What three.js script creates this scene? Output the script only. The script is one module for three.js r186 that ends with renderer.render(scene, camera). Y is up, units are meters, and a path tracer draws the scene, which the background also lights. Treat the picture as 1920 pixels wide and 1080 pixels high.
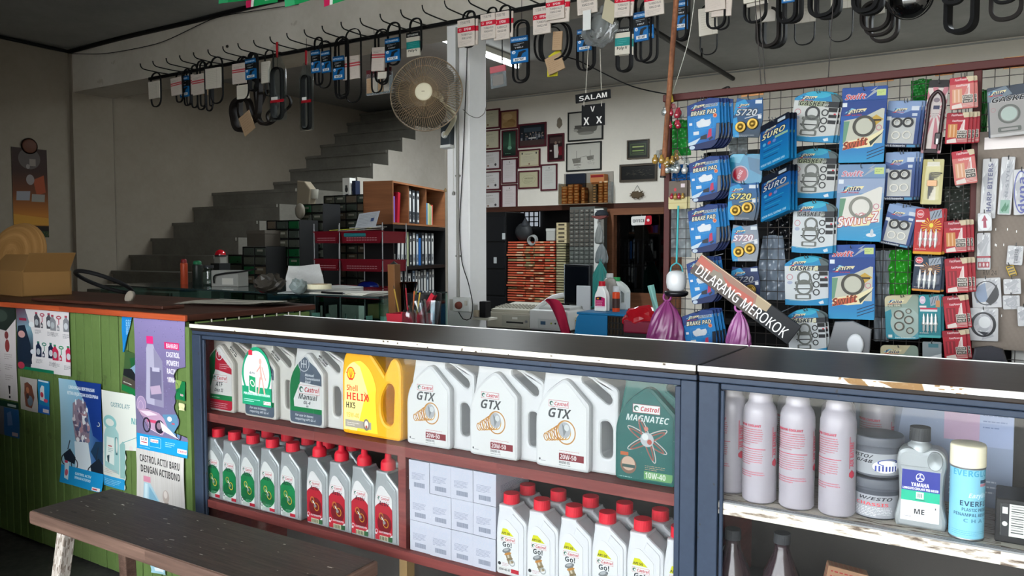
import * as THREE from 'three';
import { RoundedBoxGeometry } from 'three/addons/geometries/RoundedBoxGeometry.js';
import { mergeGeometries } from 'three/addons/utils/BufferGeometryUtils.js';
import { RectAreaLightUniformsLib } from 'three/addons/lights/RectAreaLightUniformsLib.js';

// ---------------------------------------------------------------- camera, sky, exposure, lamps
const scene = new THREE.Scene();
const EYE = new THREE.Vector3(0, 1.2, 0), FOCAL = 1483;
const camera = new THREE.PerspectiveCamera(2 * Math.atan(540 / FOCAL) * 180 / Math.PI, 16 / 9, 0.05, 60);
camera.position.copy(EYE);
camera.rotation.set(-2.97 * Math.PI / 180, 32.2 * Math.PI / 180, 0, 'YXZ');
camera.updateMatrixWorld(true);
scene.add(camera);
const renderer = new THREE.WebGLRenderer({ antialias: true });
renderer.toneMapping = THREE.LinearToneMapping;
renderer.toneMappingExposure = 1.0;
renderer.shadowMap.enabled = true;
scene.background = new THREE.Color(0.92, 0.965, 1.0);      // bright overcast sky outside the open shop front
scene.backgroundIntensity = 12.5;
const TUBE_POWER = 320;
RectAreaLightUniformsLib.init();

// ---------------------------------------------------------------- helpers
function rng(s) { return () => { s |= 0; s = s + 0x6D2B79F5 | 0; let t = Math.imul(s ^ s >>> 15, 1 | s); t = t + Math.imul(t ^ t >>> 7, 61 | t) ^ t; return ((t ^ t >>> 14) >>> 0) / 4294967296; }; }
const R = rng(7);
const rad = (d) => d * Math.PI / 180;
function rayTo(px, py) { return new THREE.Vector3((px - 960) / FOCAL, -(py - 540) / FOCAL, -1).applyQuaternion(camera.quaternion); }
function P(px, py, z) { const r = rayTo(px, py); return r.multiplyScalar(z / r.z).add(EYE); }
function PX(px, py, x) { const r = rayTo(px, py); return r.multiplyScalar(x / r.x).add(EYE); }
function PY(px, py, y) { const r = rayTo(px, py); return r.multiplyScalar((y - EYE.y) / r.y).add(EYE); }
// the rectangle that four points of the vertical plane z span: centre, width, height, turn in the plane
function quad(a, b, c, d, z) {
  const [p, q, r, s] = [a, b, c, d].map((k) => P(k[0], k[1], z));
  const right = q.clone().sub(p).add(r.clone().sub(s)).multiplyScalar(.5), down = p.clone().sub(s).add(q.clone().sub(r)).multiplyScalar(.5);
  return { c: p.clone().add(q).add(r).add(s).multiplyScalar(.25), w: right.length(), h: down.length(), a: Math.atan2(right.y, right.x) };
}
const qbox = (x0, y0, x1, y1, z, tilt = 0) => { // upright card between two pixel columns; dy follows the plane
  const a = P(x0, y0, z), d = P(x0, y1, z), b = P(x1, y0, z); const w = b.x - a.x;
  return { c: new THREE.Vector3(a.x + w / 2, (a.y + d.y) / 2, z), w, h: a.y - d.y, a: tilt };
};
const used = {};
const numbered = (n) => { used[n] = (used[n] ?? -1) + 1; return used[n] ? n + '_' + String(used[n]).padStart(3, '0') : n; };
function norm(g) { g = g.index ? g.toNonIndexed() : g; for (const k of Object.keys(g.attributes)) if (!['position', 'normal', 'uv'].includes(k)) g.deleteAttribute(k); if (!g.attributes.uv) g.setAttribute('uv', new THREE.BufferAttribute(new Float32Array(g.attributes.position.count * 2), 2)); return g; }
const join = (list) => list.length === 1 ? list[0] : mergeGeometries(list.map(norm));
function mesh(name, geo, mat, parent) {
  const m = new THREE.Mesh(Array.isArray(geo) ? join(geo) : geo, mat); m.name = name; m.castShadow = m.receiveShadow = true;
  if (parent) parent.add(m); return m;
}
function tag(o, label, category, group) { o.userData.label = label; o.userData.category = category; if (group) o.userData.group = group; return o; }
function thing(name, label, category, pos = [0, 0, 0], turn = 0, group) {
  const g = new THREE.Group(); g.name = numbered(name); scene.add(g);
  if (pos.isVector3) g.position.copy(pos); else g.position.set(...pos);
  g.rotation.y = turn; return tag(g, label, category, group);
}
function copy(src, name, label, pos, turn = 0) {
  const g = src.clone(); g.name = numbered(name); scene.add(g); g.userData = { ...src.userData, label };
  if (pos.isVector3) g.position.copy(pos); else g.position.set(...pos); g.rotation.set(0, turn, 0); return g;
}
function struct(name, geo, mat, parent) { const m = mesh(parent ? name : numbered(name), geo, mat, parent ?? scene); if (!parent) m.userData.kind = 'structure'; return m; }
const bx = (w, h, d, x = 0, y = 0, z = 0) => new THREE.BoxGeometry(w, h, d).translate(x, y, z);
const bb = (x0, x1, y0, y1, z0, z1) => bx(x1 - x0, y1 - y0, z1 - z0, (x0 + x1) / 2, (y0 + y1) / 2, (z0 + z1) / 2);
const rb = (w, h, d, r = .004, x = 0, y = 0, z = 0, s = 2) => new RoundedBoxGeometry(w, h, d, s, Math.min(r, w / 2.01, h / 2.01, d / 2.01)).translate(x, y, z);
const cyl = (r0, r1, h, n = 20, x = 0, y = 0, z = 0) => new THREE.CylinderGeometry(r0, r1, h, n).translate(x, y, z);
const lathe = (pts, n = 28) => new THREE.LatheGeometry(pts.map((p) => new THREE.Vector2(p[0], p[1])), n);
const V = (x, y, z) => new THREE.Vector3(x, y, z);
function tube(pts, r, n = 24, k = 6, closed = false) { return new THREE.TubeGeometry(new THREE.CatmullRomCurve3(pts.map((p) => p.isVector3 ? p : V(...p)), closed, 'catmullrom', .4), n, r, k, closed); }
function rod(a, b, r, k = 8) { const d = b.clone().sub(a); const g = new THREE.CylinderGeometry(r, r, d.length(), k); g.applyQuaternion(new THREE.Quaternion().setFromUnitVectors(V(0, 1, 0), d.clone().normalize())); return g.translate((a.x + b.x) / 2, (a.y + b.y) / 2, (a.z + b.z) / 2); }
// world-scale uv from the dominant face direction (metres)
function uvm(g, s = 1) {
  g = norm(g); const p = g.attributes.position, n = g.attributes.normal, u = g.attributes.uv;
  for (let i = 0; i < p.count; i++) {
    const ax = Math.abs(n.getX(i)), ay = Math.abs(n.getY(i)), az = Math.abs(n.getZ(i));
    if (ay >= ax && ay >= az) u.setXY(i, p.getX(i) * s, p.getZ(i) * s); else if (ax >= az) u.setXY(i, p.getZ(i) * s, p.getY(i) * s); else u.setXY(i, p.getX(i) * s, p.getY(i) * s);
  }
  return g;
}
// uv 0..1 over the box (x0,y0)-(x1,y1)
function uvbox(g, x0, y0, x1, y1) { const p = g.attributes.position, u = g.attributes.uv; for (let i = 0; i < p.count; i++) u.setXY(i, (p.getX(i) - x0) / (x1 - x0), (p.getY(i) - y0) / (y1 - y0)); return g; }
function shape(pts, holes = []) { const s = new THREE.Shape(); path(s, pts); for (const h of holes) { const q = new THREE.Path(); path(q, h); s.holes.push(q); } return s; }
// a path from [x,y] lines, [cx,cy,x,y] quadratic and [a,b,c,d,x,y] cubic pieces
function path(s, pts) { pts.forEach((p, i) => { if (!i) s.moveTo(p[0], p[1]); else if (p.length === 2) s.lineTo(p[0], p[1]); else if (p.length === 4) s.quadraticCurveTo(...p); else s.bezierCurveTo(...p); }); s.closePath(); }
function rrect(w, h, r, x = 0, y = 0) { const a = x - w / 2, b = x + w / 2, c = y - h / 2, d = y + h / 2; return [[a + r, c], [b - r, c], [b, c, b, c + r], [b, d - r], [b, d, b - r, d], [a + r, d], [a, d, a, d - r], [a, c + r], [a, c, a + r, c]]; }
const circ = (r, x = 0, y = 0, n = 24) => Array.from({ length: n }, (_, i) => [x + r * Math.cos(i / n * 6.2832), y + r * Math.sin(i / n * 6.2832)]);
function ext(s, depth, bevel = 0, seg = 8) { return new THREE.ExtrudeGeometry(s, { depth: Math.max(depth - 2 * bevel, .0001), bevelEnabled: bevel > 0, bevelSize: bevel, bevelThickness: bevel, bevelOffset: -bevel, bevelSegments: 2, curveSegments: seg }).translate(0, 0, bevel); }
const ring = (ro, ri, d, n = 28) => ext(shape(circ(ro, 0, 0, n), [circ(ri, 0, 0, n)]), d);
// ---- materials
const mat = (color, rough = .6, o = {}) => new THREE.MeshPhysicalMaterial({ color, roughness: rough, specularIntensity: .55, ...o });
const tmat = (map, rough = .55, o = {}) => new THREE.MeshPhysicalMaterial({ map, roughness: rough, specularIntensity: .45, ...o });
const glassMat = (color = 0xffffff, o = {}) => new THREE.MeshPhysicalMaterial({ color, transmission: 1, roughness: 0.02, thickness: 0, ior: 1.5, ...o });
// ---- drawn textures
const PAGE = 2048, pages = [];
function C(w, h, fn) { // draws a label and packs it into a shared page
  const cv = document.createElement('canvas'); cv.width = w; cv.height = h; fn(cv.getContext('2d'), w, h);
  let p = pages.at(-1);
  const fits = () => { if (!p) return false; if (p.x + w + 8 > PAGE) { p.x = 4; p.y += p.row + 8; p.row = 0; } return p.y + h + 8 <= PAGE; };
  if (!fits()) { const c = document.createElement('canvas'); c.width = c.height = PAGE; const t = new THREE.CanvasTexture(c); t.colorSpace = THREE.SRGBColorSpace; t.anisotropy = 8; p = { x: 4, y: 4, row: 0, c: c.getContext('2d'), t }; pages.push(p); }
  p.c.drawImage(cv, p.x - 3, p.y - 3, w + 6, h + 6); p.c.drawImage(cv, p.x, p.y);
  const t = p.t.clone(); t.repeat.set(w / PAGE, h / PAGE); t.offset.set(p.x / PAGE, 1 - (p.y + h) / PAGE);
  p.x += w + 8; p.row = Math.max(p.row, h); return t;
}
const rect = (c, f, x, y, w, h) => { c.fillStyle = f; c.fillRect(x, y, w, h); };
const disc = (c, f, x, y, r, ry = r) => { c.fillStyle = f; c.beginPath(); c.ellipse(x, y, r, ry, 0, 0, 7); c.fill(); };
const hoop = (c, f, x, y, r, lw, ry = r, a = 0) => { c.strokeStyle = f; c.lineWidth = lw; c.beginPath(); c.ellipse(x, y, r, ry, a, 0, 7); c.stroke(); };
const poly = (c, f, ...p) => { c.fillStyle = f; c.beginPath(); for (let i = 0; i < p.length; i += 2) i ? c.lineTo(p[i], p[i + 1]) : c.moveTo(p[i], p[i + 1]); c.closePath(); c.fill(); };
const line = (c, f, lw, ...p) => { c.strokeStyle = f; c.lineWidth = lw; c.beginPath(); for (let i = 0; i < p.length; i += 2) i ? c.lineTo(p[i], p[i + 1]) : c.moveTo(p[i], p[i + 1]); c.stroke(); };
function T(c, s, x, y, size, color, o = {}) { // text on its baseline, fitted to a width o.w
  c.save(); c.font = (o.it ? 'italic ' : '') + (o.wt ?? 'bold') + ' ' + size + 'px ' + (o.f ?? 'sans-serif'); c.fillStyle = color; c.textAlign = o.al ?? 'left'; c.textBaseline = 'alphabetic';
  c.translate(x, y); if (o.rot) c.rotate(o.rot); if (o.sk) c.transform(1, 0, o.sk, 1, 0, 0); if (o.w) c.scale(o.w / Math.max(1, c.measureText(s).width), 1);
  if (o.st) { c.strokeStyle = o.st; c.lineWidth = o.lw ?? 4; c.lineJoin = 'round'; c.strokeText(s, 0, 0); } c.fillText(s, 0, 0); c.restore();
}
function small(c, x, y, w, n, dy, color, h = 2, seed = 3) { const r = rng(seed); for (let i = 0; i < n; i++) { let q = x; const e = x + w * (i === n - 1 ? .6 : .85 + r() * .15); while (q < e) { const l = 4 + r() * 12; rect(c, color, q, y + i * dy, Math.min(l, e - q), h); q += l + 2.5; } } }
const grad = (c, x0, y0, x1, y1, ...s) => { const g = c.createLinearGradient(x0, y0, x1, y1); s.forEach((k, i) => g.addColorStop(i / (s.length - 1), k)); return g; };
// value noise, tileable
function noiseField(n, oct, seed, base = 4) {
  const out = new Float32Array(n * n); let amp = 1, tot = 0;
  for (let o = 0; o < oct; o++) {
    const k = base << o; if (k > n) break; const r = rng(seed + o * 17), g = Float32Array.from({ length: k * k }, () => r());
    for (let y = 0; y < n; y++) for (let x = 0; x < n; x++) {
      const fx = x / n * k, fy = y / n * k, ix = fx | 0, iy = fy | 0; let tx = fx - ix, ty = fy - iy; tx = tx * tx * (3 - 2 * tx); ty = ty * ty * (3 - 2 * ty);
      const a = g[iy * k + ix], b = g[iy * k + (ix + 1) % k], cc = g[((iy + 1) % k) * k + ix], d = g[((iy + 1) % k) * k + (ix + 1) % k];
      out[y * n + x] += amp * (a + (b - a) * tx + (cc - a) * ty + (a - b - cc + d) * tx * ty);
    }
    tot += amp; amp *= .55;
  }
  for (let i = 0; i < out.length; i++) out[i] /= tot; return out;
}
function noiseTex(n, fn, srgb = true, rep = 1) { // fn(i, x, y) -> [r,g,b] 0..255
  const d = new Uint8Array(n * n * 4); for (let y = 0; y < n; y++) for (let x = 0; x < n; x++) { const i = y * n + x, v = fn(i, x / n, y / n); d[i * 4] = v[0]; d[i * 4 + 1] = v[1]; d[i * 4 + 2] = v[2]; d[i * 4 + 3] = 255; }
  const t = new THREE.DataTexture(d, n, n, THREE.RGBAFormat); t.magFilter = THREE.LinearFilter; t.minFilter = THREE.LinearFilter; t.wrapS = t.wrapT = THREE.RepeatWrapping; t.repeat.set(rep, rep); if (srgb) t.colorSpace = THREE.SRGBColorSpace; t.needsUpdate = true; return t;
}
const mix = (a, b, t) => a.map((v, i) => v + (b[i] - v) * t);
// ---------------------------------------------------------------- surface materials
const nA = noiseField(512, 7, 11), nB = noiseField(512, 5, 29, 16), nC = noiseField(512, 4, 51, 64);
const texBump = noiseTex(512, (i) => { const v = 255 * (nA[i] * .35 + nB[i] * .3 + nC[i] * .35); return [v, v, v]; }, false, .7);
const texPlaster = noiseTex(512, (i) => { const t = (nA[i] - .5) * 1.2 + (nC[i] - .5) * .35; const v = mix([198, 191, 178], [224, 218, 208], .5 + t); return nB[i] * nA[i] > .52 ? mix(v, [150, 140, 124], .25) : v; }, true, .45);
const texDull = noiseTex(512, (i) => { const t = (nA[i] - .5) * 1.4 + (nC[i] - .5) * .3; return mix([156, 157, 155], [188, 189, 187], .5 + t); }, true, .4);
const texConcrete = noiseTex(512, (i) => { const t = (nA[i] - .5) * 1.6 + (nC[i] - .5) * .7; return mix([60, 62, 60], [92, 92, 88], .5 + t); }, true, .9);
const texWhitewash = noiseTex(512, (i) => { const t = (nA[i] - .5) * .8 + (nC[i] - .5) * .3; return mix([236, 236, 235], [250, 250, 250], .5 + t); }, true, .6);
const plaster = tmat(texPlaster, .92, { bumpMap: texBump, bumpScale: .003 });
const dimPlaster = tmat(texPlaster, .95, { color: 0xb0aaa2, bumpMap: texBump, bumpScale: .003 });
const ceilMat = tmat(texDull, .95, { bumpMap: texBump, bumpScale: .002 });
const concrete = tmat(texConcrete, .85, { bumpMap: texBump, bumpScale: .003 });
const stairMat = tmat(noiseTex(512, (i) => { const t = (nA[i] - .5) * 1.3 + (nC[i] - .5) * .4; return mix([96, 93, 85], [124, 121, 112], .5 + t); }, true, .8), .9, { bumpMap: texBump, bumpScale: .002 });
// wood: grain along u
function woodTex(dark, light, seed, n = 512, streak = 1) {
  const a = noiseField(n, 6, seed, 4), b = noiseField(n, 5, seed + 5, 8);
  return noiseTex(n, (i, x, y) => { const yy = Math.floor(((y * 6) % 1) * n), xx = Math.floor(((x * .5) % 1) * n); const g = a[yy * n + xx], f = b[(Math.floor(((y * 24) % 1) * n)) * n + Math.floor(x * .9 * n) % n]; return mix(dark, light, Math.max(0, Math.min(1, .5 + (g - .5) * 1.5 * streak + (f - .5) * .8 * streak))); });
}
const topMat = new THREE.MeshPhysicalMaterial({ map: woodTex([30, 24, 21], [46, 38, 33], 3), roughness: .36, specularIntensity: .4, bumpMap: texBump, bumpScale: .0006 });
const shelfMat = tmat(woodTex([92, 42, 40], [122, 62, 58], 8), .6);
const brownBoard = tmat(woodTex([118, 74, 46], [146, 96, 62], 14), .6);
const darkWood = tmat(woodTex([58, 34, 26], [88, 52, 40], 19), .45);
const doorWood = tmat(woodTex([104, 66, 46], [134, 88, 62], 21), .6);
const greenPaint = tmat(noiseTex(512, (i) => { const t = (nA[i] - .5) * 1.1 + (nC[i] - .5) * .35; let v = mix([84, 108, 56], [106, 130, 74], .5 + t); if (nB[i] > .8) v = mix(v, [66, 78, 46], .4); return v; }, true, 1.2), .6, { bumpMap: texBump, bumpScale: .0008 });
const greyPaint = tmat(noiseTex(512, (i) => { const t = (nA[i] - .5) * .8 + (nC[i] - .5) * .4; let v = mix([38, 48, 64], [52, 63, 80], .5 + t); if (nB[i] + nC[i] * .35 > 1.0) v = mix(v, [44, 40, 38], .75); return v; }, true, 1.7), .45);
const orangeEdge = tmat(woodTex([150, 62, 34], [190, 88, 50], 33), .5);
const black = mat(0x121214, .5), rubber = mat(0x0d0d0f, .75), blackGloss = mat(0x0c0c0e, .18), darkGrey = mat(0x2b2d30, .6);
const white = mat(0xe9ebe8, .4), offWhite = mat(0xd8d5c8, .5), paperMat = mat(0xdedcd2, .85), steel = mat(0x8a8c8e, .4, { metalness: .8 }), wireMat = mat(0x3c3836, .5, { metalness: .5 }), rust = tmat(woodTex([84, 50, 34], [140, 92, 62], 41), .7);
const maroon = mat(0x431a17, .6), pane = glassMat(0xffffff), clearBag = new THREE.MeshPhysicalMaterial({ color: 0xdfe6ea, transmission: .85, roughness: .25, thickness: 0 });
const redCap = mat(0xb81228, .5), brass = mat(0x8f7434, .38, { metalness: .7 });

// ---------------------------------------------------------------- setting
const XL = -7.25, ZB = -8.03, YC = 2.98, XR = 2.4;
struct('floor', uvm(bb(XL - .2, XR + .2, -.2, 0, -10.2, 3.2)), concrete);
struct('ground', uvm(bb(-14, 14, -.3, -.02, 3.2, 18)), mat(0x9a978f, .95));
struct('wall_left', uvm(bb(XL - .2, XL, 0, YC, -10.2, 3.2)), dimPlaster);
struct('wall_right', uvm(bb(XR, XR + .2, 0, YC, -10.2, 3.2)), plaster);
struct('ceiling', [uvm(bb(XL - .2, XR + .2, YC, YC + .2, -10.2, 3.2))], ceilMat);
// unseen front wall and lintel, shaped to keep daylight off the left side
struct('wall_front', [uvm(bb(XL - .2, -2.75, 0, YC, .1, .25)), uvm(bb(-2.75, XR, 2.72, YC, 3.05, 3.2))], plaster);
{ // invented cupboard out of view, added to shade the left end of the boards
  const t = thing('added_shade_cupboard', 'low dark steel cupboard in front of the far left boards', 'cupboard', [-3.5, 0, -.8]); mesh('carcass', rb(1.8, .74, .5, .01, 0, .4, 0), mat(0x24282c, .6), t); for (const x of [-.45, .45]) { const d = mesh('door', rb(.86, .72, .02, .005, x, .4, .26), mat(0x2a2f34, .5), t); mesh('handle', rb(.02, .1, .02, .005, x * .2, .46, .28), steel, d); }
}
// rear wall with the store-room opening and the office door
struct('wall_back', [uvm(bb(XL, XR, 1.66, YC, ZB - .15, ZB)), uvm(bb(XL, -5.6, 0, 1.66, ZB - .15, ZB)), uvm(bb(-2.95, XR, 0, 1.66, ZB - .15, ZB)), uvm(bb(-3.97, -3.85, 0, 1.66, ZB - .15, ZB))], tmat(texWhitewash, .92, { color: 0xf2ece0, bumpMap: texBump, bumpScale: .003 }));
struct('wall_store', uvm(bb(XL, XR, 0, YC, -10.2, -10.0)), mat(0x4a4846, .9));
struct('trim_1', uvm(bb(-5.6, -2.9, 1.62, 1.68, ZB - .02, ZB + .03)), darkWood);
struct('trim_2', uvm(bb(-7.25, XR, 2.955, 2.967, ZB, ZB + .012)), ceilMat);
struct('trim_3', bb(XL, XL + .012, 0, 2.6, -4.395, -4.375), mat(0x4a463e, .9));
// beam and column
struct('beam', uvm(bb(XL, XR, 2.595, YC, -4.37, -4.0)), plaster);
{
  const a = P(838, 300, -4.02), b = P(880, 300, -4.02);
  struct('column', uvm(rb(b.x - a.x, 2.6, .19, .008, (a.x + b.x) / 2, 1.3, -4.115)), tmat(texWhitewash, .6));
}
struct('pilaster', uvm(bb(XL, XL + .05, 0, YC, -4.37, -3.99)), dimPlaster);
// concrete stairs along the left wall: a lower flight, a landing, an upper flight
{
  const g = new THREE.Group(); g.name = 'staircase'; g.userData.kind = 'structure'; scene.add(g);
  const x1 = -5.97, steps = [];
  for (let i = 0; i < 6; i++) steps.push([.977 - .163 * (5 - i), -4.33 + .235 * (5 - i)]);
  [[1.123, -4.54], [1.286, -4.775], [1.445, -5.017], [1.613, -5.26], [1.777, -5.5], [1.948, -6.335], [2.115, -6.58], [2.29, -6.835], [2.455, -7.08], [2.62, -7.32], [2.785, -7.55], [2.94, -7.79]].forEach((s) => steps.push(s));
  steps.forEach(([y, z], i) => { const y0 = i ? steps[i - 1][0] - .1 : 0; mesh('step', [uvm(bb(XL, x1, y0, y - .03, ZB, z)), uvm(bb(XL, x1, y - .03, y, ZB, z + .018))], stairMat, g); });
  const prof = [[steps[0][1], 0]]; steps.forEach(([y, z], i) => { prof.push([z, i ? steps[i - 1][0] : 0]); prof.push([z, y]); }); prof.push([ZB, 2.94]); prof.push([ZB, 0]);
  const s = ext(shape(prof.map(([z, y]) => [-z, y])), .02); s.rotateY(Math.PI / 2); // x -> -z
  mesh('stringer', uvm(s.translate(x1, 0, 0)), stairMat, g);
  const up = steps.slice(11), pf = [[-6.33, 0]]; pf.push([-6.33, up[0][0]]); up.forEach(([y, z], i) => { if (i) pf.push([z, up[i - 1][0]]); pf.push([z, y]); }); pf.push([ZB, 2.94]); pf.push([ZB, 0]); const s2 = ext(shape(pf.map(([z, y]) => [-z, y])), .006); s2.rotateY(Math.PI / 2); mesh('stringer_plaster', uvm(s2.translate(x1 + .02, 0, 0)), plaster, g);
}
// office door frame and the dark glazed leaf
{
  const xa = P(1136, 500, -7.98).x, xb = P(1152, 500, -7.98).x, xc = P(1258, 500, -7.98).x;
  const d = new THREE.Group(); d.name = 'door_1'; d.userData.kind = 'structure'; scene.add(d);
  mesh('door_frame', [uvm(bb(xa - .02, xb, 0, 1.62, -8.1, -7.95)), uvm(bb(xc, xc + .1, 0, 1.62, -8.1, -7.95)), uvm(bb(xb, xc, 1.55, 1.62, -8.1, -7.95)), uvm(bb(xb, xc, 0, .7, -8.06, -8.0))], doorWood, d);
  mesh('door_pane', bb(xb, xc, .7, 1.55, -8.05, -8.04), glassMat(0x9ca0a6), d);
}
// store-room grille window seen above the box stack
{
  const w = new THREE.Group(); w.name = 'window_1'; w.userData.kind = 'structure'; scene.add(w);
  const a = P(968, 398, -9.98), b = P(1012, 425, -9.98); const n = 5;
  mesh('window_pane', bb(a.x, b.x, b.y, a.y, -9.99, -9.97), new THREE.MeshStandardMaterial({ color: 0x222222, emissive: 0xcfd8e4, emissiveIntensity: .55 }), w);
  const bars = []; for (let i = 0; i <= n; i++) bars.push(bx(.012, a.y - b.y, .02, a.x + (b.x - a.x) * i / n, (a.y + b.y) / 2, -9.95)); for (let i = 0; i <= 3; i++) bars.push(bx(b.x - a.x, .014, .02, (a.x + b.x) / 2, b.y + (a.y - b.y) * i / 3, -9.95));
  bars.forEach((q) => mesh('window_bar', q, black, w));
}
// fluorescent battens under the ceiling of the back room
function batten(x, z0, z1, y, label) {
  const t = thing('fluorescent_lamp', label, 'lamp', [x, y, (z0 + z1) / 2]); const L = Math.abs(z1 - z0);
  mesh('housing', rb(.06, .05, L + .06, .006, 0, .055, 0), offWhite, t);
  mesh('lamp_tube', new THREE.CylinderGeometry(.014, .014, L, 14).rotateX(Math.PI / 2), new THREE.MeshStandardMaterial({ color: 0xffffff, emissive: 0xf2fbff, emissiveIntensity: 9 }), t);
  for (const s of [-1, 1]) mesh('lamp_holder', rb(.034, .05, .02, .004, 0, .012, s * (L / 2 + .01)), white, t);
  const l = new THREE.RectAreaLight(0xf2fbff, TUBE_POWER, .05, L); l.position.set(x, y - .018, (z0 + z1) / 2); l.rotation.x = -Math.PI / 2; l.castShadow = true; scene.add(l);
}
// ---------------------------------------------------------------- product labels (flat print)
function castrolMark(c, x, y, w, s = 1) { // small oval roundel and red script on a white tab
  const h = w * .23; rect(c, '#f4f4f2', x, y - h, w, h * 1.25); c.strokeStyle = '#c23a44'; c.lineWidth = 1.2; c.strokeRect(x, y - h, w, h * 1.25);
  disc(c, '#2c6a58', x + h * .55, y - h * .38, h * .42); disc(c, '#f4f4f2', x + h * .68, y - h * .3, h * .26); T(c, 'Castrol', x + h * 1.15, y - h * .05, h * .95, '#c8202e', { it: 1, w: w - h * 1.35 });
}
const labATF = C(256, 384, (c, w, h) => { rect(c, '#eceae6', 0, 0, w, h); poly(c, '#177d48', 0, 384, 0, 150, 70, 70, 120, 30, 110, 140, 60, 250, 60, 290, 256, 290, 256, 330, 0, 330); rect(c, '#c81e3a', 0, 318, w, 66); poly(c, '#c81e3a', 110, 40, 256, 150, 256, 172, 100, 150); poly(c, '#eceae6', 104, 156, 256, 176, 256, 290, 70, 280, 60, 250);
  rect(c, '#16854b', 0, 292, w, 26); hoop(c, '#fff', 140, 70, 26, 4); T(c, 'Y', 130, 82, 32, '#fff'); small(c, 140, 118, 100, 3, 11, '#f2d0d4', 3); castrolMark(c, 84, 208, 120); T(c, 'ATF', 104, 244, 34, '#30383c', { it: 1 }); T(c, 'Dex II', 92, 274, 26, '#30383c', { it: 1 }); small(c, 40, 336, 170, 4, 11, '#f5d8dc', 3); small(c, 70, 304, 110, 1, 9, '#d8efe2', 4); });
const labMoto = C(320, 384, (c, w, h) => { rect(c, '#e9ebe9', 0, 0, w, h); disc(c, '#14946a', 160, 170, 158, 172); disc(c, '#e3e6e4', 160, 176, 136, 152); rect(c, '#14946a', 0, 262, w, 122); disc(c, '#0f7d5c', 34, 40, 36, 48); for (let i = 0; i < 3; i++) rect(c, '#dff2ea', 14, 22 + i * 14, 42, 6);
  poly(c, '#e8eaec', 76, 300, 76, 60, 120, 60, 124, 110, 160, 150, 160, 310); rect(c, '#c8203a', 78, 22, 42, 34); poly(c, '#15905e', 82, 290, 82, 190, 150, 200, 150, 300); hoop(c, '#e8e6da', 116, 240, 24, 7, 16, .6); T(c, 'Activ', 84, 180, 24, '#222', { it: 1 });
  // a posing pink rubber-glove figure is left as plain limbs of tube shapes
  c.lineCap = 'round'; line(c, '#e2a59a', 20, 204, 120, 212, 200); line(c, '#dc9a90', 15, 200, 200, 180, 300); line(c, '#e2a59a', 15, 220, 200, 246, 300); line(c, '#d89488', 10, 196, 130, 166, 160); line(c, '#d89488', 9, 222, 130, 258, 210); disc(c, '#e4aaa0', 204, 92, 16, 20);
  T(c, 'PERLINDUNGAN BERTERUSAN', 20, 318, 22, '#e8fbf4', { w: 280 }); small(c, 22, 346, 180, 2, 12, '#bfe8da', 4); castrolMark(c, 232, 366, 76); });
const labManual = C(256, 384, (c, w, h) => { rect(c, '#eceeec', 0, 0, w, h); poly(c, '#14804a', 0, 384, 0, 160, 50, 70, 90, 40, 90, 160, 40, 250, 44, 290, 256, 290, 256, 384); rect(c, '#5d6b7c', 0, 312, w, 72); poly(c, '#5d6b7c', 104, 20, 256, 110, 256, 172, 84, 160); rect(c, '#15894e', 0, 290, w, 24); disc(c, '#5d6b7c', 118, 66, 42); hoop(c, '#dfe5ea', 118, 66, 38, 4);
  line(c, '#e6ebef', 5, 100, 46, 100, 88); line(c, '#e6ebef', 5, 118, 46, 118, 88); line(c, '#e6ebef', 5, 136, 46, 136, 88); line(c, '#e6ebef', 5, 100, 67, 136, 67); T(c, 'Manual', 124, 128, 18, '#e6ebef', { it: 1 }); T(c, 'Transmission', 124, 146, 17, '#e6ebef', { it: 1 }); T(c, 'Fluid', 124, 163, 17, '#e6ebef', { it: 1 });
  castrolMark(c, 78, 210, 150); T(c, 'Manual', 72, 248, 38, '#2e363a', { it: 1 }); T(c, 'GL-4', 110, 272, 24, '#2e363a', { it: 1 }); T(c, '80', 132, 287, 15, '#2e363a'); T(c, 'For use in boxes', 48, 338, 17, '#e6ebef', { it: 1 }); T(c, 'requiring API GL-4', 48, 357, 17, '#e6ebef', { it: 1 }); });
const labShell = C(320, 416, (c, w, h) => { rect(c, grad(c, 0, 0, w, h, '#f2d24a', '#f0bf22'), 0, 0, w, h); poly(c, '#f4dd84', 0, 416, 0, 60, 90, 8, 160, 40, 220, 170, 250, 300, 250, 416); poly(c, '#f0c42c', 120, 416, 200, 200, 320, 140, 320, 416);
  for (let i = -3; i <= 3; i++) poly(c, '#d8281c', 82, 104, 82 + i * 13 - 7, 52 + Math.abs(i) * 8, 82 + i * 13 + 7, 52 + Math.abs(i) * 8); disc(c, '#d8281c', 82, 82, 34, 36); disc(c, '#f7c21c', 82, 82, 28, 30); rect(c, '#d8281c', 66, 108, 32, 10); for (let i = -2; i <= 2; i++) line(c, '#d8281c', 2.4, 82, 110, 82 + i * 12, 60);
  T(c, 'Shell', 44, 176, 42, '#cc2a1e'); T(c, 'HELIX', 40, 226, 56, '#d8221c', { w: 190 }); poly(c, '#d8221c', 188, 168, 232, 200, 236, 226, 214, 196); T(c, 'HX5', 36, 272, 46, '#1c1c1c', { w: 84 }); T(c, '15W-40', 38, 322, 36, '#c99a3c', { w: 112 }); small(c, 156, 312, 70, 2, 10, '#dcae48', 3);
  rect(c, '#8e8a80', 30, 336, 220, 40); disc(c, '#6a655c', 210, 352, 26, 32); disc(c, '#c8c4b6', 210, 350, 16, 20); disc(c, '#9a3a2c', 210, 362, 8, 8); small(c, 44, 350, 110, 2, 11, '#c8c4ba', 4); rect(c, '#b4744a', 46, 390, 24, 24); });
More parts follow.
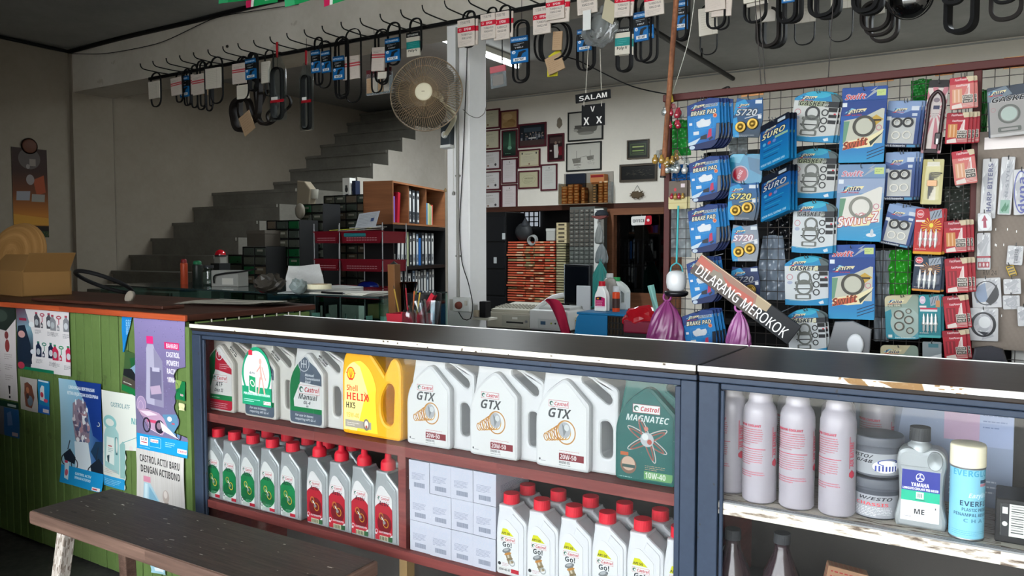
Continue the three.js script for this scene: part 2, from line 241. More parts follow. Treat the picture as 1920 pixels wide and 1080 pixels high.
const coilArt = (c, x, y, s) => { for (let i = 0; i < 8; i++) hoop(c, ['#c8862c', '#e0a84c', '#b8742a'][i % 3], x - 58 * s + i * 13 * s, y + 26 * s - i * 5 * s, 11 * s + i * 2.7 * s, 4 * s, 16 * s + i * 3 * s, -.3); disc(c, '#b9bdc0', x + 34 * s, y - 14 * s, 30 * s, 34 * s); poly(c, '#8b9094', x + 20 * s, y - 42 * s, x + 44 * s, y - 14 * s, x + 30 * s, y + 16 * s); disc(c, '#dfe3e4', x + 44 * s, y - 24 * s, 12 * s, 14 * s); hoop(c, '#c98830', x + 40 * s, y - 4 * s, 46 * s, 5 * s, 50 * s); };
const labGTX = C(256, 384, (c, w, h) => { rect(c, '#f1f3f2', 0, 0, w, h); castrolMark(c, 68, 122, 92); T(c, 'GTX', 58, 172, 54, '#3a3f42', { it: 1, w: 106 }); coilArt(c, 110, 232, .95); small(c, 118, 304, 96, 2, 9, '#d88a8a', 2); rect(c, '#8a1d2c', 116, 316, 116, 28); T(c, '20W-50', 120, 339, 26, '#f4f0ee', { w: 78 }); T(c, 'ENGINE OIL', 116, 358, 14, '#55595c', { w: 52 }); small(c, 116, 364, 90, 1, 9, '#8a8e90', 2); disc(c, '#6a6e70', 24, 352, 4, 5); rect(c, '#8a8e90', 30, 356, 22, 2); });
const labMag = C(256, 384, (c, w, h) => { rect(c, '#1d6b66', 0, 0, w, h); rect(c, '#2a7c76', 0, 0, w, 8); castrolMark(c, 78, 104, 112); T(c, 'MAGNATEC', 46, 144, 34, '#e6efec', { it: 1, w: 178 });
  c.save(); c.translate(138, 212); for (const a of [.5, -.5, 1.2]) { c.save(); c.rotate(a); hoop(c, '#d4c8c4', 0, 0, 92, 4, 15); hoop(c, '#a85a50', 0, 4, 80, 5, 10); c.restore(); } disc(c, '#c3c9cc', 0, 0, 28); disc(c, '#eef2f2', -8, -10, 13); disc(c, '#c25a4c', 10, 8, 10); disc(c, '#d98878', -4, -42, 9); c.restore();
  disc(c, '#8e6a58', 60, 320, 34); disc(c, '#d9b8a2', 60, 314, 28); rect(c, '#3c5c58', 34, 318, 54, 12); rect(c, '#c86a3c', 26, 270, 34, 14); small(c, 130, 312, 86, 3, 7, '#d8a888', 2); rect(c, '#76b070', 126, 334, 126, 32); T(c, '10W-40', 130, 360, 30, '#eef4e6', { w: 86 }); small(c, 126, 372, 110, 2, 7, '#8fbab2', 3); small(c, 18, 366, 60, 2, 7, '#a4c8c0', 3); });
const chainArt = (c, x, y, k) => { hoop(c, k, x - 20, y - 22, 18, 6, 22, -.4); hoop(c, k, x + 24, y + 22, 24, 7, 28, -.4); line(c, '#cfd2cc', 9, x - 18, y - 18, x + 22, y + 22); disc(c, '#8d9290', x + 10, y + 18, 14, 12); disc(c, '#e6e8e2', x - 8, y - 6, 7); };
const labActiv = C(192, 384, (c, w, h) => { rect(c, '#edf0ee', 0, 0, w, h); disc(c, '#148a50', 92, 236, 104, 116); disc(c, '#0f7040', 92, 290, 76, 56); castrolMark(c, 36, 108, 118); T(c, 'Activ', 40, 146, 42, '#1d2a2c', { it: 1, w: 104 }); chainArt(c, 92, 236, '#d8b23c'); hoop(c, '#2a3a34', 26, 336, 12, 5); small(c, 70, 330, 80, 2, 9, '#8ac0a0', 4); rect(c, '#c4d0c8', 30, 352, 90, 24); rect(c, '#c8203a', 120, 352, 72, 24); });
const labActivRed = C(192, 384, (c, w, h) => { rect(c, '#efeeee', 0, 0, w, h); disc(c, '#c41f34', 96, 240, 112, 124); rect(c, '#c41f34', 0, 240, w, 90); disc(c, '#7c1622', 104, 262, 70, 70); castrolMark(c, 36, 100, 118); T(c, 'Activ', 46, 138, 40, '#3a1420', { it: 1, w: 100 }); chainArt(c, 92, 236, '#c9952c'); hoop(c, '#e8e0e0', 26, 322, 12, 5); T(c, 'SUPERMOTO', 48, 330, 18, '#f6e8ea', { it: 1, w: 120 }); rect(c, '#c41f34', 0, 344, 56, 40); rect(c, '#d8d4b4', 56, 346, 84, 36); rect(c, '#2c6a3c', 140, 346, 52, 36); for (let i = 0; i < 5; i++) rect(c, '#4a5a3a', 62 + i * 15, 352, 8, 24); });
const labGo = C(192, 384, (c, w, h) => { rect(c, '#eff1f1', 0, 0, w, h); poly(c, '#dfe01e', 40, 112, 54, 66, 88, 66, 142, 112); T(c, 'API SG', 46, 106, 22, '#2a2c12', { w: 66 }); castrolMark(c, 40, 150, 112); T(c, 'Go!', 50, 194, 46, '#1c2a34', { w: 78 }); c.save(); c.translate(104, 262); c.rotate(-.4); rect(c, '#9a8a6c', -22, -46, 44, 92); rect(c, '#d8cdb4', -10, -46, 14, 92); disc(c, '#7d8386', 0, -48, 36, 16); disc(c, '#b4b9ba', -2, -52, 22, 9); disc(c, '#c88a3c', 0, -24, 30, 8); disc(c, '#8a7a58', 0, 14, 26, 9); hoop(c, '#a8b0b0', 8, 44, 20, 7); c.restore(); disc(c, '#23282c', 28, 318, 12); small(c, 48, 310, 62, 3, 9, '#c88a94', 3); rect(c, '#e4e4e2', 0, 340, w, 44); rect(c, '#c41f34', 120, 342, 72, 28); T(c, '20W-40 4T', 22, 364, 22, '#44484a', { w: 92 }); });
const cartonTex = C(192, 224, (c, w, h) => { rect(c, '#d6d6da', 0, 0, w, h); const r = rng(5); for (let i = 0; i < 9; i++) hoop(c, '#cbd3dc', r() * w, r() * 76, 14 + r() * 26, 2, 8 + r() * 14, r() * 3); small(c, 26, 92, 130, 6, 9, '#8c95a2', 3); for (let i = 0; i < 30; i++) rect(c, '#6c7480', 46 + i * 3.4, 162, 1 + (i * 7 % 3), 34); });
const drumLabel = C(256, 384, (c, w, h) => { T(c, 'RADIATOR COOLANT', 12, 60, 18, '#b03a50', { w: 130 }); small(c, 12, 74, 140, 8, 13, '#b4606e', 3); rect(c, '#b03a50', 12, 190, 150, 4); small(c, 12, 204, 140, 7, 13, '#b4606e', 3); small(c, 12, 330, 150, 3, 13, '#b4606e', 3); c.save(); c.translate(212, 270); poly(c, '#b02a40', 0, -22, 14, -4, 14, 14, 0, 26, -14, 14, -14, -4); c.restore(); T(c, 'AIR BATERI', 222, 230, 26, '#b84a5c', { rot: -1.57 }); rect(c, '#b4606e', 198, 60, 3, 180); });
const jarTex = C(512, 192, (c, w, h) => { rect(c, '#4c5058', 0, 0, w, h); rect(c, '#8b8f94', 60, 30, 330, 150); T(c, 'RILUSTO/', 150, 66, 34, '#1c1c24', { it: 1, w: 130 }); T(c, 'RM16/48', 150, 100, 34, '#1c1c24', { it: 1, w: 130 }); T(c, 'GREASE', 84, 106, 30, '#c8555c', { w: 90 }); small(c, 84, 118, 120, 4, 11, '#d5d8da', 3); disc(c, '#e6e8ee', 330, 120, 48, 44); for (let i = 0; i < 7; i++) rect(c, '#2b3a86', 290 + i * 12, 112, 6, 40); hoop(c, '#2b3a86', 334, 88, 34, 5, 20, -.2); rect(c, '#e6e8ee', 320, 92, 66, 24); });
const jarTex2 = C(512, 192, (c, w, h) => { rect(c, '#3b3f48', 0, 0, w, h); rect(c, '#8c8f95', 190, 30, 180, 160); T(c, 'W/ESTO', 220, 66, 32, '#22242c', { it: 1, w: 120 }); T(c, 'CHASSIS', 208, 106, 30, '#c8454c', { w: 120 }); small(c, 204, 118, 140, 6, 11, '#d0d2d6', 3); });
const yamahaLab = C(320, 416, (c, w, h) => { rect(c, '#c9cacb', 0, 0, w, h); rect(c, '#2b3486', 0, 0, w, 168); hoop(c, '#e8eaf2', 156, 56, 32, 5); for (let i = 0; i < 3; i++) { c.save(); c.translate(156, 56); c.rotate(i * 2.094); rect(c, '#e8eaf2', -3, -30, 6, 28); rect(c, '#e8eaf2', -9, -22, 18, 4); c.restore(); } T(c, 'YAMAHA', 84, 132, 42, '#f0f1f6', { w: 146 }); T(c, 'LONGLIFE COOLANT PRE-MIXED', 14, 160, 26, '#e8eaf2', { w: 292 }); rect(c, '#1fa583', 0, 168, w, 84); rect(c, '#d8dedb', 126, 176, 62, 54); for (let i = 0; i < 3; i++) rect(c, '#7a8a84', 138 + i * 14, 186, 10, 34); rect(c, '#2a5a4c', 118, 238, 80, 4); T(c, 'ME', 108, 356, 58, '#26282c', { w: 94 }); small(c, 120, 370, 70, 1, 9, '#7c7f82', 3); rect(c, '#3a3c40', 282, 288, 8, 16); rect(c, '#8a8c90', 30, 380, 60, 4); });
const everTex = C(512, 384, (c, w, h) => { rect(c, '#79b9d0', 0, 0, w, h); T(c, 'EVERGLO', 130, 44, 44, '#3f93b4', { w: 190 }); rect(c, '#2b4c66', 270, 62, 60, 18); rect(c, '#b07a88', 270, 82, 60, 16); T(c, 'Eazyline', 210, 158, 34, '#c6e4ee', { it: 1, w: 120 }); T(c, 'EVERFLEX', 170, 204, 38, '#1e3f56', { w: 190 }); T(c, 'PLASTIC PRIMER', 182, 232, 24, '#2c5068', { w: 150 }); T(c, 'PENAMPAL ADUKAN', 140, 260, 24, '#2c5068', { w: 210 }); T(c, 'C H A T', 190, 292, 26, '#4b8098', { w: 130 }); small(c, 130, 340, 220, 3, 10, '#5c9cb4', 3); });

// ---------------------------------------------------------------- glazed display counters
function displayCase(name, label, x0, x1, trimTex) {
  const t = thing(name, label, 'display counter'), z0 = -1.5, z1 = -1.855, yb = .1;
  mesh('countertop', uvm(rb(x1 - x0, .02, z0 - z1 + .01, .003, (x0 + x1) / 2, .958, (z0 + z1) / 2)), topMat, t);
  mesh('edge_trim', uvbox(bb(x0, x1, .9575, .9685, z0 + .004, z0 + .008), x0, .955, x1, .9695), trimTex, t);
  mesh('edge_trim', bb(x0, x1, .9665, .9695, z1 - .008, z1 - .004), white, t);
  const fw = .03;
  const fr = (n, a, b, c, d, e, f) => mesh(n, uvm(rb(b - a, d - c, f - e, .0025, (a + b) / 2, (c + d) / 2, (e + f) / 2)), greyPaint, t);
  fr('frame_rail', x0, x1, .937, .954, z0 - .03, z0); fr('frame_rail', x0, x1, yb, yb + .06, z0 - .03, z0);
  fr('frame_stile', x0, x0 + fw + .01, yb, .936, z0 - .016, z0 + .001); fr('frame_stile', x1 - fw - .002, x1, yb, .936, z0 - .03, z0 + .001);
  const bead = .012, bx0 = x0 + fw + .012, bx1 = x1 - fw - .004;
  fr('glazing_bead', bx0, bx1, .9235, .9355, z0 - .022, z0 - .004); fr('glazing_bead', bx0, bx0 + bead * .6, yb + .06, .922, z0 - .013, z0 - .004); fr('glazing_bead', bx1 - bead, bx1, yb + .06, .922, z0 - .022, z0 - .004);
  mesh('front_glass', bb(bx0 + .004, bx1 - .004, yb + .05, .93, z0 - .016, z0 - .013), pane, t);
  mesh('side_panel', bb(x0 + .001, x0 + .014, yb, .947, z1, z0 - .03), shelfMat, t); mesh('side_panel', bb(x1 - .014, x1 - .001, yb, .947, z1, z0 - .03), shelfMat, t);
  mesh('back_panel', bb(x0 + .014, x1 - .014, yb, .947, z1, z1 + .008), mat(0x35322f, .8), t); mesh('bottom_panel', bb(x0 + .014, x1 - .014, yb, yb + .02, z1 + .008, z0 - .03), shelfMat, t);
  for (const x of [x0 + .03, x1 - .03]) mesh('leg', bb(x - .02, x + .02, 0, yb, z0 - .05, z0 - .01), greyPaint, t), mesh('leg', bb(x - .02, x + .02, 0, yb, z1 + .01, z1 + .05), greyPaint, t);
  return t;
}
const trimWhite = tmat(C(1024, 16, (c, w, h) => { rect(c, '#dad5c4', 0, 0, w, h); const r = rng(9); for (let i = 0; i < 26; i++) rect(c, '#4a4038', r() * w, r() * h, 1 + r() * 3, 1 + r() * 5); }), .45);
const trimPeel = tmat(C(1024, 16, (c, w, h) => { rect(c, '#dddcd6', 0, 0, w, h); const r = rng(13); const x = (k) => (k + .51) / 1.3 * w; poly(c, '#84643c', x(-.245), 2, x(-.215), 0, x(-.2), 16, x(-.235), 12); poly(c, '#84643c', x(-.19), 3, x(-.12), 0, x(-.115), 16, x(-.16), 16, x(-.175), 8); for (let i = 0; i < 60; i++) rect(c, '#8a6c48', x(-.26 + r() * .22), r() * 16, 1 + r() * 6, 1 + r() * 3); }), .45);
const D1 = displayCase('display_counter', 'long grey-framed glass display counter filled with oil bottles and cartons', -2.09, -.5155, trimWhite);
const D2 = displayCase('display_counter', 'grey-framed glass display counter with peeling white edge strip holding clear-liquid bottles and coolant', -.511, .79, trimPeel);
mesh('upper_shelf', uvm(bb(-2.075, -.53, .672, .697, -1.846, -1.52)), shelfMat, D1);
mesh('lower_shelf', uvm(bb(-2.075, -.53, .412, .435, -1.846, -1.508)), shelfMat, D1);
mesh('shelf_divider', uvm(bb(-1.302, -1.278, .435, .672, -1.84, -1.525)), shelfMat, D1);
mesh('shelf_support', bb(-1.305, -1.28, .12, .412, -1.56, -1.53), mat(0x9a8058, .7), D1);
const shelfPeel = tmat(noiseTex(512, (i, x, y) => { const yy = Math.floor(y * 6 % 1 * 512), j = yy * 512 + Math.floor(x * 512), j2 = Math.floor(y * 12 % 1 * 512) * 512 + Math.floor(x * .5 * 512); const k = nB[j] * .5 + nA[j2] * .5; return k > .64 ? [92, 80, 70] : k > .56 ? mix([178, 170, 158], [110, 98, 86], (k - .56) / .08) : mix([186, 180, 168], [200, 195, 184], nC[j]); }, true, 2), .7);
mesh('upper_shelf', uvm(bb(-.496, .775, .678, .7, -1.846, -1.508)), shelfPeel, D2);
for (const [y, z] of [[.7005, -1.51], [.7005, -1.516], [.7005, -1.522]]) mesh('glass_track', bx(1.27, .003, .0022, .14, y + .001, z), steel, D2);
mesh('lower_shelf', uvm(bb(-.496, .775, .43, .45, -1.846, -1.52)), darkGrey, D2);

// ---- four-litre jugs
const jugBack = ext(shape([[.012, 0], [.188, 0], [.2, 0, .2, .012], [.2, .182], [.2, .19, .192, .195], [.09, .238], [.075, .243, .07, .243], [.018, .243], [.014, .2], [.0, .14, 0, .1], [0, .012], [0, 0, .012, 0]],
  [[[.112, .2], [.17, .158], [.184, .152, .184, .168], [.18, .176], [.124, .215], [.106, .216, .112, .2]], [[.158, .05], [.158, .036, .172, .036], [.186, .036, .186, .05], [.186, .1], [.182, .118, .17, .118], [.158, .118, .158, .108]]]), .085, .006, 6).translate(0, 0, -.1);
const panelPts = (i) => [[.012 + i, i], [.128 - i, i], [.138 - i, i, .139 - i, .012 + i], [.139 - i, .146 - i * .5], [.139 - i, .154 - i, .132 - i, .16 - i], [.09, .2 - i * 1.3], [.076, .212 - i * 1.3, .062, .2 - i * 1.3], [i, .16 - i, i, .1], [i, .012 + i], [i, i, .012 + i, i]];
const jugPanel = ext(shape(panelPts(0)), .024, .007, 8).translate(0, 0, -.022);
const jugLabel = (y0, y1, i = .007) => uvbox(ext(shape(panelPts(i)), .0006, 0, 8).translate(0, 0, .0021), 0, y0, .139, y1);
const jugNeck = cyl(.023, .025, .02, 24, .043, .24, -.055), jugCap = cyl(.026, .026, .012, 24, .043, .247, -.055).scale(1, .985, 1);
function jug(label, color, tex, x, o = {}) {
  const m = mat(color, .42), t = thing('oil_jug', label, 'oil jug', [x, .698, -1.553]);
  mesh('body', [jugBack.clone(), jugPanel.clone()], m, t); mesh('label', jugLabel(0, .212), tmat(tex, .42, { color: 0xb8baba }), t); mesh('cap', jugCap, o.cap ?? white, t);
  if (o.price) { const p = mesh('price_writing', new THREE.PlaneGeometry(.046, .013), o.price, t); p.position.set(.1215, .1845, -.0143); p.rotation.z = -.66; }
  return t;
}
const price = (a, b) => tmat(C(128, 40, (c) => { T(c, a, 4, 18, 20, '#23262a', { it: 1, w: 110 }); T(c, b, 12, 38, 19, '#23262a', { it: 1, w: 100 }); }), .6, { transparent: true });
jug('white oil jug with red and green label, leftmost jug on the upper shelf', 0xa29f98, labATF, -2.106, { price: price('RM/4L', 'ATF 48') });
{ const t = jug('white oil jug with a big green oval card of a pink figure on its front', 0xa6a6a0, labManual, -1.921, { price: price('65/RM9', 'SOLVENT') });
  const s = ext(shape([[-.07, -.07], [.07, -.07], [.07, -.01], [.078, .05, .05, .095], [.0, .15, -.05, .095], [-.078, .05, -.07, -.01]]), .0012).translate(0, 0, 0); uvbox(s, -.072, -.07, .072, .122);
  const m = mesh('promotion_card', s, tmat(labMoto, .5), t); m.position.set(.062, .1, .005); m.scale.setScalar(.9); }
jug('white oil jug with grey and green gearbox label, third jug from the left end', 0xaaacaa, labManual, -1.729, { price: price('65/RM9', 'SOLVENT') });
jug('white oil jug with gold spring picture just right of the yellow jug', 0xaaadae, labGTX, -1.296);
jug('white oil jug with gold spring picture, middle one of the three alike', 0xaaadae, labGTX, -1.1);
jug('white oil jug with gold spring picture next to the dark green jug', 0xaaadae, labGTX, -.914);
jug('dark teal oil jug with silver atom picture at the right end of the upper shelf', 0x184f4a, labMag, -.714, { cap: mat(0x1a4a48, .5) });
{ // yellow jug with an open side grip
  const t = thing('oil_jug', 'yellow oil jug with red lettering and a large side handle', 'oil jug', [-1.518, .698, -1.548]), m = mat(0xd69a10, .42);
  const b = ext(shape([[.012, 0], [.19, 0], [.205, 0, .206, .014], [.208, .17], [.207, .205, .19, .214], [.178, .218, .17, .206], [.15, .17], [.135, .19, .1, .226], [.09, .236, .07, .236], [.03, .236], [.012, .22, .006, .2], [0, .17, 0, .15], [0, .012], [0, 0, .012, 0]], [[[.15, .045], [.17, .03, .178, .05], [.182, .13], [.178, .15, .162, .146], [.138, .12, .138, .09], [.138, .06, .15, .045]]]), .1, .008, 8).translate(0, 0, -.1);
  mesh('body', b, m, t); mesh('label', uvbox(ext(shape([[.008, .012], [.128, .012], [.118, .1, .124, .13], [.112, .185, .07, .2], [.024, .2, .012, .16]]), .0006).translate(0, 0, .0004), 0, 0, .135, .205), tmat(labShell, .4), t);
  mesh('cap', cyl(.02, .021, .012, 22, .06, .241, -.05), white, t);
}
// ---- one-litre bottles: neck at the left, shoulder sloping to the right
const capGeo = (r, h, n = 22) => { const g = new THREE.CylinderGeometry(r * .97, r, h, n * 2, 1), p = g.attributes.position; for (let i = 0; i < p.count; i++) { const a = Math.atan2(p.getZ(i), p.getX(i)); const k = Math.round(a / Math.PI * n) % 2 ? .955 : 1; p.setX(i, p.getX(i) * k); p.setZ(i, p.getZ(i) * k); } g.computeVertexNormals(); return g; };
function bottleGeos(H) {
  const k = H / .21;
  const body = ext(shape([[.006, 0], [.077, 0], [.083, 0, .083, .006], [.083, .138 * k], [.083, .147 * k, .078, .152 * k], [.046, .18 * k], [.044, .186 * k], [.006, .186 * k], [.006, .17 * k], [0, .13 * k, 0, .11 * k], [0, .006], [0, 0, .006, 0]]), .056, .005, 6).translate(0, 0, -.056);
  const rib = ext(shape([[.046, .168 * k], [.072, .145 * k], [.076, .14 * k, .076, .13 * k], [.076, .008], [.066, .008], [.066, .118 * k], [.066, .124 * k, .062, .128 * k], [.04, .15 * k]]), .004, .0015).translate(0, 0, -.002);
  const label = uvbox(ext(shape([[.004, .006], [.06, .006], [.062, .006, .062, .01], [.062, .114 * k], [.062, .12 * k, .058, .124 * k], [.036, .145 * k], [.024, .154 * k, .016, .142 * k], [.004, .118 * k, .004, .1 * k]]), .0006).translate(0, 0, .0004), 0, .004, .066, .15 * k);
  return { body, rib, label, cap: capGeo(.0195, .026).translate(.025, .197 * k, -.028), spout: lathe([[.0195, -.013], [.0195, .006], [.016, .013], [.009, .016], [.008, .03], [.0001, .031]], 24).translate(.025, .197 * k, -.028) };
}
const silver = mat(0x8e9496, .38, { metalness: .35 });
function bottle(kind, label, group, x, z, G, m, tex, tip, y = .4355) {
  const key = kind; if (!bottle[key]) { const t = thing('oil_bottle', label, 'oil bottle', [x, y, z], 0, group); mesh('body', [G.body.clone(), G.rib.clone()], m, t); mesh('label', G.label, tmat(tex, .4, { color: 0xbcbebe }), t); mesh('cap', tip ? G.spout : G.cap, redCap, t); bottle[key] = t; return t; }
  return copy(bottle[key], 'oil_bottle', label, [x, y, z]);
}
const G21 = bottleGeos(.21), G19 = bottleGeos(.186), whiteBottle = mat(0xadb0b3, .45);
const nth = 'first second third fourth fifth sixth seventh eighth ninth tenth eleventh twelfth thirteenth fourteenth fifteenth sixteenth seventeenth eighteenth nineteenth twentieth twenty-first twenty-second twenty-third twenty-fourth'.split(' ');
[-2.064, -1.989, -1.907, -1.822, -1.738].forEach((x, i) => bottle('activ', 'silver oil bottle with green label, ' + nth[i] + ' from the left in the front row', 'green-label bottles', x, -1.522, G21, silver, labActiv));
[-2.03, -1.945, -1.858, -1.772, -1.69].forEach((x, i) => bottle('activ', 'silver oil bottle behind the green-label front row, ' + nth[i] + ' from the left', 'green-label bottles', x + .012, -1.6, G21, silver, labActiv));
bottle('activ', 'silver oil bottle with red cap behind the first red-label bottle', 'green-label bottles', -1.6, -1.62, G21, silver, labActiv);
[-1.634, -1.55, -1.467, -1.384].forEach((x, i) => bottle('activred', 'silver oil bottle with red label and spout cap, ' + nth[i] + ' from the left', 'red-label bottles', x, -1.524, G21, silver, labActivRed, true));
bottle('activred', 'silver oil bottle with spout cap behind the last red-label bottle', 'red-label bottles', -1.4, -1.61, G21, silver, labActivRed, true);
for (let i = 0; i < 6; i++) bottle('go', 'white oil bottle with yellow triangle label, ' + nth[i] + ' from the left in the front row', 'white oil bottles', -1.002 + i * .0826, -1.522, G19, whiteBottle, labGo);
for (let i = 0; i < 6; i++) bottle('go', 'white oil bottle behind the front row of white bottles, ' + nth[i] + ' from the left', 'white oil bottles', -1.005 + i * .0855, -1.6, G19, whiteBottle, labGo);
// ---- white cartons, four columns of three
{
  let first; const cm = tmat(cartonTex, .7, { color: 0xbcc0c8 });
  for (let c = 0; c < 4; c++) for (let r = 0; r < 3; r++) {
    const label = 'small white carton with barcode, ' + ['bottom', 'middle', 'top'][r] + ' of the ' + nth[c] + ' column from the left', pos = [-1.266 + c * .0652 + .0326, .4355 + r * .0775, -1.6 + (R() - .5) * .003];
    if (!first) { first = thing('carton', label, 'carton', pos, 0, 'white cartons in the display counter'); const g = bx(.0645, .0765, .15, 0, .03825, 0); mesh('box', g, cm, first); mesh('flap', bx(.064, .001, .1, 0, .077, .01), white, first); } else copy(first, 'carton', label, pos);
  }
}
// ---- second counter: translucent bottles, jars, coolant, spray can
{
  const lm = tmat(drumLabel, .6, { transparent: true }), bm = new THREE.MeshPhysicalMaterial({ color: 0xaeaab2, roughness: .35, transmission: .3, thickness: 0 }); let first;
  [[-.476, -1.6], [-.408, -1.565], [-.337, -1.565], [-.264, -1.565], [-.45, -1.7], [-.37, -1.68], [-.28, -1.66], [-.22, -1.74]].forEach(([x, z], i) => {
    const label = i < 4 ? 'frosted white bottle with red printed text, ' + nth[i] + ' from the left in the front row' : 'frosted white bottle standing behind the front row, ' + nth[i - 4] + ' from the left';
    if (!first) { first = thing('liquid_bottle', label, 'bottle', [x, .7005, z], 0, 'frosted white bottles'); mesh('body', lathe([[0, 0], [.03, 0], [.0345, .005], [.0345, .11], [.033, .118], [.0335, .122], [.0335, .15], [.0345, .155], [.034, .176], [.031, .188], [.025, .196], [.0235, .2], [.0235, .207], [.022, .209], [.0205, .222], [0, .224]], 36), bm, first); mesh('printed_label', new THREE.CylinderGeometry(.0348, .0348, .125, 36, 1, true, -1.9, 3.4).translate(0, .108, 0), lm, first); mesh('cap', capGeo(.0205, .015).translate(0, .231, 0), offWhite, first); }
    else { const b = copy(first, 'liquid_bottle', label, [x, .7005, z], .1 + (i % 3) * .22); b.scale.set(.94, 1, .94); }
  });
  const jar = (label, y, tex, a) => { const t = thing('grease_jar', label, 'jar', [-.2 + .0, y, -1.6], a); mesh('tub', lathe([[0, 0], [.036, 0], [.0405, .004], [.0415, .056], [.043, .058], [.043, .062], [0, .062]], 40), mat(0x464a52, .4), t); mesh('label', new THREE.CylinderGeometry(.0418, .041, .05, 40, 1, true).translate(0, .0285, 0), tmat(tex, .5), t); mesh('lid', lathe([[.0435, .058], [.0445, .06], [.0445, .073], [.0425, .076], [0, .076]], 40), mat(0x50545c, .35), t); return t; };
  jar('dark grease jar with grey label, bottom of the stack of two', .7005, jarTex2, 2.9); jar('dark grease jar with white gear picture and writing, top of the stack of two', .7775, jarTex, 2.75);
  const t = thing('coolant_bottle', 'silver coolant bottle with blue, green and white label', 'bottle', [-.123, .7005, -1.552]); t.scale.set(.83, .94, .9);
  mesh('body', ext(shape([[-.046, 0], [.046, 0], [.05, .004, .05, .02], [.042, .05], [.042, .06, .042, .07], [.044, .105], [.051, .125, .045, .142], [.036, .158, .016, .153], [.006, .147, .0, .147], [-.01, .15], [-.03, .158, -.044, .145], [-.052, .125, -.044, .105], [-.042, .06], [-.042, .05, -.05, .02], [-.05, .004, -.046, 0]]), .05, .008, 8).translate(0, 0, -.05), silver, t);
  mesh('shoulder', rb(.08, .003, .003, .001, 0, .117, .001), silver, t); mesh('grip_dimple', lathe([[0, .001], [.012, .002], [.0165, .0045], [.018, .003], [.0185, 0]], 24).rotateX(Math.PI / 2).scale(.8, 1, 1).translate(.026, .132, -.0005), mat(0x7c8284, .35, { metalness: .35 }), t);
  mesh('label', uvbox(ext(shape([[-.038, .014], [.036, .014], [.036, .111], [-.036, .111]]), .0006), -.038, .014, .037, .111), tmat(yamahaLab, .4), t);
  mesh('neck', lathe([[.024, .14], [.024, .156], [.018, .16], [.018, .166]], 26).translate(-.006, 0, -.026), silver, t); mesh('cap', capGeo(.021, .025).translate(-.006, .177, -.026), darkGrey, t);
  const s = thing('spray_can', 'light blue spray can with cream cap', 'spray can', [-.052, .7005, -1.556], .35); s.scale.set(.8, .97, .8);
  mesh('can', new THREE.CylinderGeometry(.0335, .0335, .126, 40, 1, true).rotateY(Math.PI + .3).translate(0, .066, 0), tmat(everTex, .4), s); mesh('base_rim', lathe([[0, 0], [.0335, 0], [.0345, .002], [.0335, .004]], 40), steel, s); mesh('cap', lathe([[.0335, .129], [.0345, .13], [.0345, .163], [.0325, .168], [0, .168]], 40), mat(0xe6e0c4, .5), s); mesh('seam_ring', lathe([[.0335, .126], [.0342, .129], [.0335, .132]], 40), steel, s);
  const sheet = thing('printed_sheet', 'faded blue and pink printed sheet standing behind the coolant bottle', 'printed sheet', [-.125, .7005, -1.75]);
  mesh('paper', rb(.28, .235, .0012, .0005, 0, .1175, 0), tmat(C(512, 320, (c, w, h) => { rect(c, '#8490a6', 0, 0, w, h); rect(c, '#a98fa6', 300, 30, 110, 120); rect(c, '#8f9cba', 410, 30, 100, 130); poly(c, '#6a7486', 0, 0, 180, 0, 120, 320, 0, 320); small(c, 420, 60, 80, 4, 16, '#6a7898', 3); small(c, 20, 60, 120, 12, 18, '#76829a', 4); rect(c, '#b5a2b4', 330, 170, 90, 60); small(c, 320, 250, 150, 4, 14, '#c0c8d6', 4); }), .5), sheet);
  const k = thing('battery_box', 'small black box with barcode sticker at the right end of the shelf', 'box', [.03, .7005, -1.6]);
  mesh('box', rb(.12, .075, .09, .003, .02, .0375, 0), black, k); mesh('sticker', rb(.036, .055, .001, .0004, -.014, .04, .0455), tmat(C(128, 192, (c, w, h) => { rect(c, '#c8ccc4', 0, 0, w, h); rect(c, '#2a2c2e', 0, 0, 44, h); for (let i = 0; i < 12; i++) rect(c, '#4a4e4e', 54, 10 + i * 14, 64, 3 + i % 3 * 2); disc(c, '#c8ccc4', 22, 120, 14); rect(c, '#c8ccc4', 8, 20, 28, 40); }), .6), k);
  // lower shelf: dark bottles in the gloom
  let db; [[-.46, -1.57], [-.37, -1.6]].forEach(([x, z], i) => { const label = ['dark plastic bottle on the lower shelf by the frame', 'dark plastic bottle on the lower shelf, second from the frame'][i]; if (!db) { db = thing('liquid_bottle', label, 'bottle', [x, .4505, z], 0, 'dark bottles on the lower shelf'); mesh('body', lathe([[0, 0], [.034, 0], [.037, .004], [.038, .07], [.034, .1], [.018, .135], [.014, .15], [.014, .162], [0, .162]], 32), new THREE.MeshPhysicalMaterial({ color: 0x3a2a30, roughness: .12, transmission: .4, thickness: 0 }), db); mesh('cap', capGeo(.0165, .02).translate(0, .17, 0), darkGrey, db); mesh('label', new THREE.CylinderGeometry(.0386, .0383, .045, 32, 1, true).translate(0, .04, 0), tmat(C(256, 96, (c, w, h) => { rect(c, '#141418', 0, 0, w, h); for (let i = 0; i < 4; i++) T(c, 'ARMALUMIN', 8 + i * 128, 40, 30, '#d8d8d8', { w: 110 }); small(c, 8, 60, 240, 2, 14, '#8a2a30', 5); }), .4), db); } else copy(db, 'liquid_bottle', label, [x, .4505, z], .6); });
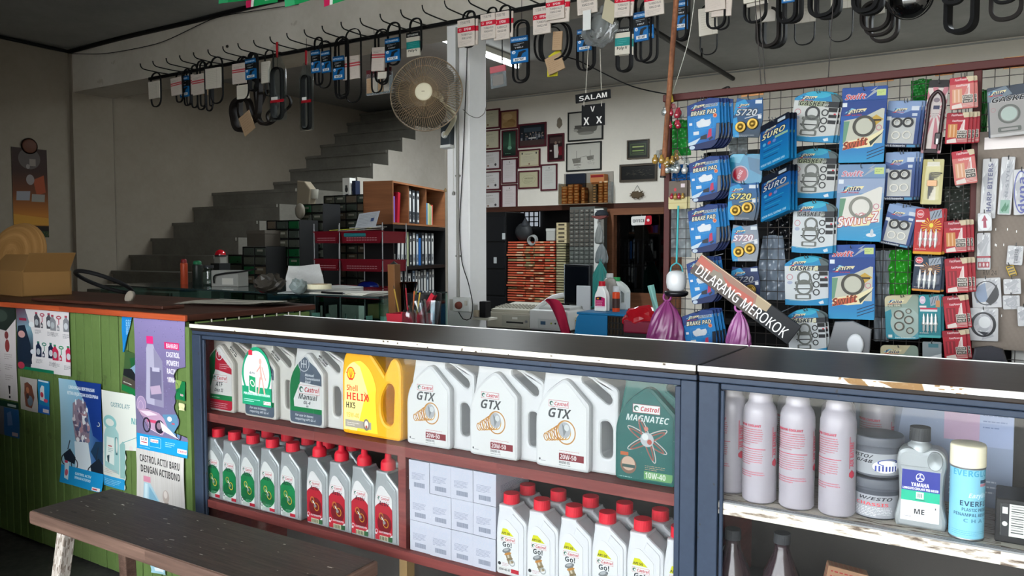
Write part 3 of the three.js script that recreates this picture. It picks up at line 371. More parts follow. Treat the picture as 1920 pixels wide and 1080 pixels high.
  const b = thing('carton', 'brown leaning carton with red grid print on the lower shelf', 'carton', [-.275, .4505, -1.64], .3); const g = mesh('box', rb(.075, .12, .03, .002, 0, .06, 0), tmat(C(128, 192, (c, w, h) => { rect(c, '#8a6a52', 0, 0, w, h); for (let i = 0; i < 9; i++) rect(c, '#8a2c2c', 10, 12 + i * 16, 108, 4); for (let i = 0; i < 7; i++) rect(c, '#8a6a52', 16 + i * 16, 0, 5, 160); }), .8), b); g.rotation.z = -.18;
}
// ---------------------------------------------------------------- green boarded service counter
const GZ = -1.62, GR = -2.262, GT = .966;
{
  const t = thing('service_counter', 'green boarded wooden counter with dark top left of the glass display', 'counter');
  const L = -4.6, w = .0555, n = Math.floor((GR - .02 - L) / w), variants = [0, 1, 2].map((k) => { const g = uvm(rb(w - .0045, .935, .014, .0025, k * .37, .487, 0), 1); return g.translate(-k * .37, 0, 0); });
  mesh('carcass', bb(L, GR - .002, .03, .94, -2.14, GZ - .016), mat(0x10150b, .9), t);
  for (let i = 0; i < n; i++) { const b = mesh('board', variants[i % 3], greenPaint, t); b.position.set(GR - .022 - w * (i + .5), 0, GZ - .008 + (R() - .5) * .002); }
  mesh('corner_post', uvm(rb(.02, .92, .024, .003, GR - .01, .48, GZ - .004)), greenPaint, t);
  for (let i = 0; i < 9; i++) { const b = mesh('board', variants[i % 3], greenPaint, t); b.rotation.y = Math.PI / 2; b.position.set(GR - .001, 0, GZ - .045 - w * i); }
  for (let i = 1; i < 9; i++) mesh('cover_nail', bx(.002, .03, .004, GR + .007, .95, GZ - .02 - w * i), offWhite, t);
  mesh('countertop', uvm(rb(GR + .01 - L, .022, .56, .004, (GR + .01 + L) / 2, GT + .004, GZ - .262)), darkWood, t);
  mesh('front_edge', uvm(rb(GR + .012 - L, .02, .012, .003, (GR + .012 + L) / 2, GT + .003, GZ + .024)), orangeEdge, t);
}
// ---------------------------------------------------------------- posters and scraps pasted on the boards
function paper(w, h, seed, o = {}) { // a sheet with waves, uneven or torn edges
  const nx = 14, ny = o.tear ? 48 : 18, g = new THREE.PlaneGeometry(w, h, nx, ny), p = g.attributes.position, r = rng(seed), f = Array.from({ length: 6 }, () => r() * 6.3);
  for (let i = 0; i < p.count; i++) {
    let x = p.getX(i), y = p.getY(i); const u = x / w + .5, v = y / h + .5;
    const z = (o.wave ?? .002) * (1 + .6 * Math.sin(u * 5 + f[0]) + .5 * Math.sin(v * 7 + f[1] + u * 3)) + (o.curlR ?? 0) * Math.max(0, u - .8) ** 2 * 25 + (o.curlB ?? 0) * Math.max(0, .25 - v) ** 2 * 16;
    if (o.tear) { const e = o.tear(v); if (u > e) { x = w * (e - .5); g.attributes.uv.setX(i, e); } }
    p.setXYZ(i, x, y, z);
  }
  g.computeVertexNormals(); return g;
}
function poster(label, q, tex, seed, o = {}) {
  const Q = quad(...q, o.z ?? GZ + .003), t = thing(o.name ?? 'poster', label, o.cat ?? 'poster', Q.c);
  t.rotation.z = Q.a; mesh('paper', paper(Q.w, Q.h, seed, o), tmat(tex, o.rough ?? .5, { side: THREE.DoubleSide }), t); return t;
}
const oilBottle = (c, x, y, s, body, cap, lab) => { poly(c, body, x, y + 100 * s, x, y + 26 * s, x + 10 * s, y + 12 * s, x + 10 * s, y, x + 24 * s, y, x + 26 * s, y + 14 * s, x + 40 * s, y + 36 * s, x + 40 * s, y + 100 * s); rect(c, cap, x + 9 * s, y - 6 * s, 16 * s, 12 * s); disc(c, lab, x + 17 * s, y + 64 * s, 13 * s, 22 * s); };
poster('white poster with rows of small oil bottle pictures, top of the green boards', [[31, 578], [131, 584], [133, 706], [34, 690]], C(384, 448, (c, w, h) => { rect(c, '#dcd9da', 0, 0, w, h); rect(c, grad(c, 0, 0, 150, 300, '#5c3c4a', '#7fa8ba', '#2c3440'), 0, 0, 120, h); poly(c, '#dcd9da', 70, 0, 150, 0, 150, h, 96, h, 130, 220); rect(c, '#9a2c4a', 20, 70, 56, 18); poly(c, '#1d2a3c', 10, 130, 60, 120, 100, 260, 110, 400, 0, 400, 0, 180); disc(c, '#c89a96', 34, 190, 26, 26); disc(c, '#e2e8ea', 112, 112, 20); disc(c, '#cfd6dc', 116, 310, 18);
  const put = (x, y, a, cap) => { oilBottle(c, x, y, 1.05, a, cap, '#aab0b4'); oilBottle(c, x + 92, y, 1.05, a, cap, '#c8ccd0'); hoop(c, cap, x + 62, y + 10, 14, 7, 9); line(c, cap, 5, x + 62, y + 20, x + 62, y + 60); oilBottle(c, x + 48, y + 62, .42, a, cap, '#ccc'); }; put(136, 26, '#4c4e56', '#a83a50'); put(254, 36, '#84868c', '#a83a50'); put(140, 236, '#1d2a46', '#2c7a66'); put(262, 246, '#c02a4c', '#2c8a5e');
  for (const [x, y] of [[136, 146], [230, 152], [262, 156], [340, 160], [140, 360], [236, 366], [262, 372], [340, 378]]) small(c, x, y, 50, 4, 8, '#7c7a80', 3); rect(c, '#0f7a58', 30, 426, 240, 22); disc(c, '#b83a50', 26, 420, 26, 26); }), 1);
poster('pale poster with a dark picture and an exclamation mark at the far left edge', [[-60, 566], [29, 575], [34, 752], [-55, 735]], C(320, 448, (c, w, h) => { rect(c, '#cfc8c8', 0, 0, w, h); poly(c, '#26302c', 120, 0, 320, 0, 320, 60, 260, 120, 180, 110, 90, 140, 60, 90); disc(c, '#3d4a42', 220, 50, 50, 30); disc(c, '#b04a3c', 190, 170, 14, 22); disc(c, '#b04a3c', 190, 220, 12); for (let k = 0; k < 3; k++) small(c, 170, 120 + k * 80, 50, 5, 11, '#a49a9c', 3); disc(c, '#7c3a3c', 262, 140, 12, 18); disc(c, '#8c3a3a', 266, 190, 14, 30); for (let k = 0; k < 3; k++) small(c, 246, 230 + k * 50, 50, 3, 10, '#9c9294', 3); poly(c, '#1c1c1e', 262, 380, 276, 380, 272, 420, 266, 420); rect(c, '#1c1c1e', 264, 428, 10, 12); }), 2);
poster('small pale poster with a brown engine picture below the bottle poster', [[38, 706], [71, 711], [71, 774], [40, 766]], C(192, 320, (c, w, h) => { rect(c, '#b9b4b0', 0, 0, w, h); poly(c, '#7c4a3a', 50, 60, 90, 40, 140, 70, 160, 180, 130, 290, 60, 280, 40, 160); disc(c, '#b07050', 86, 120, 20, 30); disc(c, '#6a7c8c', 110, 220, 30, 50); disc(c, '#4a3a3a', 80, 180, 18, 26); }), 3);
poster('small blue poster with a white bottle beside the engine picture poster', [[72, 711], [93, 715], [93, 779], [72, 772]], C(128, 320, (c, w, h) => { rect(c, '#1c86b8', 0, 0, w, h); rect(c, '#d8e2e6', 8, 4, 108, 14); poly(c, '#dfe6ea', 30, 90, 50, 50, 74, 56, 84, 200, 24, 196); disc(c, '#c83a50', 52, 140, 18, 26); disc(c, '#d8486a', 92, 190, 22, 18); rect(c, '#2468c0', 0, 240, w, 80); rect(c, '#e8d8dc', 58, 272, 60, 34); }), 4);
poster('dim blue and grey poster with a dark green band, lowest at the far left', [[-30, 742], [36, 756], [38, 822], [-28, 806]], C(256, 256, (c, w, h) => { rect(c, '#77757a', 0, 0, w, h); rect(c, '#0c3c2c', 0, 0, w, 46); rect(c, '#b8c0bc', 180, 18, 60, 18); rect(c, '#2a62a0', 150, 50, 106, 206); poly(c, '#6a8ac0', 170, 90, 200, 70, 210, 170, 176, 180); disc(c, '#4a484c', 60, 140, 50, 60); rect(c, '#b4a0a8', 206, 220, 40, 26); }), 5);
poster('blue poster of a splashing engine above two parked motorcycles', [[113, 708], [193, 721], [196, 921], [117, 902]], C(384, 768, (c, w, h) => { rect(c, grad(c, 0, 0, w, 0, '#a9cfe2', '#7fb4d2', '#1c3f8c'), 0, 0, w, h); poly(c, '#1a3a86', 384, 0, 384, 420, 300, 380, 260, 180, 180, 60, 150, 0); T(c, 'LINDUNGAN BERTERUSAN', 90, 66, 34, '#eef4f8', { w: 240 }); T(c, 'KETIKA ENJIN TIDAK DIHIDUPKAN', 74, 110, 34, '#eef4f8', { w: 286 });
  poly(c, '#8e7f90', 120, 170, 180, 130, 240, 150, 260, 240, 270, 360, 250, 470, 190, 500, 130, 440, 110, 300); const r = rng(3); for (let i = 0; i < 60; i++) disc(c, ['#d9cfd6', '#6a5a70', '#b08a94', '#eef0f4', '#4a5a80'][i % 5], 120 + r() * 140, 140 + r() * 320, 4 + r() * 16, 6 + r() * 24); poly(c, '#dfeaf2', 120, 450, 250, 440, 290, 700, 130, 640); hoop(c, '#e8ecd8', 352, 290, 14, 4); disc(c, '#1a3a86', 344, 286, 14);
  poly(c, '#23405c', 270, 500, 320, 420, 384, 410, 384, 560, 320, 560); for (const [x, y, s] of [[70, 560, 1], [330, 600, 1.3]]) { hoop(c, '#1c222c', x - 40 * s, y + 40 * s, 26 * s, 8, 34 * s); hoop(c, '#1c222c', x + 50 * s, y + 60 * s, 28 * s, 8, 38 * s); poly(c, '#202a38', x - 50 * s, y, x + 10 * s, y - 50 * s, x + 60 * s, y + 10 * s, x + 50 * s, y + 60 * s, x - 40 * s, y + 40 * s); line(c, '#2c3444', 8, x - 10 * s, y - 40 * s, x + 10 * s, y - 110 * s); }
  rect(c, '#1e9ad6', 0, 640, w, 128); poly(c, '#cfe4ee', 30, 620, 70, 610, 74, 740, 36, 730); rect(c, '#c83a5a', 32, 604, 26, 18); disc(c, '#c85a70', 52, 690, 14, 24); T(c, 'CASTROL ACTIV', 130, 690, 24, '#e6f4fa', { w: 150 }); T(c, 'DENGAN ACTIBOND', 130, 718, 24, '#e6f4fa', { w: 150 }); rect(c, '#f2f0f0', 300, 742, 70, 22); rect(c, '#c0303c', 306, 750, 40, 8); }), 6, { wave: .003, curlB: .012 });
poster('white poster with a pale teal oil jug, between the blue and purple posters', [[193, 731], [259, 741], [256, 926], [196, 907]], C(352, 704, (c, w, h) => { rect(c, '#d6dad2', 0, 0, w, h); T(c, 'CASTROL ATF', 100, 110, 46, '#6b8e92', { w: 190 }); T(c, 'NEW', 300, 210, 60, '#3f9a9c', { w: 120 }); line(c, '#4a9ca0', 4, 210, 360, 352, 300); hoop(c, '#86bcbc', 80, 230, 60, 26, 40); poly(c, '#9cc4c2', 10, 330, 30, 280, 130, 250, 170, 300, 170, 600, 20, 560); poly(c, '#d9e4de', 40, 340, 120, 340, 120, 540, 30, 520); rect(c, '#3c6a70', 134, 330, 20, 130); disc(c, '#d6dad2', 146, 390, 8, 56); rect(c, '#b4585c', 56, 400, 40, 8); small(c, 54, 420, 60, 3, 12, '#5a7a80', 3); poly(c, '#2c4a50', 44, 480, 70, 470, 66, 530, 50, 520); poly(c, '#8fb8b4', 176, 380, 210, 350, 230, 370, 226, 620, 180, 620); small(c, 10, 576, 150, 3, 12, '#b89a9c', 3); rect(c, '#2a9ad2', 0, 626, 220, 78); small(c, 14, 648, 180, 4, 12, '#a8daf0', 4); disc(c, '#d8cfcc', 290, 430, 26, 60); }), 7, { wave: .003, tear: (v) => v > .42 ? 1 : .62 + .1 * v + .02 * Math.sin(v * 60) });
poster('purple poster of a grey oil bottle and a racing car with torn right edge', [[255, 596], [353, 602], [352, 858], [259, 838]], C(512, 1152, (c, w, h) => { rect(c, grad(c, 0, 0, 0, h, '#8a7fae', '#6d6488', '#7a7494'), 0, 0, w, h); const r = rng(8); for (let i = 0; i < 260; i++) rect(c, i % 2 ? '#9388b6' : '#61587c', r() * w, r() * 900, 2 + r() * 5, 2 + r() * 5);
  poly(c, '#a9a6bc', 110, 700, 116, 260, 130, 220, 190, 220, 200, 260, 270, 360, 276, 760, 120, 740); poly(c, '#8a86a0', 190, 250, 270, 360, 276, 760, 190, 750); rect(c, '#d8307a', 124, 150, 66, 66); poly(c, '#6a6684', 150, 420, 256, 440, 258, 700, 150, 690); rect(c, '#b8b4c8', 170, 420, 70, 36); poly(c, '#b09cb4', 150, 590, 240, 570, 256, 640, 160, 660);
  rect(c, '#d02c6c', 298, 190, 150, 60); T(c, 'BAHARU', 316, 240, 54, '#f2dce6', { w: 118 }); ['CASTROL', 'POWER1', 'RACING', '10W-50'].forEach((s, i) => T(c, s, 310, 318 + i * 72, 62, '#e9e5f0', { w: [140, 130, 116, 120][i] }));
  disc(c, '#a08cb0', 60, 760, 46, 76); hoop(c, '#c8b0c4', 60, 760, 46, 5, 76); hoop(c, '#c8b0c4', 56, 770, 24, 4, 44); hoop(c, '#3a3448', 120, 850, 40, 16, 58); poly(c, '#b494ae', 20, 800, 120, 790, 230, 812, 330, 900, 262, 1000, 130, 960, 80, 880); poly(c, '#d8c8d4', 40, 812, 140, 806, 220, 830, 120, 850); poly(c, '#c8486c', 90, 876, 200, 880, 240, 910, 110, 900); poly(c, '#8a7494', 60, 850, 110, 870, 140, 950, 110, 940); line(c, '#4a4058', 4, 20, 800, 130, 960); line(c, '#e4d8e4', 4, 140, 960, 250, 996); hoop(c, '#2c2838', 110, 930, 34, 14, 60); disc(c, '#2a2636', 236, 930, 44, 58); disc(c, '#8a7484', 230, 924, 22, 30); poly(c, '#5a88a8', 260, 820, 400, 800, 430, 1000, 330, 960); disc(c, '#d8dce4', 330, 850, 22); rect(c, '#c84a5c', 350, 880, 30, 12); hoop(c, '#2c2838', 420, 960, 24, 12, 60); poly(c, '#e0dce6', 240, 880, 330, 940, 420, 1010, 260, 960);
  rect(c, '#1e97d0', 0, 1016, w, 136); rect(c, '#eef0f2', 36, 1040, 86, 74); T(c, 'LCR', 50, 1072, 34, '#20303c', { w: 60 }); rect(c, '#c0384c', 50, 1084, 60, 8); c.strokeStyle = '#bfe2f2'; c.lineWidth = 3; c.strokeRect(136, 1034, 110, 80); rect(c, '#e8e4e8', 146, 1046, 76, 30); T(c, 'Castrol', 150, 1070, 22, '#c0303c', { it: 1, w: 66 }); small(c, 290, 1052, 100, 3, 16, '#a8daf0', 6); small(c, 30, 1130, 180, 1, 9, '#a8daf0', 4); rect(c, '#e6e2e6', 410, 1086, 96, 40); T(c, 'Castrol', 416, 1114, 26, '#c0303c', { it: 1, w: 84 }); }), 9, { wave: .004, tear: (v) => v > .66 ? 1 - .03 * (1 - v) : v > .4 ? .79 + .04 * Math.sin(v * 40) + .25 * Math.max(0, v - .58) : v > .16 ? .78 + .05 * Math.sin(v * 31) : 1, curlB: .004 });
poster('white poster with black heading and a pale blue bottle, lowest right on the boards', [[258, 838], [348, 859], [349, 1010], [258, 982]], C(512, 768, (c, w, h) => { rect(c, '#cbc8c4', 0, 0, w, h); const r = rng(12); for (let i = 0; i < 40; i++) rect(c, '#bcb8b2', r() * w, 0, 2, h); T(c, 'CASTROL ACTIV BARU', 34, 130, 96, '#232324', { w: 440 }); T(c, 'DENGAN ACTIBOND', 40, 232, 96, '#232324', { w: 436 }); rect(c, '#d08aa0', 70, 268, 74, 56); poly(c, '#a4c4d2', 74, 330, 140, 330, 240, 480, 240, 768, 60, 768); poly(c, '#7cacc4', 130, 360, 230, 490, 230, 620, 130, 520); poly(c, '#c4dbe2', 84, 340, 112, 340, 112, 768, 76, 768); disc(c, '#b4a8a0', 310, 420, 36, 64); disc(c, '#d8d0ca', 306, 400, 20, 36); poly(c, '#8a7c76', 290, 480, 340, 470, 330, 510); }), 10, { wave: .003 });
poster('torn blue poster scrap hanging like a pennant from the counter edge', [[230, 593], [250, 595], [250, 662], [230, 660]], C(96, 256, (c, w, h) => { rect(c, '#1c7ec2', 0, 0, w, h); c.save(); c.translate(50, 20); c.rotate(1.5); for (let i = 0; i < 3; i++) T(c, 'CASTROL', 0, 20 - i * 22, 22, '#a8d4ee', { w: 110 }); c.restore(); }), 11, { name: 'paper_scrap', tear: (v) => .12 + v * .88 });
poster('dark green poster remnant with a blue bonnet behind the purple poster', [[233, 655], [262, 668], [262, 746], [233, 732]], C(128, 256, (c, w, h) => { rect(c, '#3d5a34', 0, 0, w, h); poly(c, '#1f5c34', 40, 40, 120, 0, 128, 60, 60, 110); poly(c, '#7c9cb4', 20, 130, 90, 60, 128, 60, 128, 160, 0, 150); poly(c, '#1c2024', 0, 120, 60, 100, 128, 150, 128, 168, 0, 160); rect(c, '#4a443c', 0, 165, w, 50); rect(c, '#17703c', 0, 216, w, 40); small(c, 10, 196, 100, 1, 8, '#c8ccc0', 5); }), 12, { name: 'paper_scrap', z: GZ + .0018 });
poster('green poster scrap with a tiny white logo right of the purple poster', [[330, 712], [349, 716], [348, 752], [330, 748]], C(96, 160, (c, w, h) => { rect(c, '#16713f', 0, 0, w, h); poly(c, '#7f9a50', 0, 0, 60, 0, 40, 60, 0, 80); rect(c, '#dcd6d4', 46, 108, 34, 16); rect(c, '#b8404c', 50, 113, 24, 6); }), 13, { name: 'paper_scrap' });
poster('cream paper scrap stuck right of the purple poster', [[337, 756], [348, 757], [347, 771], [336, 768]], C(32, 32, (c, w, h) => rect(c, '#cfcf9c', 0, 0, w, h)), 14, { name: 'paper_scrap', cat: 'paper scrap' });
poster('pale blue paper scrap low on the boards behind the bench', [[285, 1056], [312, 1062], [310, 1078], [284, 1072]], C(32, 32, (c, w, h) => { rect(c, '#9cc4d2', 0, 0, w, h); rect(c, '#dfe8ea', 8, 12, 20, 12); }), 15, { name: 'paper_scrap', cat: 'paper scrap' });
// ---------------------------------------------------------------- bench in front
{
  const t = thing('bench', 'low dark wooden bench with worn paint-flecked seat in front of the counters', 'bench', [-1.805, 0, -1.273], rad(.6));
  const seatMat = tmat(C(1024, 256, (c, w, h) => { rect(c, '#3b332e', 0, 0, w, h); const r = rng(21); for (let i = 0; i < 900; i++) rect(c, ['#453a33', '#332b27', '#4a4038', '#2f2825'][i % 4], r() * w, r() * h, 20 + r() * 120, 1 + r() * 1.5); for (let i = 0; i < 46; i++) { c.save(); c.translate(r() * w, r() * h); c.rotate((r() - .5) * .6); rect(c, ['#b8b2a8', '#8f877c', '#c9c4bb'][i % 3], 0, 0, 3 + r() * 12, 1 + r() * 3); c.restore(); } disc(c, '#15110f', 960, 150, 18, 7); disc(c, '#191513', 70, 70, 16, 5); disc(c, '#191513', 118, 190, 14, 4); }), .5, { bumpMap: texBump, bumpScale: .0012 });
  const edgeMat = tmat(woodTex([72, 54, 46], [112, 88, 76], 61), .7);
  const seat = ext(shape([[-.545, -.122], [.53, -.128], [.545, -.05], [.54, .126], [-.542, .124], [-.548, .02]]), .038, .005, 3).rotateX(-Math.PI / 2);
  mesh('seat_edge', uvm(seat.clone().translate(0, .41, 0)), edgeMat, t);
  mesh('seat', uvbox(ext(shape([[-.54, -.117], [.526, -.123], [.54, -.05], [.535, .121], [-.537, .119], [-.543, .02]]), .0015), -.55, -.13, .55, .13).rotateX(-Math.PI / 2).translate(0, .4478, 0), seatMat, t);
  const legW = tmat(C(64, 256, (c, w, h) => { rect(c, '#a8a098', 0, 0, w, h); const r = rng(5); for (let i = 0; i < 160; i++) rect(c, ['#6a5f56', '#c4bdb4', '#857a70'][i % 3], r() * w, r() * h, 2 + r() * 6, 2 + r() * 14); }), .8);
  for (const [x, z, m] of [[-.42, .085, legW], [-.42, -.085, edgeMat], [.42, .085, edgeMat], [.42, -.085, edgeMat]]) { const sx = Math.sign(x), sz = Math.sign(z); const g = rb(.038, .425, .035, .004, 0, -.2125, 0); const l = mesh('leg', g, m, t); l.position.set(x, .413, z); l.rotation.set(-sz * .1, 0, sx * .1); }
  mesh('stretcher', uvm(bx(.03, .04, .2, -.44, .17, 0)), edgeMat, t); mesh('stretcher', uvm(bx(.03, .04, .2, .44, .17, 0)), edgeMat, t);
}
// ---------------------------------------------------------------- things lying on the green counter
{
  const y = GT + .0155;
  const b = thing('wooden_plank', 'loose dark plank lying on the green counter top', 'plank', [-2.93, y, -1.72], rad(.5)); mesh('plank', uvm(rb(.86, .012, .09, .003, 0, .0065, 0)), darkWood, b);
  const c = thing('cardboard_box', 'opened brown cardboard box at the far left of the green counter', 'box', [-3.82, y, -1.9], -.1), cm = mat(0x8e6a3c, .85);
  mesh('box_body', [bx(.36, .11, .006, 0, .056, .1), bx(.36, .11, .006, 0, .056, -.1), bx(.006, .11, .2, -.177, .056, 0), bx(.006, .11, .2, .177, .056, 0), bx(.36, .004, .2, 0, .003, 0)], cm, c);
  const f = mesh('flap', bx(.36, .1, .004, 0, .05, 0), cm, c); f.position.set(0, .11, .1); f.rotation.x = -.75; const f2 = mesh('flap', bx(.004, .11, .19, 0, .055, 0), cm, c); f2.position.set(.178, .108, 0); f2.rotation.z = -.7;
  const s = thing('straw_hat', 'round tan woven hat standing behind the cardboard box at far left', 'hat', [-4.3, y, -2.08], .3); const sm = mesh('crown', lathe([[0, .05], [.12, .045], [.17, .02], [.18, 0], [.172, 0], [.16, .016], [.11, .037], [0, .042]], 36), tmat(woodTex([150, 110, 62], [186, 142, 88], 77), .8), s); sm.rotation.x = 1.3; sm.position.y = .168;
  const p = thing('newspaper', 'spread newspaper lying on the right end of the green counter', 'newspaper', [-2.5, y + .001, -2.0], .12);
  const np = tmat(C(512, 256, (k, w, h) => { rect(k, '#b9b4a6', 0, 0, w, h); for (let i = 0; i < 5; i++) small(k, 14 + i * 100, 60, 84, 18, 10, '#77746c', 3); rect(k, '#5c5a56', 20, 20, 300, 22); rect(k, '#8a8880', 220, 120, 120, 90); }), .9);
  for (let i = 0; i < 2; i++) { const g = paper(.46 - i * .06, .2, 31 + i, { wave: .0025, curlR: .006 }).rotateX(-Math.PI / 2).translate(i * .03, .001 + i * .006, i * .02); mesh('page', g, np, p); }
  const r1 = thing('hose_ring', 'black rubber hose ring lying behind the plank by the cardboard box', 'hose', [-3.43, y, -2.02]); mesh('hose', new THREE.TorusGeometry(.12, .009, 10, 40).rotateX(Math.PI / 2 - .45).translate(0, .062, 0), rubber, r1);
  const bl = thing('plastic_disc', 'pale round plastic disc leaning on the loose plank', 'disc', [-2.86, y, -1.79]); mesh('disc', lathe([[0, .012], [.022, .012], [.024, .01], [.024, 0], [0, 0]], 24).rotateX(1.2).translate(0, .025, 0), mat(0x8c8478, .6), bl);
}
// ---------------------------------------------------------------- inner work area: glass case, trolley, drawers, bookcase
const CT = .98;
{
  const a = PY(320, 546, CT), b = PY(722, 556, CT), x0 = -4.5, x1 = b.x, z0 = b.z + .04, z1 = z0 - .5;
  const t = thing('glass_case', 'low all-glass showcase with papers on its top behind the front counter', 'glass case');
  mesh('glass_top', bb(x0, x1, CT - .008, CT, z1, z0), new THREE.MeshPhysicalMaterial({ color: 0x2b3a3a, roughness: .06, metalness: 0 }), t);
  mesh('front_glass', bb(x0, x1, .8, CT - .009, z0 - .006, z0), glassMat(0xd8f0ec), t); mesh('end_glass', bb(x1 - .006, x1, .8, CT - .009, z1, z0 - .007), glassMat(0xd8f0ec), t);
  for (const k of [0, .34, .66, .97]) mesh('glass_support', bb(x1 - .02 - (x1 - x0) * k, x1 - .01 - (x1 - x0) * k, .82, CT - .01, z0 - .3, z0 - .02), glassMat(0xd8e6e4), t);
  mesh('case_floor', bb(x0, x1, .78, .8, z1, z0), darkGrey, t); mesh('case_base', bb(x0, x1, 0, .78, z1 + .02, z0 - .02), mat(0x2a2c2a, .7), t);
  // goods inside
  const r = rng(44); for (let i = 0; i < 9; i++) { const g = thing('packed_part', 'small clear-wrapped part inside the glass showcase, ' + nth[i] + ' from the right', 'packed part', [x1 - .1 - i * .085, .801, z0 - .1 - r() * .06], r() * 3, 'wrapped parts in the glass showcase'); mesh('wrapped_part', new THREE.DodecahedronGeometry(.022 + r() * .014, 0).scale(1.3, .7 + r() * .4, 1).translate(0, .03, 0), i % 3 ? new THREE.MeshStandardMaterial({ color: 0x8a9490, roughness: .25, metalness: .3 }) : mat(0xc9cdc8, .4), g); mesh('header', rb(.04, .025, .002, .0005, 0, .065, 0), mat(0xcfd4cc, .5), g); }
  const bx1 = thing('cardboard_box', 'brown cardboard box inside the glass showcase', 'box', [x1 - .24, .801, z0 - .33]); mesh('box', rb(.17, .07, .1, .002, 0, .085, 0), mat(0x8a6440, .85), bx1); mesh('box_stand', rb(.2, .05, .12, .002, 0, .025, 0), darkGrey, bx1); mesh('tape', bx(.03, .001, .1, 0, .1205, 0), mat(0xa8895c, .4), bx1);
  // papers on top
  const sheet = (label, px, py, w, d, turn, n = 1, m = paperMat) => { const c = PY(px, py, CT + .002), t2 = thing('paper_sheets', label, 'papers', [c.x, CT + .0005, c.z], turn); for (let i = 0; i < n; i++) { const q = mesh('sheet', rb(w, .0025, d, .0008, 0, .0015 + i * .003, 0), m, t2); q.rotation.y = (i % 3 - 1) * .07; } return t2; };
  sheet('white paper sheets on the right end of the glass showcase', 655, 550, .3, .21, .2, 3); sheet('stack of papers behind the white sheets on the glass showcase', 610, 546, .22, .3, -.3, 8, mat(0xc6c8c6, .8)); sheet('thin grey papers on the glass showcase near the crumpled bag', 560, 549, .16, .12, .5, 2, mat(0xa9b0b0, .8));
  const bag = (label, px, py, rr, col, sy, seed) => { const c = PY(px, py, CT), t2 = thing('plastic_bag', label, 'plastic bag', [c.x, CT, c.z]), g = new THREE.IcosahedronGeometry(rr, 3), p = g.attributes.position, q = rng(seed), f = [q() * 6, q() * 6, q() * 6]; for (let i = 0; i < p.count; i++) { const x = p.getX(i) / rr, y = p.getY(i) / rr, z = p.getZ(i) / rr, k = 1 + .16 * Math.sin(5 * x + f[0]) * Math.cos(6 * y + f[1]) + .1 * Math.sin(11 * z + 7 * y + f[2]); p.setXYZ(i, x * rr * k, Math.max(0, (y + 1) * rr * sy * k), z * rr * k); } g.computeVertexNormals(); mesh('bag', g, mat(col, .4), t2); return t2; };
  bag('crumpled pale grey bag on the glass showcase', 560, 552, .04, 0x84908f, .9, 3); bag('grey lumpy bag on the left of the glass showcase', 505, 549, .07, 0x3a3630, .6, 5); bag('red crumpled wrapper on the glass showcase left of the pale bag', 494, 549, .035, 0xc21a30, 1.1, 9);
  const fold = thing('folded_cloth', 'pale grey folded cloth standing upright on the glass showcase', 'cloth', PY(562, 551, CT + .001).add(V(-.06, 0, -.1))); mesh('cloth', paper(.2, .13, 61, { wave: .02, tear: (v) => .82 + .18 * (1 - v) }).translate(0, .066, 0).rotateX(-.3), tmat(texDull, .9, { side: THREE.DoubleSide }), fold); fold.rotation.y = .5;
  const tp = thing('tape_roll', 'roll of cream tape on the papers on the glass showcase', 'tape roll', PY(599, 541, CT + .028).add(V(0, -.0015, 0))); mesh('tape', ring(.055, .04, .022).rotateX(-Math.PI / 2), mat(0xd9d2b4, .5), tp); mesh('core', ring(.04, .036, .022).rotateX(-Math.PI / 2), mat(0x9a7c50, .7), tp);
  const pen = thing('pen', 'black pen lying on the white sheets on the glass showcase', 'pen', PY(624, 549, CT + .012)); mesh('barrel', rod(V(-.07, .0, 0), V(.07, 0, .01), .005), black, pen); mesh('tip', rod(V(.07, 0, .01), V(.085, 0, .012), .0025), steel, pen);
  const can = (label, px, col, cap, h, rr, z) => { const c = P(px, 552, z), t2 = thing('spray_can', label, 'spray can', [c.x, CT, z]); mesh('can', lathe([[0, 0], [rr, 0], [rr, h * .8], [rr * .85, h * .84], [0, h * .84]], 24), mat(col, .4), t2); mesh('cap', lathe([[rr * .8, h * .83], [rr * .8, h * .95], [rr * .5, h], [0, h]], 24), mat(cap, .4), t2); };
  const zc = z0 - .3; can('orange spray can with dark red cap on the left of the showcase', 346, 0xb4482a, 0x7a1c1e, .15, .021, zc); can('dark bottle with green cap beside the orange spray can', 371, 0x1c2420, 0x1e6a44, .14, .03, zc - .02);
  const jar = thing('glass_jar', 'small clear jar beside the green-capped bottle on the showcase', 'jar', [P(392, 552, zc).x, CT, zc]); mesh('jar', lathe([[0, 0], [.03, 0], [.034, .01], [.034, .08], [.026, .09], [.026, .1]], 24), glassMat(0xc8d8d4), jar); mesh('lid', cyl(.028, .028, .014, 24, 0, .107, 0), darkGrey, jar);
  const box = thing('white_box', 'pale grey box with a bent black cable on the left of the showcase', 'box', [P(440, 550, zc).x, CT, zc + .03], .3); mesh('box', rb(.17, .09, .1, .004, 0, .045, 0), mat(0x8e8f8a, .7), box); mesh('cable', tube([[-.06, .02, .06], [-.05, .06, .07], [.02, .075, .075], [.12, .085, .07], [.2, .1, .05]], .005, 24), rubber, box); mesh('label', bx(.07, .035, .001, .02, .03, .0505), mat(0xb9b8b0, .7), box);
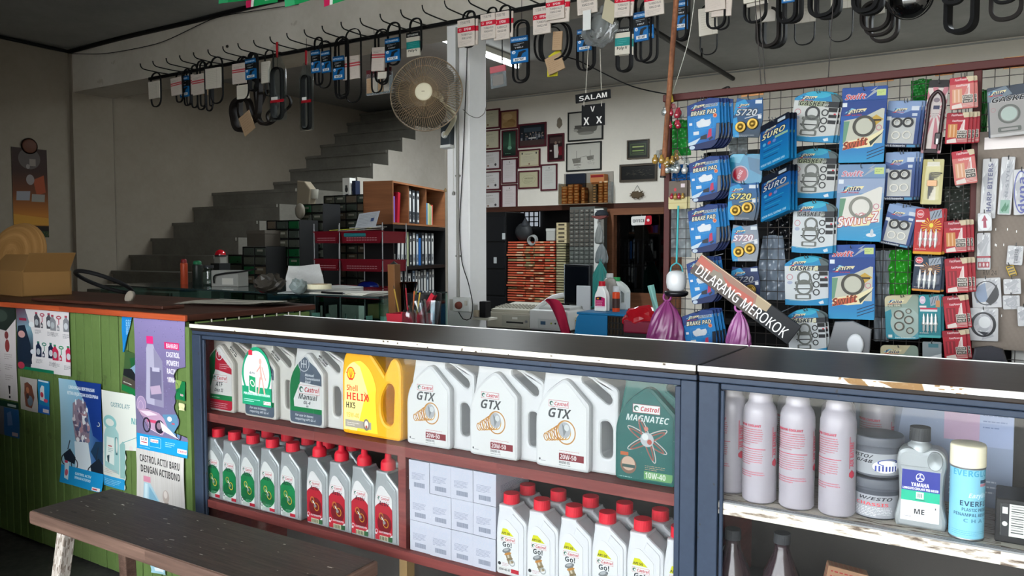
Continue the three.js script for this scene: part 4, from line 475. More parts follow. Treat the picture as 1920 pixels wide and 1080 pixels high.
  const red = thing('red_lamp', 'small red dome lamp on a pale box left on the showcase shelf', 'lamp', [P(413, 478, -3.9).x, 0, -3.9]); const yy = P(413, 478, -3.9).y; mesh('dome', new THREE.SphereGeometry(.042, 24, 14, 0, 7, 0, 1.6).translate(0, yy, 0), new THREE.MeshPhysicalMaterial({ color: 0xc01424, roughness: .1, clearcoat: 1 }), red); mesh('base', cyl(.043, .043, .012, 24, 0, yy - .006, 0), darkGrey, red); mesh('pedestal', rb(.07, .05, .06, .004, 0, yy - .038, 0), mat(0x8a8a82, .6), red); mesh('stand', bb(-.05, .05, 0, yy - .063, -.05, .05), mat(0x1c1e1e, .7), red);
}
// stepped stacks of small-parts drawer cabinets
{
  const dGeo = {}, tones = [0x55554a, 0x464a42, 0x5c5246, 0x3c443e].map((c) => mat(c, .25)), green = mat(0x14502e, .3), frame = mat(0x18191a, .6), lab = mat(0x8a887c, .7);
  function cabinet(label, x0, x1, y0, y1, z, cols, rows, tint) {
    const t = thing('drawer_cabinet', label, 'drawer cabinet', [(x0 + x1) / 2, y0, z], 0, 'small-parts drawer cabinets by the stairs'), W = x1 - x0, H = y1 - y0, cw = W / cols, ch = H / rows;
    mesh('shell', [bx(W, H, .01, 0, H / 2, -.2), ...Array.from({ length: cols + 1 }, (_, i) => bx(.006, H, .2, -W / 2 + i * cw, H / 2, -.1)), ...Array.from({ length: rows + 1 }, (_, i) => bx(W, .006, .2, 0, i * ch, -.1))], frame, t);
    const key = cw.toFixed(3) + ch.toFixed(3); dGeo[key] ??= [rb(cw - .012, ch - .014, .16, .004, 0, 0, -.075), bx(cw * .4, .006, .012, 0, -ch * .2, .009), bx(cw * .5, ch * .22, .001, 0, ch * .12, .0055)];
    const r = rng(Math.round(x0 * 1000)); for (let i = 0; i < cols; i++) for (let j = 0; j < rows; j++) { const m = r() < tint ? green : tones[Math.floor(r() * 4)], d = mesh('drawer', dGeo[key][0], m, t); d.position.set(-W / 2 + (i + .5) * cw, (j + .5) * ch, -.006); mesh('handle', dGeo[key][1], m, d); if (r() < .4) mesh('label_card', dGeo[key][2], lab, d); }
    return t;
  }
  const stackAt = (label, pxa, pxb, py, z, cols, tint) => { const a = P(pxa, py, z), b = P(pxb, py, z); const rows = Math.max(2, Math.round((a.y - .72) / .075)); cabinet(label, a.x, b.x, a.y - rows * .075, a.y, z, cols, rows, tint); const s = thing('cabinet_stand', 'black stand under ' + label.replace('small-parts ', ''), 'stand', [(a.x + b.x) / 2, 0, z - .1], 0); const h = a.y - rows * .075 - .003; mesh('stand_top', bx(b.x - a.x, .02, .2, 0, h - .01, 0), black, s); for (const sx of [-1, 1]) for (const sz of [-1, 1]) mesh('leg', bx(.02, h - .02, .02, sx * ((b.x - a.x) / 2 - .012), (h - .02) / 2, sz * .085), black, s); };
  stackAt('small-parts drawer cabinet, lowest and leftmost of the stepped row', 428, 453, 478, -4.25, 1, .15);
  stackAt('wide black-topped small-parts drawer cabinet right of the leftmost one', 455, 498, 463, -4.25, 2, .1);
  stackAt('small-parts drawer cabinet one step up beside the lowest one', 518, 561, 414, -4.5, 2, .3);
  stackAt('small-parts drawer cabinet with green drawers in the middle of the stepped row', 563, 605, 384, -4.75, 2, .15);
  stackAt('tall small-parts drawer cabinet left of the brown bookcase', 607, 690, 368, -5.3, 4, .03);
  stackAt('narrow dark drawer cabinet between the stepped cabinets', 500, 517, 414, -4.5, 1, 0);
  const itm = (name, label, cat, px, py, z, geo, m, extra) => { const c = P(px, py, z), t = thing(name, label, cat, c); mesh(name.split('_').pop(), geo, m, t); if (extra) extra(t); return t; };
  { const q = qbox(455, 433, 489, 462, -4.3), t = thing('carton', 'dull brown-grey carton on the wide black-topped drawer cabinet', 'carton', [q.c.x, q.c.y - q.h / 2, -4.42]); mesh('box', rb(q.w, q.h, .16, .003, 0, q.h / 2, 0), mat(0x4e4840, .9), t); mesh('lid', rb(q.w + .006, .03, .166, .002, 0, q.h - .01, 0), mat(0x565048, .9), t); }
  itm('plastic_bag', 'pale plastic bag slumped on top of the drawer cabinets', 'plastic bag', 552, 386, -4.55, new THREE.DodecahedronGeometry(.06, 1).scale(.8, 1.1, .6).translate(0, -.04, -.06), mat(0x6e685c, .5));
  itm('paper_bag', 'beige paper bag standing on the drawer cabinets', 'paper bag', 563, 375, -4.8, ext(shape([[-.07, -.1], [.08, -.1], [.1, .03], [.03, .1], [-.06, .11]]), .08, .01).translate(0, .06, -.1), mat(0x857a68, .8));
  itm('clear_cup', 'small white cup on the drawer cabinets', 'cup', 581, 360, -4.82, lathe([[0, 0], [.03, 0], [.038, .08], [.034, .08], [.028, .006]], 20).translate(0, -.055, -.05), mat(0x9a978c, .5));
  itm('carton', 'white carton with black picture standing on the tall drawer cabinet', 'carton', 646, 354, -5.32, rb(.09, .2, .08, .003, 0, -.0, -.06), tmat(C(96, 192, (c, w, h) => { rect(c, '#c9c8c2', 0, 0, w, h); disc(c, '#26282a', 52, 100, 20, 26); rect(c, '#3a3c3c', 36, 64, 30, 22); rect(c, '#44464a', 40, 140, 36, 20); }), .6));
  itm('bottle_box', 'dark blue narrow box beside the white carton on the cabinet', 'box', 659, 356, -5.32, rb(.045, .19, .06, .003, 0, -.01, -.06), mat(0x1b2338, .5));
}
// red two-column basket trolley
{
  const z = -4.35, a = P(589, 432, z), b = P(719, 432, z), m = P(638, 432, z), t = thing('basket_trolley', 'trolley of red plastic baskets on thin chrome posts before the drawer cabinets', 'trolley');
  const red = mat(0x741020, .5), D = .26;
  const basket = (x0, x1, y) => { const w = x1 - x0, h = .085, s = ext(shape([[-w / 2, h], [-w / 2 + .02, h], [-w / 2 + .035, .008], [w / 2 - .035, .008], [w / 2 - .02, h], [w / 2, h], [w / 2, h + .008], [-w / 2, h + .008]]), 0); const bk = mesh('basket', [ext(shape([[-w / 2, h], [w / 2, h], [w / 2 - .03, 0], [-w / 2 + .03, 0]], []), .004).translate(0, 0, 0), ext(shape([[-w / 2, h], [w / 2, h], [w / 2 - .03, 0], [-w / 2 + .03, 0]]), .004).translate(0, 0, -D), bx(w - .06, .004, D, 0, .002, -D / 2), bx(.005, h, D, -w / 2 + .014, h / 2, -D / 2).rotateZ(0), bx(.005, h, D, w / 2 - .014, h / 2, -D / 2), bx(w + .01, .01, .012, 0, h, .004)], red, t); bk.position.set((x0 + x1) / 2, y, z);
    for (let i = 0; i < 12; i++) for (let j = 0; j < 2; j++) mesh('slot', bx(w * .045, .005, .001, -w * .33 + i * w * .06, .022 + j * .016, .0045), mat(0xc4929a, .5), bk); };
  for (const py of [456, 507, 557]) { const y = P(600, py, z).y; basket(a.x, m.x - .01, y); basket(m.x + .005, b.x, y); }
  for (const x of [a.x + .005, m.x - .002, b.x - .005]) for (const zz of [z + .006, z - D]) mesh('post', rod(V(x, 0, zz), V(x, a.y + .05, zz), .0045), steel, t);
  const top = P(672, 428, z - .1);
  const pl = thing('paper_sheets', 'white and yellow papers heaped on the red basket trolley', 'papers', [top.x, P(600, 456, z).y + .095, z - .12]);
  [[.0, 0, .3, .2, .05, paperMat], [-.1, .008, .26, .18, .25, mat(0xd4d842, .7)], [.08, .016, .24, .17, -.2, paperMat], [.06, .024, .2, .16, .3, mat(0xb8bcc0, .7)]].forEach(([x, y, w, d, r, mm]) => { const s = mesh('sheet', rb(w, .003, d, .001), mm, pl); s.position.set(x, y + .004, 0); s.rotation.set(.05, r, .03); });
  const s2 = mesh('sheet', rb(.2, .14, .003, .001), tmat(C(192, 128, (c, w, h) => { rect(c, '#b9bdc4', 0, 0, w, h); small(c, 14, 16, 160, 8, 12, '#8b9098', 3); rect(c, '#3a4c78', 130, 50, 28, 28); }), .8), pl); s2.position.set(.09, .075, .02); s2.rotation.set(-.5, 0, .1);
  const tray = thing('plastic_tray', 'teal plastic tray under the papers on the red trolley', 'tray', [top.x + .06, P(600, 456, z).y + .06, z - .06]); mesh('tray', rb(.22, .03, .14, .01), mat(0x2c7c84, .5), tray);
  const bl = thing('blue_bag', 'glossy dark blue bag in the lowest red basket', 'bag', [P(676, 535, z).x, P(676, 545, z).y, z - .08]); mesh('bag', new THREE.IcosahedronGeometry(.075, 2).scale(1.3, .55, .8).translate(0, .03, 0), mat(0x10206e, .15), bl);
}
// bookcase with lever-arch files, its end towards the camera
{
  const t = thing('bookcase', 'tall bookcase, brown box on black shelves, full of files beside the column', 'bookcase', [-4.368, 0, -5.07], rad(16));
  // local: end panel in the plane z=0 from x=-0.2 to 0, shelves run back along -z, open side at +x
  const L = 1.2, W = .27, y0 = 1.39, y1 = 1.752; t.userData.label = 'tall bookcase, brown box on black shelves, full of files beside the column';
  mesh('upper_box', [uvm(bb(-W, 0, y0, y1, -.018, 0)), uvm(bb(-W, 0, y1 - .016, y1, -L, -.018)), uvm(bb(-W, 0, y0, y0 + .016, -L, -.018)), uvm(bb(-W, 0, y0, y1, -L - .018, -L)), uvm(bb(-W, -W + .01, y0, y1, -L, 0)), uvm(bb(-W + .01, -.01, y0 + .016, y1 - .016, -.36, -.345)), uvm(bb(-W + .01, -.01, y0 + .016, y1 - .016, -.76, -.745))], brownBoard, t);
  const bk = [bb(-W, .0, 0, y0 - .002, -.03, -.002), bb(-W, -W + .01, 0, y0 - .002, -L, -.03), bb(-W, 0, 0, y0 - .002, -L - .018, -L)]; for (const y of [.66, 1.0, 1.355]) bk.push(bb(-W, 0, y, y + .03, -L, -.03)); mesh('lower_shelves', bk, mat(0x111112, .5), t);
  const spine = (c1, c2) => tmat(C(64, 256, (c, w, h) => { rect(c, c1, 0, 0, w, h); rect(c, c2, 8, 18, 48, 150); rect(c, '#23252a', 14, 40, 36, 26); disc(c, '#1b1c1e', 32, 206, 10, 14); hoop(c, '#b5b8ba', 32, 206, 11, 3, 15); rect(c, c2, 12, 228, 40, 18); }), .6);
  const sp = [spine('#3a3f46', '#c9cac8'), spine('#a3a6a8', '#d4d4d0'), spine('#30343a', '#b3b6b8'), spine('#6a7f98', '#c4ccd2')];
  const r = rng(71), cols = [0x2b2e33, 0x3b3f44, 0x24272b]; const fileT = {};
  function file(label, group, z, y, h, w, k, lean) {
    const g = thing('file_binder', label, 'file', [0, 0, 0], 0, group); t.updateMatrixWorld(true); g.position.copy(t.localToWorld(V(-.02, y, z))); g.rotation.set(0, rad(16), 0);
    const body = mesh('cover', rb(.2, h, w - .004, .002, -.1, h / 2, 0), typeof k === 'number' ? mat(k, .5) : mat(cols[Math.floor(r() * 3)], .5), g); body.rotation.x = lean;
    if (typeof k !== 'number') { const s = mesh('spine', new THREE.PlaneGeometry(w - .01, h - .01).rotateY(Math.PI / 2).translate(.0012, h / 2, 0), k, g); s.rotation.x = lean; }
  }
  let z = -.06, n = 0; const row = (name, list, y, from, gap) => { let q = from; list.forEach((e, i) => { const [h, w, k, lean = 0] = e; file((e[4] ?? 'file binder') + ' on the ' + name + ' of the bookcase, ' + nth[i] + ' from the near end', 'files in the bookcase', q - w / 2, y, h, w, k, lean); q -= w + (e[5] ?? gap); }); };
  row('top shelf', [[.22, .07, 0x7a5fb0, 0, 'purple file', .04], [.26, .05, 0xa8102c, -.1, 'crimson folder', .2], [.31, .055, sp[0], 0, 'black file', .02], [.3, .06, sp[2], 0, 'black file', .04], [.3, .06, sp[0], 0, 'black file', .16], [.2, .035, 0x1f86c4, 0, 'bright blue file', .01], [.2, .04, 0xb8b48c, 0, 'cream file', .005], [.19, .025, 0x8fae6a, 0, 'pale green file', .005], [.18, .03, 0xb0a890, 0, 'beige file', .002], [.19, .02, 0xb84a3a, 0, 'red file']], y0 + .017, -.02, .008);
  row('middle shelf', [[.11, .04, 0x8a8a86, 0, 'short grey file', .03], [.3, .06, sp[1], -.06], [.3, .06, sp[1], -.05], [.29, .045, sp[2], -.04], [.3, .03, 0xb9c29a, 0, 'pale green file'], [.29, .05, sp[0], 0], [.3, .06, sp[1], 0], [.29, .055, sp[3], 0], [.25, .04, 0x1a62b0, 0, 'blue tube file'], [.3, .06, sp[2], 0], [.3, .06, sp[1], 0], [.3, .06, sp[0], 0], [.3, .06, sp[1], 0]], 1.031, -.05, .018);
  row('bottom shelf', [[.31, .02, 0xa8492c, 0, 'thin orange file'], [.3, .04, sp[3], 0], [.29, .04, 0x2a86a8, 0, 'teal file'], [.3, .055, sp[1], 0, 'grey file', .04], [.3, .05, sp[1], 0, 'grey file', .02], [.28, .07, sp[1], 0, 'wide white file', .03], [.3, .055, sp[3], 0], [.3, .055, sp[1], 0], [.29, .05, sp[1], 0], [.3, .06, sp[2], 0], [.3, .06, sp[1], 0], [.28, .05, sp[3], 0], [.3, .06, sp[0], 0], [.3, .06, sp[1], 0]], .691, -.05, .01);
}
// stationery and jars in front of the column foot
{
  const z = -2.45, y = (px, py) => P(px, py, z).y;
  const desk = thing('side_table', 'low dark table behind the counter carrying the pen basket and clear jar', 'table'); const dy = .845; mesh('table_top', bb(-2.32, -1.4, dy - .03, dy, -2.75, -2.25), darkWood, desk); for (const [x, zz] of [[-2.28, -2.29], [-2.28, -2.71], [-1.44, -2.29], [-1.44, -2.71]]) mesh('leg', bb(x - .02, x + .02, 0, dy - .03, zz - .02, zz + .02), darkWood, desk);
  const at = (px, zz = z) => P(px, 600, zz).x;
  const tray = thing('pen_basket', 'red plastic basket of stationery behind the front counter', 'basket', [at(768), dy, z], .1); tray.scale.set(.62, .9, .62); mesh('basket', [ext(shape([[-.13, .1], [.13, .1], [.11, 0], [-.11, 0]]), .005).translate(0, 0, .07), ext(shape([[-.13, .1], [.13, .1], [.11, 0], [-.11, 0]]), .005).translate(0, 0, -.075), bx(.005, .1, .145, -.12, .05, 0), bx(.005, .1, .145, .12, .05, 0), bx(.22, .004, .145, 0, .002, 0)], mat(0xb01c30, .4), tray);
  const blk = thing('stationery_tub', 'black stationery tub left of the red basket', 'tub', [at(748), dy, z - .16]); blk.scale.set(.8, 1, .8); mesh('tub', lathe([[0, 0], [.085, 0], [.095, .16], [.089, .16], [.08, .006]], 28), black, blk);
  const stick = (label, px, col, h, lean, zz, w = .0055) => { const t = thing('pen', label, 'pen', [at(px, zz), dy + .03, zz], 0, 'pens and tools in the stationery tubs'); const m = mesh('barrel', rb(w, h, w, .002, 0, h / 2, 0), mat(col, .5), t); const q = mesh('tip', cyl(.001, w * .45, .014, 8, 0, h + .007, 0), mat(0x2a2a2a, .5), m); m.rotation.z = lean; };
  stick('yellow pencil leaning left in the black tub', 752, 0xa8862c, .15, .25, z - .15); stick('green pencil leaning right in the black tub', 756, 0x6c783c, .16, -.5, z - .15); stick('orange pen upright in the red basket', 772, 0xb0582c, .15, -.1, z - .02); stick('yellow pen in the red basket', 777, 0xb89a3a, .15, -.2, z + .02); stick('red pen at the left of the red basket', 767, 0x981c2c, .16, .1, z - .03); stick('wide red cutter leaning right in the red basket', 778, 0xb01c30, .17, -.62, z - .03, .02);
  stick('flat brown wooden ruler standing in the black tub', 741, 0x6e4a2a, .25, .02, z - .2, .04);
  const brown = thing('glass_tumbler', 'brown tinted glass ornament among the stationery', 'glass', [at(752, z - .22), dy, z - .26]); mesh('tumbler', lathe([[0, 0], [.035, 0], [.03, .12], [.05, .2], [.047, .2], [.026, .12], [.03, .01], [0, .01]], 24), glassMat(0x8a5a50), brown);
  const jr = thing('clear_jar', 'clear ribbed plastic jar in front of the red basket', 'jar', [at(771, z + .13), dy, z + .14]); jr.scale.set(.78, .95, .78); mesh('jar', lathe([[0, 0], [.034, 0], [.037, .01], [.034, .02], [.037, .03], [.034, .04], [.037, .05], [.036, .11], [.028, .125], [.026, .125], [.034, .108], [.034, .06], [.031, .02], [0, .012]], 28), glassMat(0xe6eef0, { roughness: .08 }), jr);
  const cups = thing('clear_cups', 'tilted clear plastic cups in front of the column foot', 'cups', [at(815), dy, z + .05]); cups.scale.set(.68, .8, .68); for (let i = 0; i < 2; i++) { const c = mesh('cup', lathe([[0, 0], [.035, 0], [.055, .17], [.053, .17], [.033, .004]], 26), glassMat(0xf0f4f6, { roughness: .06 }), cups); c.position.x = i * .045 - .02; c.rotation.z = .32 - i * .35; c.position.y = .014; }
}
// ---------------------------------------------------------------- wall fan and fittings on the column
const CF = -4.02;
{
  const c = P(800, 177, -3.66), r = .215;
  const t = thing('wall_fan', 'old wall fan with rusty radial wire cage mounted on the white column', 'fan', c); t.rotation.set(rad(-4), rad(22), 0, 'YXZ');
  const cage = mat(0x8a7a66, .5, { metalness: .35 }), cream = mat(0xe3dcc0, .45), rustWire = mat(0x9a8468, .7);
  const wires = []; for (let i = 0; i < 90; i++) { const a = i / 90 * Math.PI * 2, ca = Math.cos(a), sa = Math.sin(a), q = (rr, z) => V(ca * rr, sa * rr, z); wires.push(new THREE.TubeGeometry(new THREE.CatmullRomCurve3([q(.05, .062), q(.12, .066), q(.185, .048), q(r, .012)]), 6, .0015, 4)); }
  const w = mesh('front_wires', wires, rustWire, t); w.userData.kind = 'stuff';
  const rear = []; for (let i = 0; i < 60; i++) { const a = i / 60 * Math.PI * 2, ca = Math.cos(a), sa = Math.sin(a), q = (rr, z) => V(ca * rr, sa * rr, z); rear.push(new THREE.TubeGeometry(new THREE.CatmullRomCurve3([q(.05, -.06), q(.14, -.055), q(r - .005, -.02), q(r, .008)]), 5, .0015, 4)); }
  const rw = mesh('rear_wires', rear, cage, t); rw.userData.kind = 'stuff';
  mesh('cage_rim', new THREE.TorusGeometry(r, .0042, 8, 72).translate(0, 0, .01), cage, t);
  for (const [rr, z] of [[.085, .065], [.15, .06]]) mesh('cage_ring', new THREE.TorusGeometry(rr, .0015, 6, 60).translate(0, 0, z), rustWire, t);
  mesh('front_badge', lathe([[0, .014], [.04, .012], [.051, .006], [.053, 0], [0, 0]], 40).rotateX(Math.PI / 2).translate(0, 0, .058), cream, t); mesh('badge_mark', bx(.018, .003, .001, 0, 0, .0725), mat(0x6a5a40, .6), t);
  for (let i = 0; i < 3; i++) { const g = ext(shape([[.03, -.02], [.06, -.075, .14, -.1], [.195, -.09, .19, -.02], [.18, .05, .12, .055], [.06, .045, .03, .02]]), .003); const p = g.attributes.position; for (let k = 0; k < p.count; k++) p.setZ(k, p.getZ(k) + p.getY(k) * .35); g.computeVertexNormals(); const b = mesh('blade', g, new THREE.MeshPhysicalMaterial({ color: 0x4c463a, roughness: .4, transmission: .15, thickness: 0, side: THREE.DoubleSide }), t); b.rotation.z = i * 2.094 + 1.1; }
  mesh('hub', cyl(.035, .035, .05, 24).rotateX(Math.PI / 2), cream, t); mesh('motor', lathe([[0, -.2], [.05, -.19], [.062, -.15], [.062, -.08], [.045, -.065], [0, -.06]], 28).rotateX(Math.PI / 2).rotateY(0).translate(0, 0, 0), cream, t);
  const b0 = P(836, 262, CF), loc = (v) => { t.updateMatrixWorld(true); return t.worldToLocal(v.clone()); };
  mesh('bracket_arm', tube([loc(V(c.x - .02, c.y - .02, c.z - .16)), loc(V(c.x + .04, c.y - .1, c.z - .22)), loc(V(b0.x, b0.y - .0, CF + .03))], .014, 14, 8), cream, t);
  const p1 = P(840, 253, CF + .02), base = mesh('speed_control', rb(.075, .155, .05, .008), mat(0x3e464c, .5), t); base.position.copy(loc(V(p1.x, p1.y, CF + .026))); base.rotation.y = rad(-22); const kn = mesh('knob', cyl(.02, .022, .016, 20).rotateX(Math.PI / 2).translate(0, -.005, .03), white, base); mesh('pointer', bx(.004, .03, .004, 0, -.005, .04), offWhite, kn); mesh('lower_trim', rb(.078, .02, .052, .004, 0, -.075, 0), white, base);
  for (const [px, py0, py1, col] of [[835, 273, 356, 0xb09268], [850, 270, 362, 0x9a9a94]]) { const a = P(px, py0, CF + .02), b = P(px, py1, CF + .02); const cord = mesh('pull_cord', rod(loc(a), loc(b), .0012), mat(0xc8c4b8, .7), t); mesh('cord_bob', lathe([[0, -.014], [.008, -.012], [.009, 0], [.004, .01], [0, .011]], 16).translate(...loc(b).toArray()), mat(col, .5), cord); }
}
{
  const pipe = thing('conduit_pipe', 'grey conduit pipe running down the white column to the socket', 'conduit', [0, 0, 0]); const a = P(857, 60, CF + .012), b = P(862, 572, CF + .012); b.x = a.x; mesh('pipe', rod(V(a.x, 2.55, CF + .012), V(a.x, b.y, CF + .012), .0095, 14), mat(0x9c9a94, .55), pipe); for (const py of [180, 330, 480]) mesh('clip', rb(.034, .012, .016, .002, a.x, P(857, py, CF).y, CF + .008), mat(0x8c8a84, .5), pipe);
  const cord = thing('electric_cable', 'thin black cord hanging down the column from the beam', 'cable'); mesh('cord', tube([P(876, 90, CF + .03), P(874, 150, CF + .02), P(868, 300, CF + .015), P(862, 420, CF + .015), P(866, 490, CF + .02), P(878, 530, CF + .03), P(886, 570, CF + .05), P(882, 598, CF + .06), P(868, 598, CF + .06), P(860, 585, CF + .05)], .0028, 60), rubber, cord);
  const so = thing('socket_box', 'white double socket box with a round brown plug on the column foot', 'socket', P(868, 571, CF + .02)); mesh('box', rb(.13, .088, .045, .006), white, so); mesh('switch', rb(.02, .03, .008, .003, .04, .012, .025), offWhite, so); mesh('plug', lathe([[0, .024], [.02, .022], [.024, .006], [.024, 0], [0, 0]], 24).rotateX(Math.PI / 2).translate(-.012, -.004, .022), mat(0x8e4a3e, .5), so); mesh('side_plate', rb(.045, .07, .03, .004, -.075, -.004, -.004), new THREE.MeshPhysicalMaterial({ color: 0xc9c4bc, roughness: .3 }), so);
  const ad = thing('power_adapter', 'black power adapter on a small white shelf at the column foot', 'adapter', P(906, 585, -4.1)); mesh('adapter', rb(.05, .1, .06, .005, .028, .02, .02), black, ad); mesh('shelf', rb(.15, .014, .1, .002, 0, -.04, 0), offWhite, ad); mesh('white_plug', rb(.05, .09, .04, .006, -.055, .01, .03), white, ad); mesh('beige_plug', rb(.035, .04, .04, .006, -.012, -.006, .05), mat(0xc9b9a0, .5), ad); mesh('bracket', bx(.02, .1, .1, -.085, -.04, -.02), offWhite, ad);
  const loop = thing('electric_cable', 'thin grey wire looping beside the fan from the column', 'cable'); mesh('cord', tube([P(868, 205, CF + .02), P(880, 216, CF + .04), P(895, 221, CF + .03), P(908, 212, -4.1), P(913, 190, -4.2), P(914, 150, -4.22)], .002, 30), mat(0x5c5a56, .6), loop);
}
// ---------------------------------------------------------------- rear wall: framed papers, shelf of boxes, plaques
{
  const W = ZB + .002;
  const frame = (label, x0, y0, x1, y1, tex, o = {}) => { // edges in pixels; slant follows the wall
    const q = qbox(x0, y0, x1, y1, W + .01); const t = thing('picture_frame', label, 'picture frame', q.c, 0, o.g); t.rotation.z = o.a ?? 0; const b = o.b ?? .016;
    const fm = o.m ?? mat(0x55202a, .4);
    mesh('frame', [bx(q.w, b, .02, 0, q.h / 2 - b / 2, 0), bx(q.w, b, .02, 0, b / 2 - q.h / 2, 0), bx(b, q.h - 2 * b, .02, q.w / 2 - b / 2, 0, 0), bx(b, q.h - 2 * b, .02, b / 2 - q.w / 2, 0, 0)], fm, t);
    mesh('print', uvbox(bx(q.w - 2 * b, q.h - 2 * b, .004, 0, 0, -.004), -q.w / 2 + b, -q.h / 2 + b, q.w / 2 - b, q.h / 2 - b), tmat(tex, .35), t); return t;
  };
  const cert = (bg, seed, o = {}) => C(192, 136, (c, w, h) => { rect(c, bg, 0, 0, w, h); if (o.border) { c.strokeStyle = o.border; c.lineWidth = 3; c.strokeRect(8, 8, w - 16, h - 16); } small(c, 50, 22, 92, 2, 8, '#8b857a', 3, seed); small(c, 30, 48, 132, 6, 9, '#a39d90', 2, seed + 1); if (o.seal) disc(c, '#4a4648', 158, 106, 9, 11); disc(c, '#8a6c5c', 96, 114, 8); if (o.crest) { disc(c, '#3c3c3a', 28, 22, 7, 9); disc(c, '#3c3c3a', 164, 22, 7, 9); } });
  const certP = (bg, seed) => C(136, 192, (c, w, h) => { rect(c, bg, 0, 0, w, h); disc(c, '#6a6660', 68, 20, 5); small(c, 34, 34, 70, 2, 8, '#8b857a', 2, seed); small(c, 20, 58, 96, 11, 9, '#b0aaa0', 2, seed + 1); });
  const c1 = cert('#c3bfa6', 3), c2 = cert('#cfcccb', 5, { seal: 1 }), c3 = cert('#c6c0a4', 7, { border: '#9a8c62', crest: 1 }), c4 = C(192, 170, (c, w, h) => { rect(c, '#bdb898', 0, 0, w, h); hoop(c, '#a29c78', 96, 84, 66, 3, 50); T(c, 'CERTIFICATE', 50, 76, 16, '#4c4a3a', { w: 92 }); small(c, 46, 90, 100, 4, 10, '#6c684e', 2); });
  frame('cream certificate in a red-brown frame, topmost behind the column edge', 892, 208, 937.5, 244, c1); frame('stained brown paper in a red-brown frame, top of the second column', 938, 208.5, 971.5, 243.5, C(128, 128, (c, w, h) => { rect(c, '#a5855c', 0, 0, w, h); disc(c, '#8a6a42', 80, 90, 36, 30); disc(c, '#b89a70', 50, 40, 40, 26); disc(c, '#96784c', 60, 100, 50, 20); }));
  frame('cream certificate in a red-brown frame, second from the top beside the column', 892, 246.5, 937.5, 282.5, c1); frame('pale certificate with seal, third from the top beside the column', 892, 285, 938.5, 320, c2); frame('pale certificate with seal, fourth from the top beside the column', 892, 323, 938.5, 358, c2); frame('pale certificate with seal, lowest beside the column', 892, 360, 938.5, 394, c2);
  frame('dark green framed picture in the second column of frames', 941, 245, 970, 296, C(128, 224, (c, w, h) => { rect(c, grad(c, 0, 0, 0, h, '#24342e', '#3a5a48', '#1d2824'), 0, 0, w, h); poly(c, '#5a8a6c', 60, 20, 70, 20, 80, 150, 50, 150); disc(c, '#7aa890', 64, 150, 20, 16); small(c, 20, 200, 88, 1, 8, '#7ab090', 4); }));
  frame('tall pale certificate in the second column of frames', 940.5, 298, 970, 345, certP('#cfc8c8', 3)); frame('tall pink-white certificate, lowest in the second column', 940, 346.5, 970, 394, certP('#d3c8c8', 9));
  frame('dark group photograph in a wide red-brown frame', 972, 233.5, 1024.5, 278, C(256, 192, (c, w, h) => { rect(c, '#20252a', 0, 0, w, h); rect(c, '#39434c', 40, 24, 176, 40); const r = rng(6); for (let i = 0; i < 26; i++) { const x = 16 + r() * 224, y = 70 + r() * 40; disc(c, '#9a857a', x, y, 5, 6); poly(c, ['#15181c', '#5a5e66', '#2c3440', '#8a8c90'][i % 4], x - 9, y + 44, x - 8, y + 8, x + 8, y + 8, x + 9, y + 44); } rect(c, '#4a3a38', 0, 140, w, 52); rect(c, '#c8c4c0', 90, 116, 76, 12); }), { b: .02 });
  frame('cream certificate with crests under the group photograph', 971.5, 281.5, 1013, 316, c3); frame('cream certificate with oval border, lowest left of the tall one', 972, 321, 1011, 354.5, c4);
  frame('dark red framed photograph of a person in white between the frames', 1027, 252, 1058, 303.5, C(160, 256, (c, w, h) => { rect(c, '#2a1a1c', 0, 0, w, h); rect(c, '#4a3a38', 10, 20, 140, 60); disc(c, '#8a7064', 76, 78, 14, 16); poly(c, '#c4bfb8', 54, 100, 100, 96, 110, 180, 100, 236, 60, 236); rect(c, '#6a1a24', 110, 120, 40, 90); disc(c, '#6a5c50', 118, 74, 12); rect(c, '#b8aca8', 8, 150, 24, 16); }), { b: .018 });
  frame('tall pale certificate in a red-brown frame right of the oval certificate', 1014, 308.5, 1045, 358, certP('#c9c8c2', 15));
  const blk = mat(0x141414, .4);
  frame('large print of a grey sailing boat in a black frame', 1065, 211.5, 1131, 266, C(288, 232, (c, w, h) => { rect(c, '#bdbab0', 0, 0, w, h); poly(c, '#6a6862', 40, 130, 250, 120, 240, 160, 180, 190, 110, 190, 60, 160); disc(c, '#8a8880', 150, 180, 70, 14); rect(c, '#55534e', 50, 108, 60, 30); line(c, '#5c5a54', 4, 120, 124, 120, 30); line(c, '#5c5a54', 3, 120, 40, 190, 120); disc(c, '#a29f96', 60, 150, 20, 12); }), { m: blk, b: .014 });
  frame('large print of two grey boats at a jetty in a black frame', 1062, 269.5, 1128, 322, C(288, 232, (c, w, h) => { rect(c, '#c3c0b6', 0, 0, w, h); const r = rng(4); for (const [x, y, s] of [[80, 130, 1], [200, 115, .8]]) { poly(c, '#77746c', x - 40 * s, y, x + 40 * s, y - 6, x + 34 * s, y + 40 * s, x - 28 * s, y + 44 * s); line(c, '#6a6860', 3, x, y, x, y - 70 * s); for (let i = 0; i < 40; i++) rect(c, ['#8d8a82', '#615f58', '#a5a29a'][i % 3], x - 40 * s + r() * 80 * s, y + r() * 90 * s, 2 + r() * 14, 2); } line(c, '#8a877e', 4, 110, 120, 170, 112); rect(c, '#8d8a82', 56, 180, 60, 14); }), { m: blk, b: .014 });
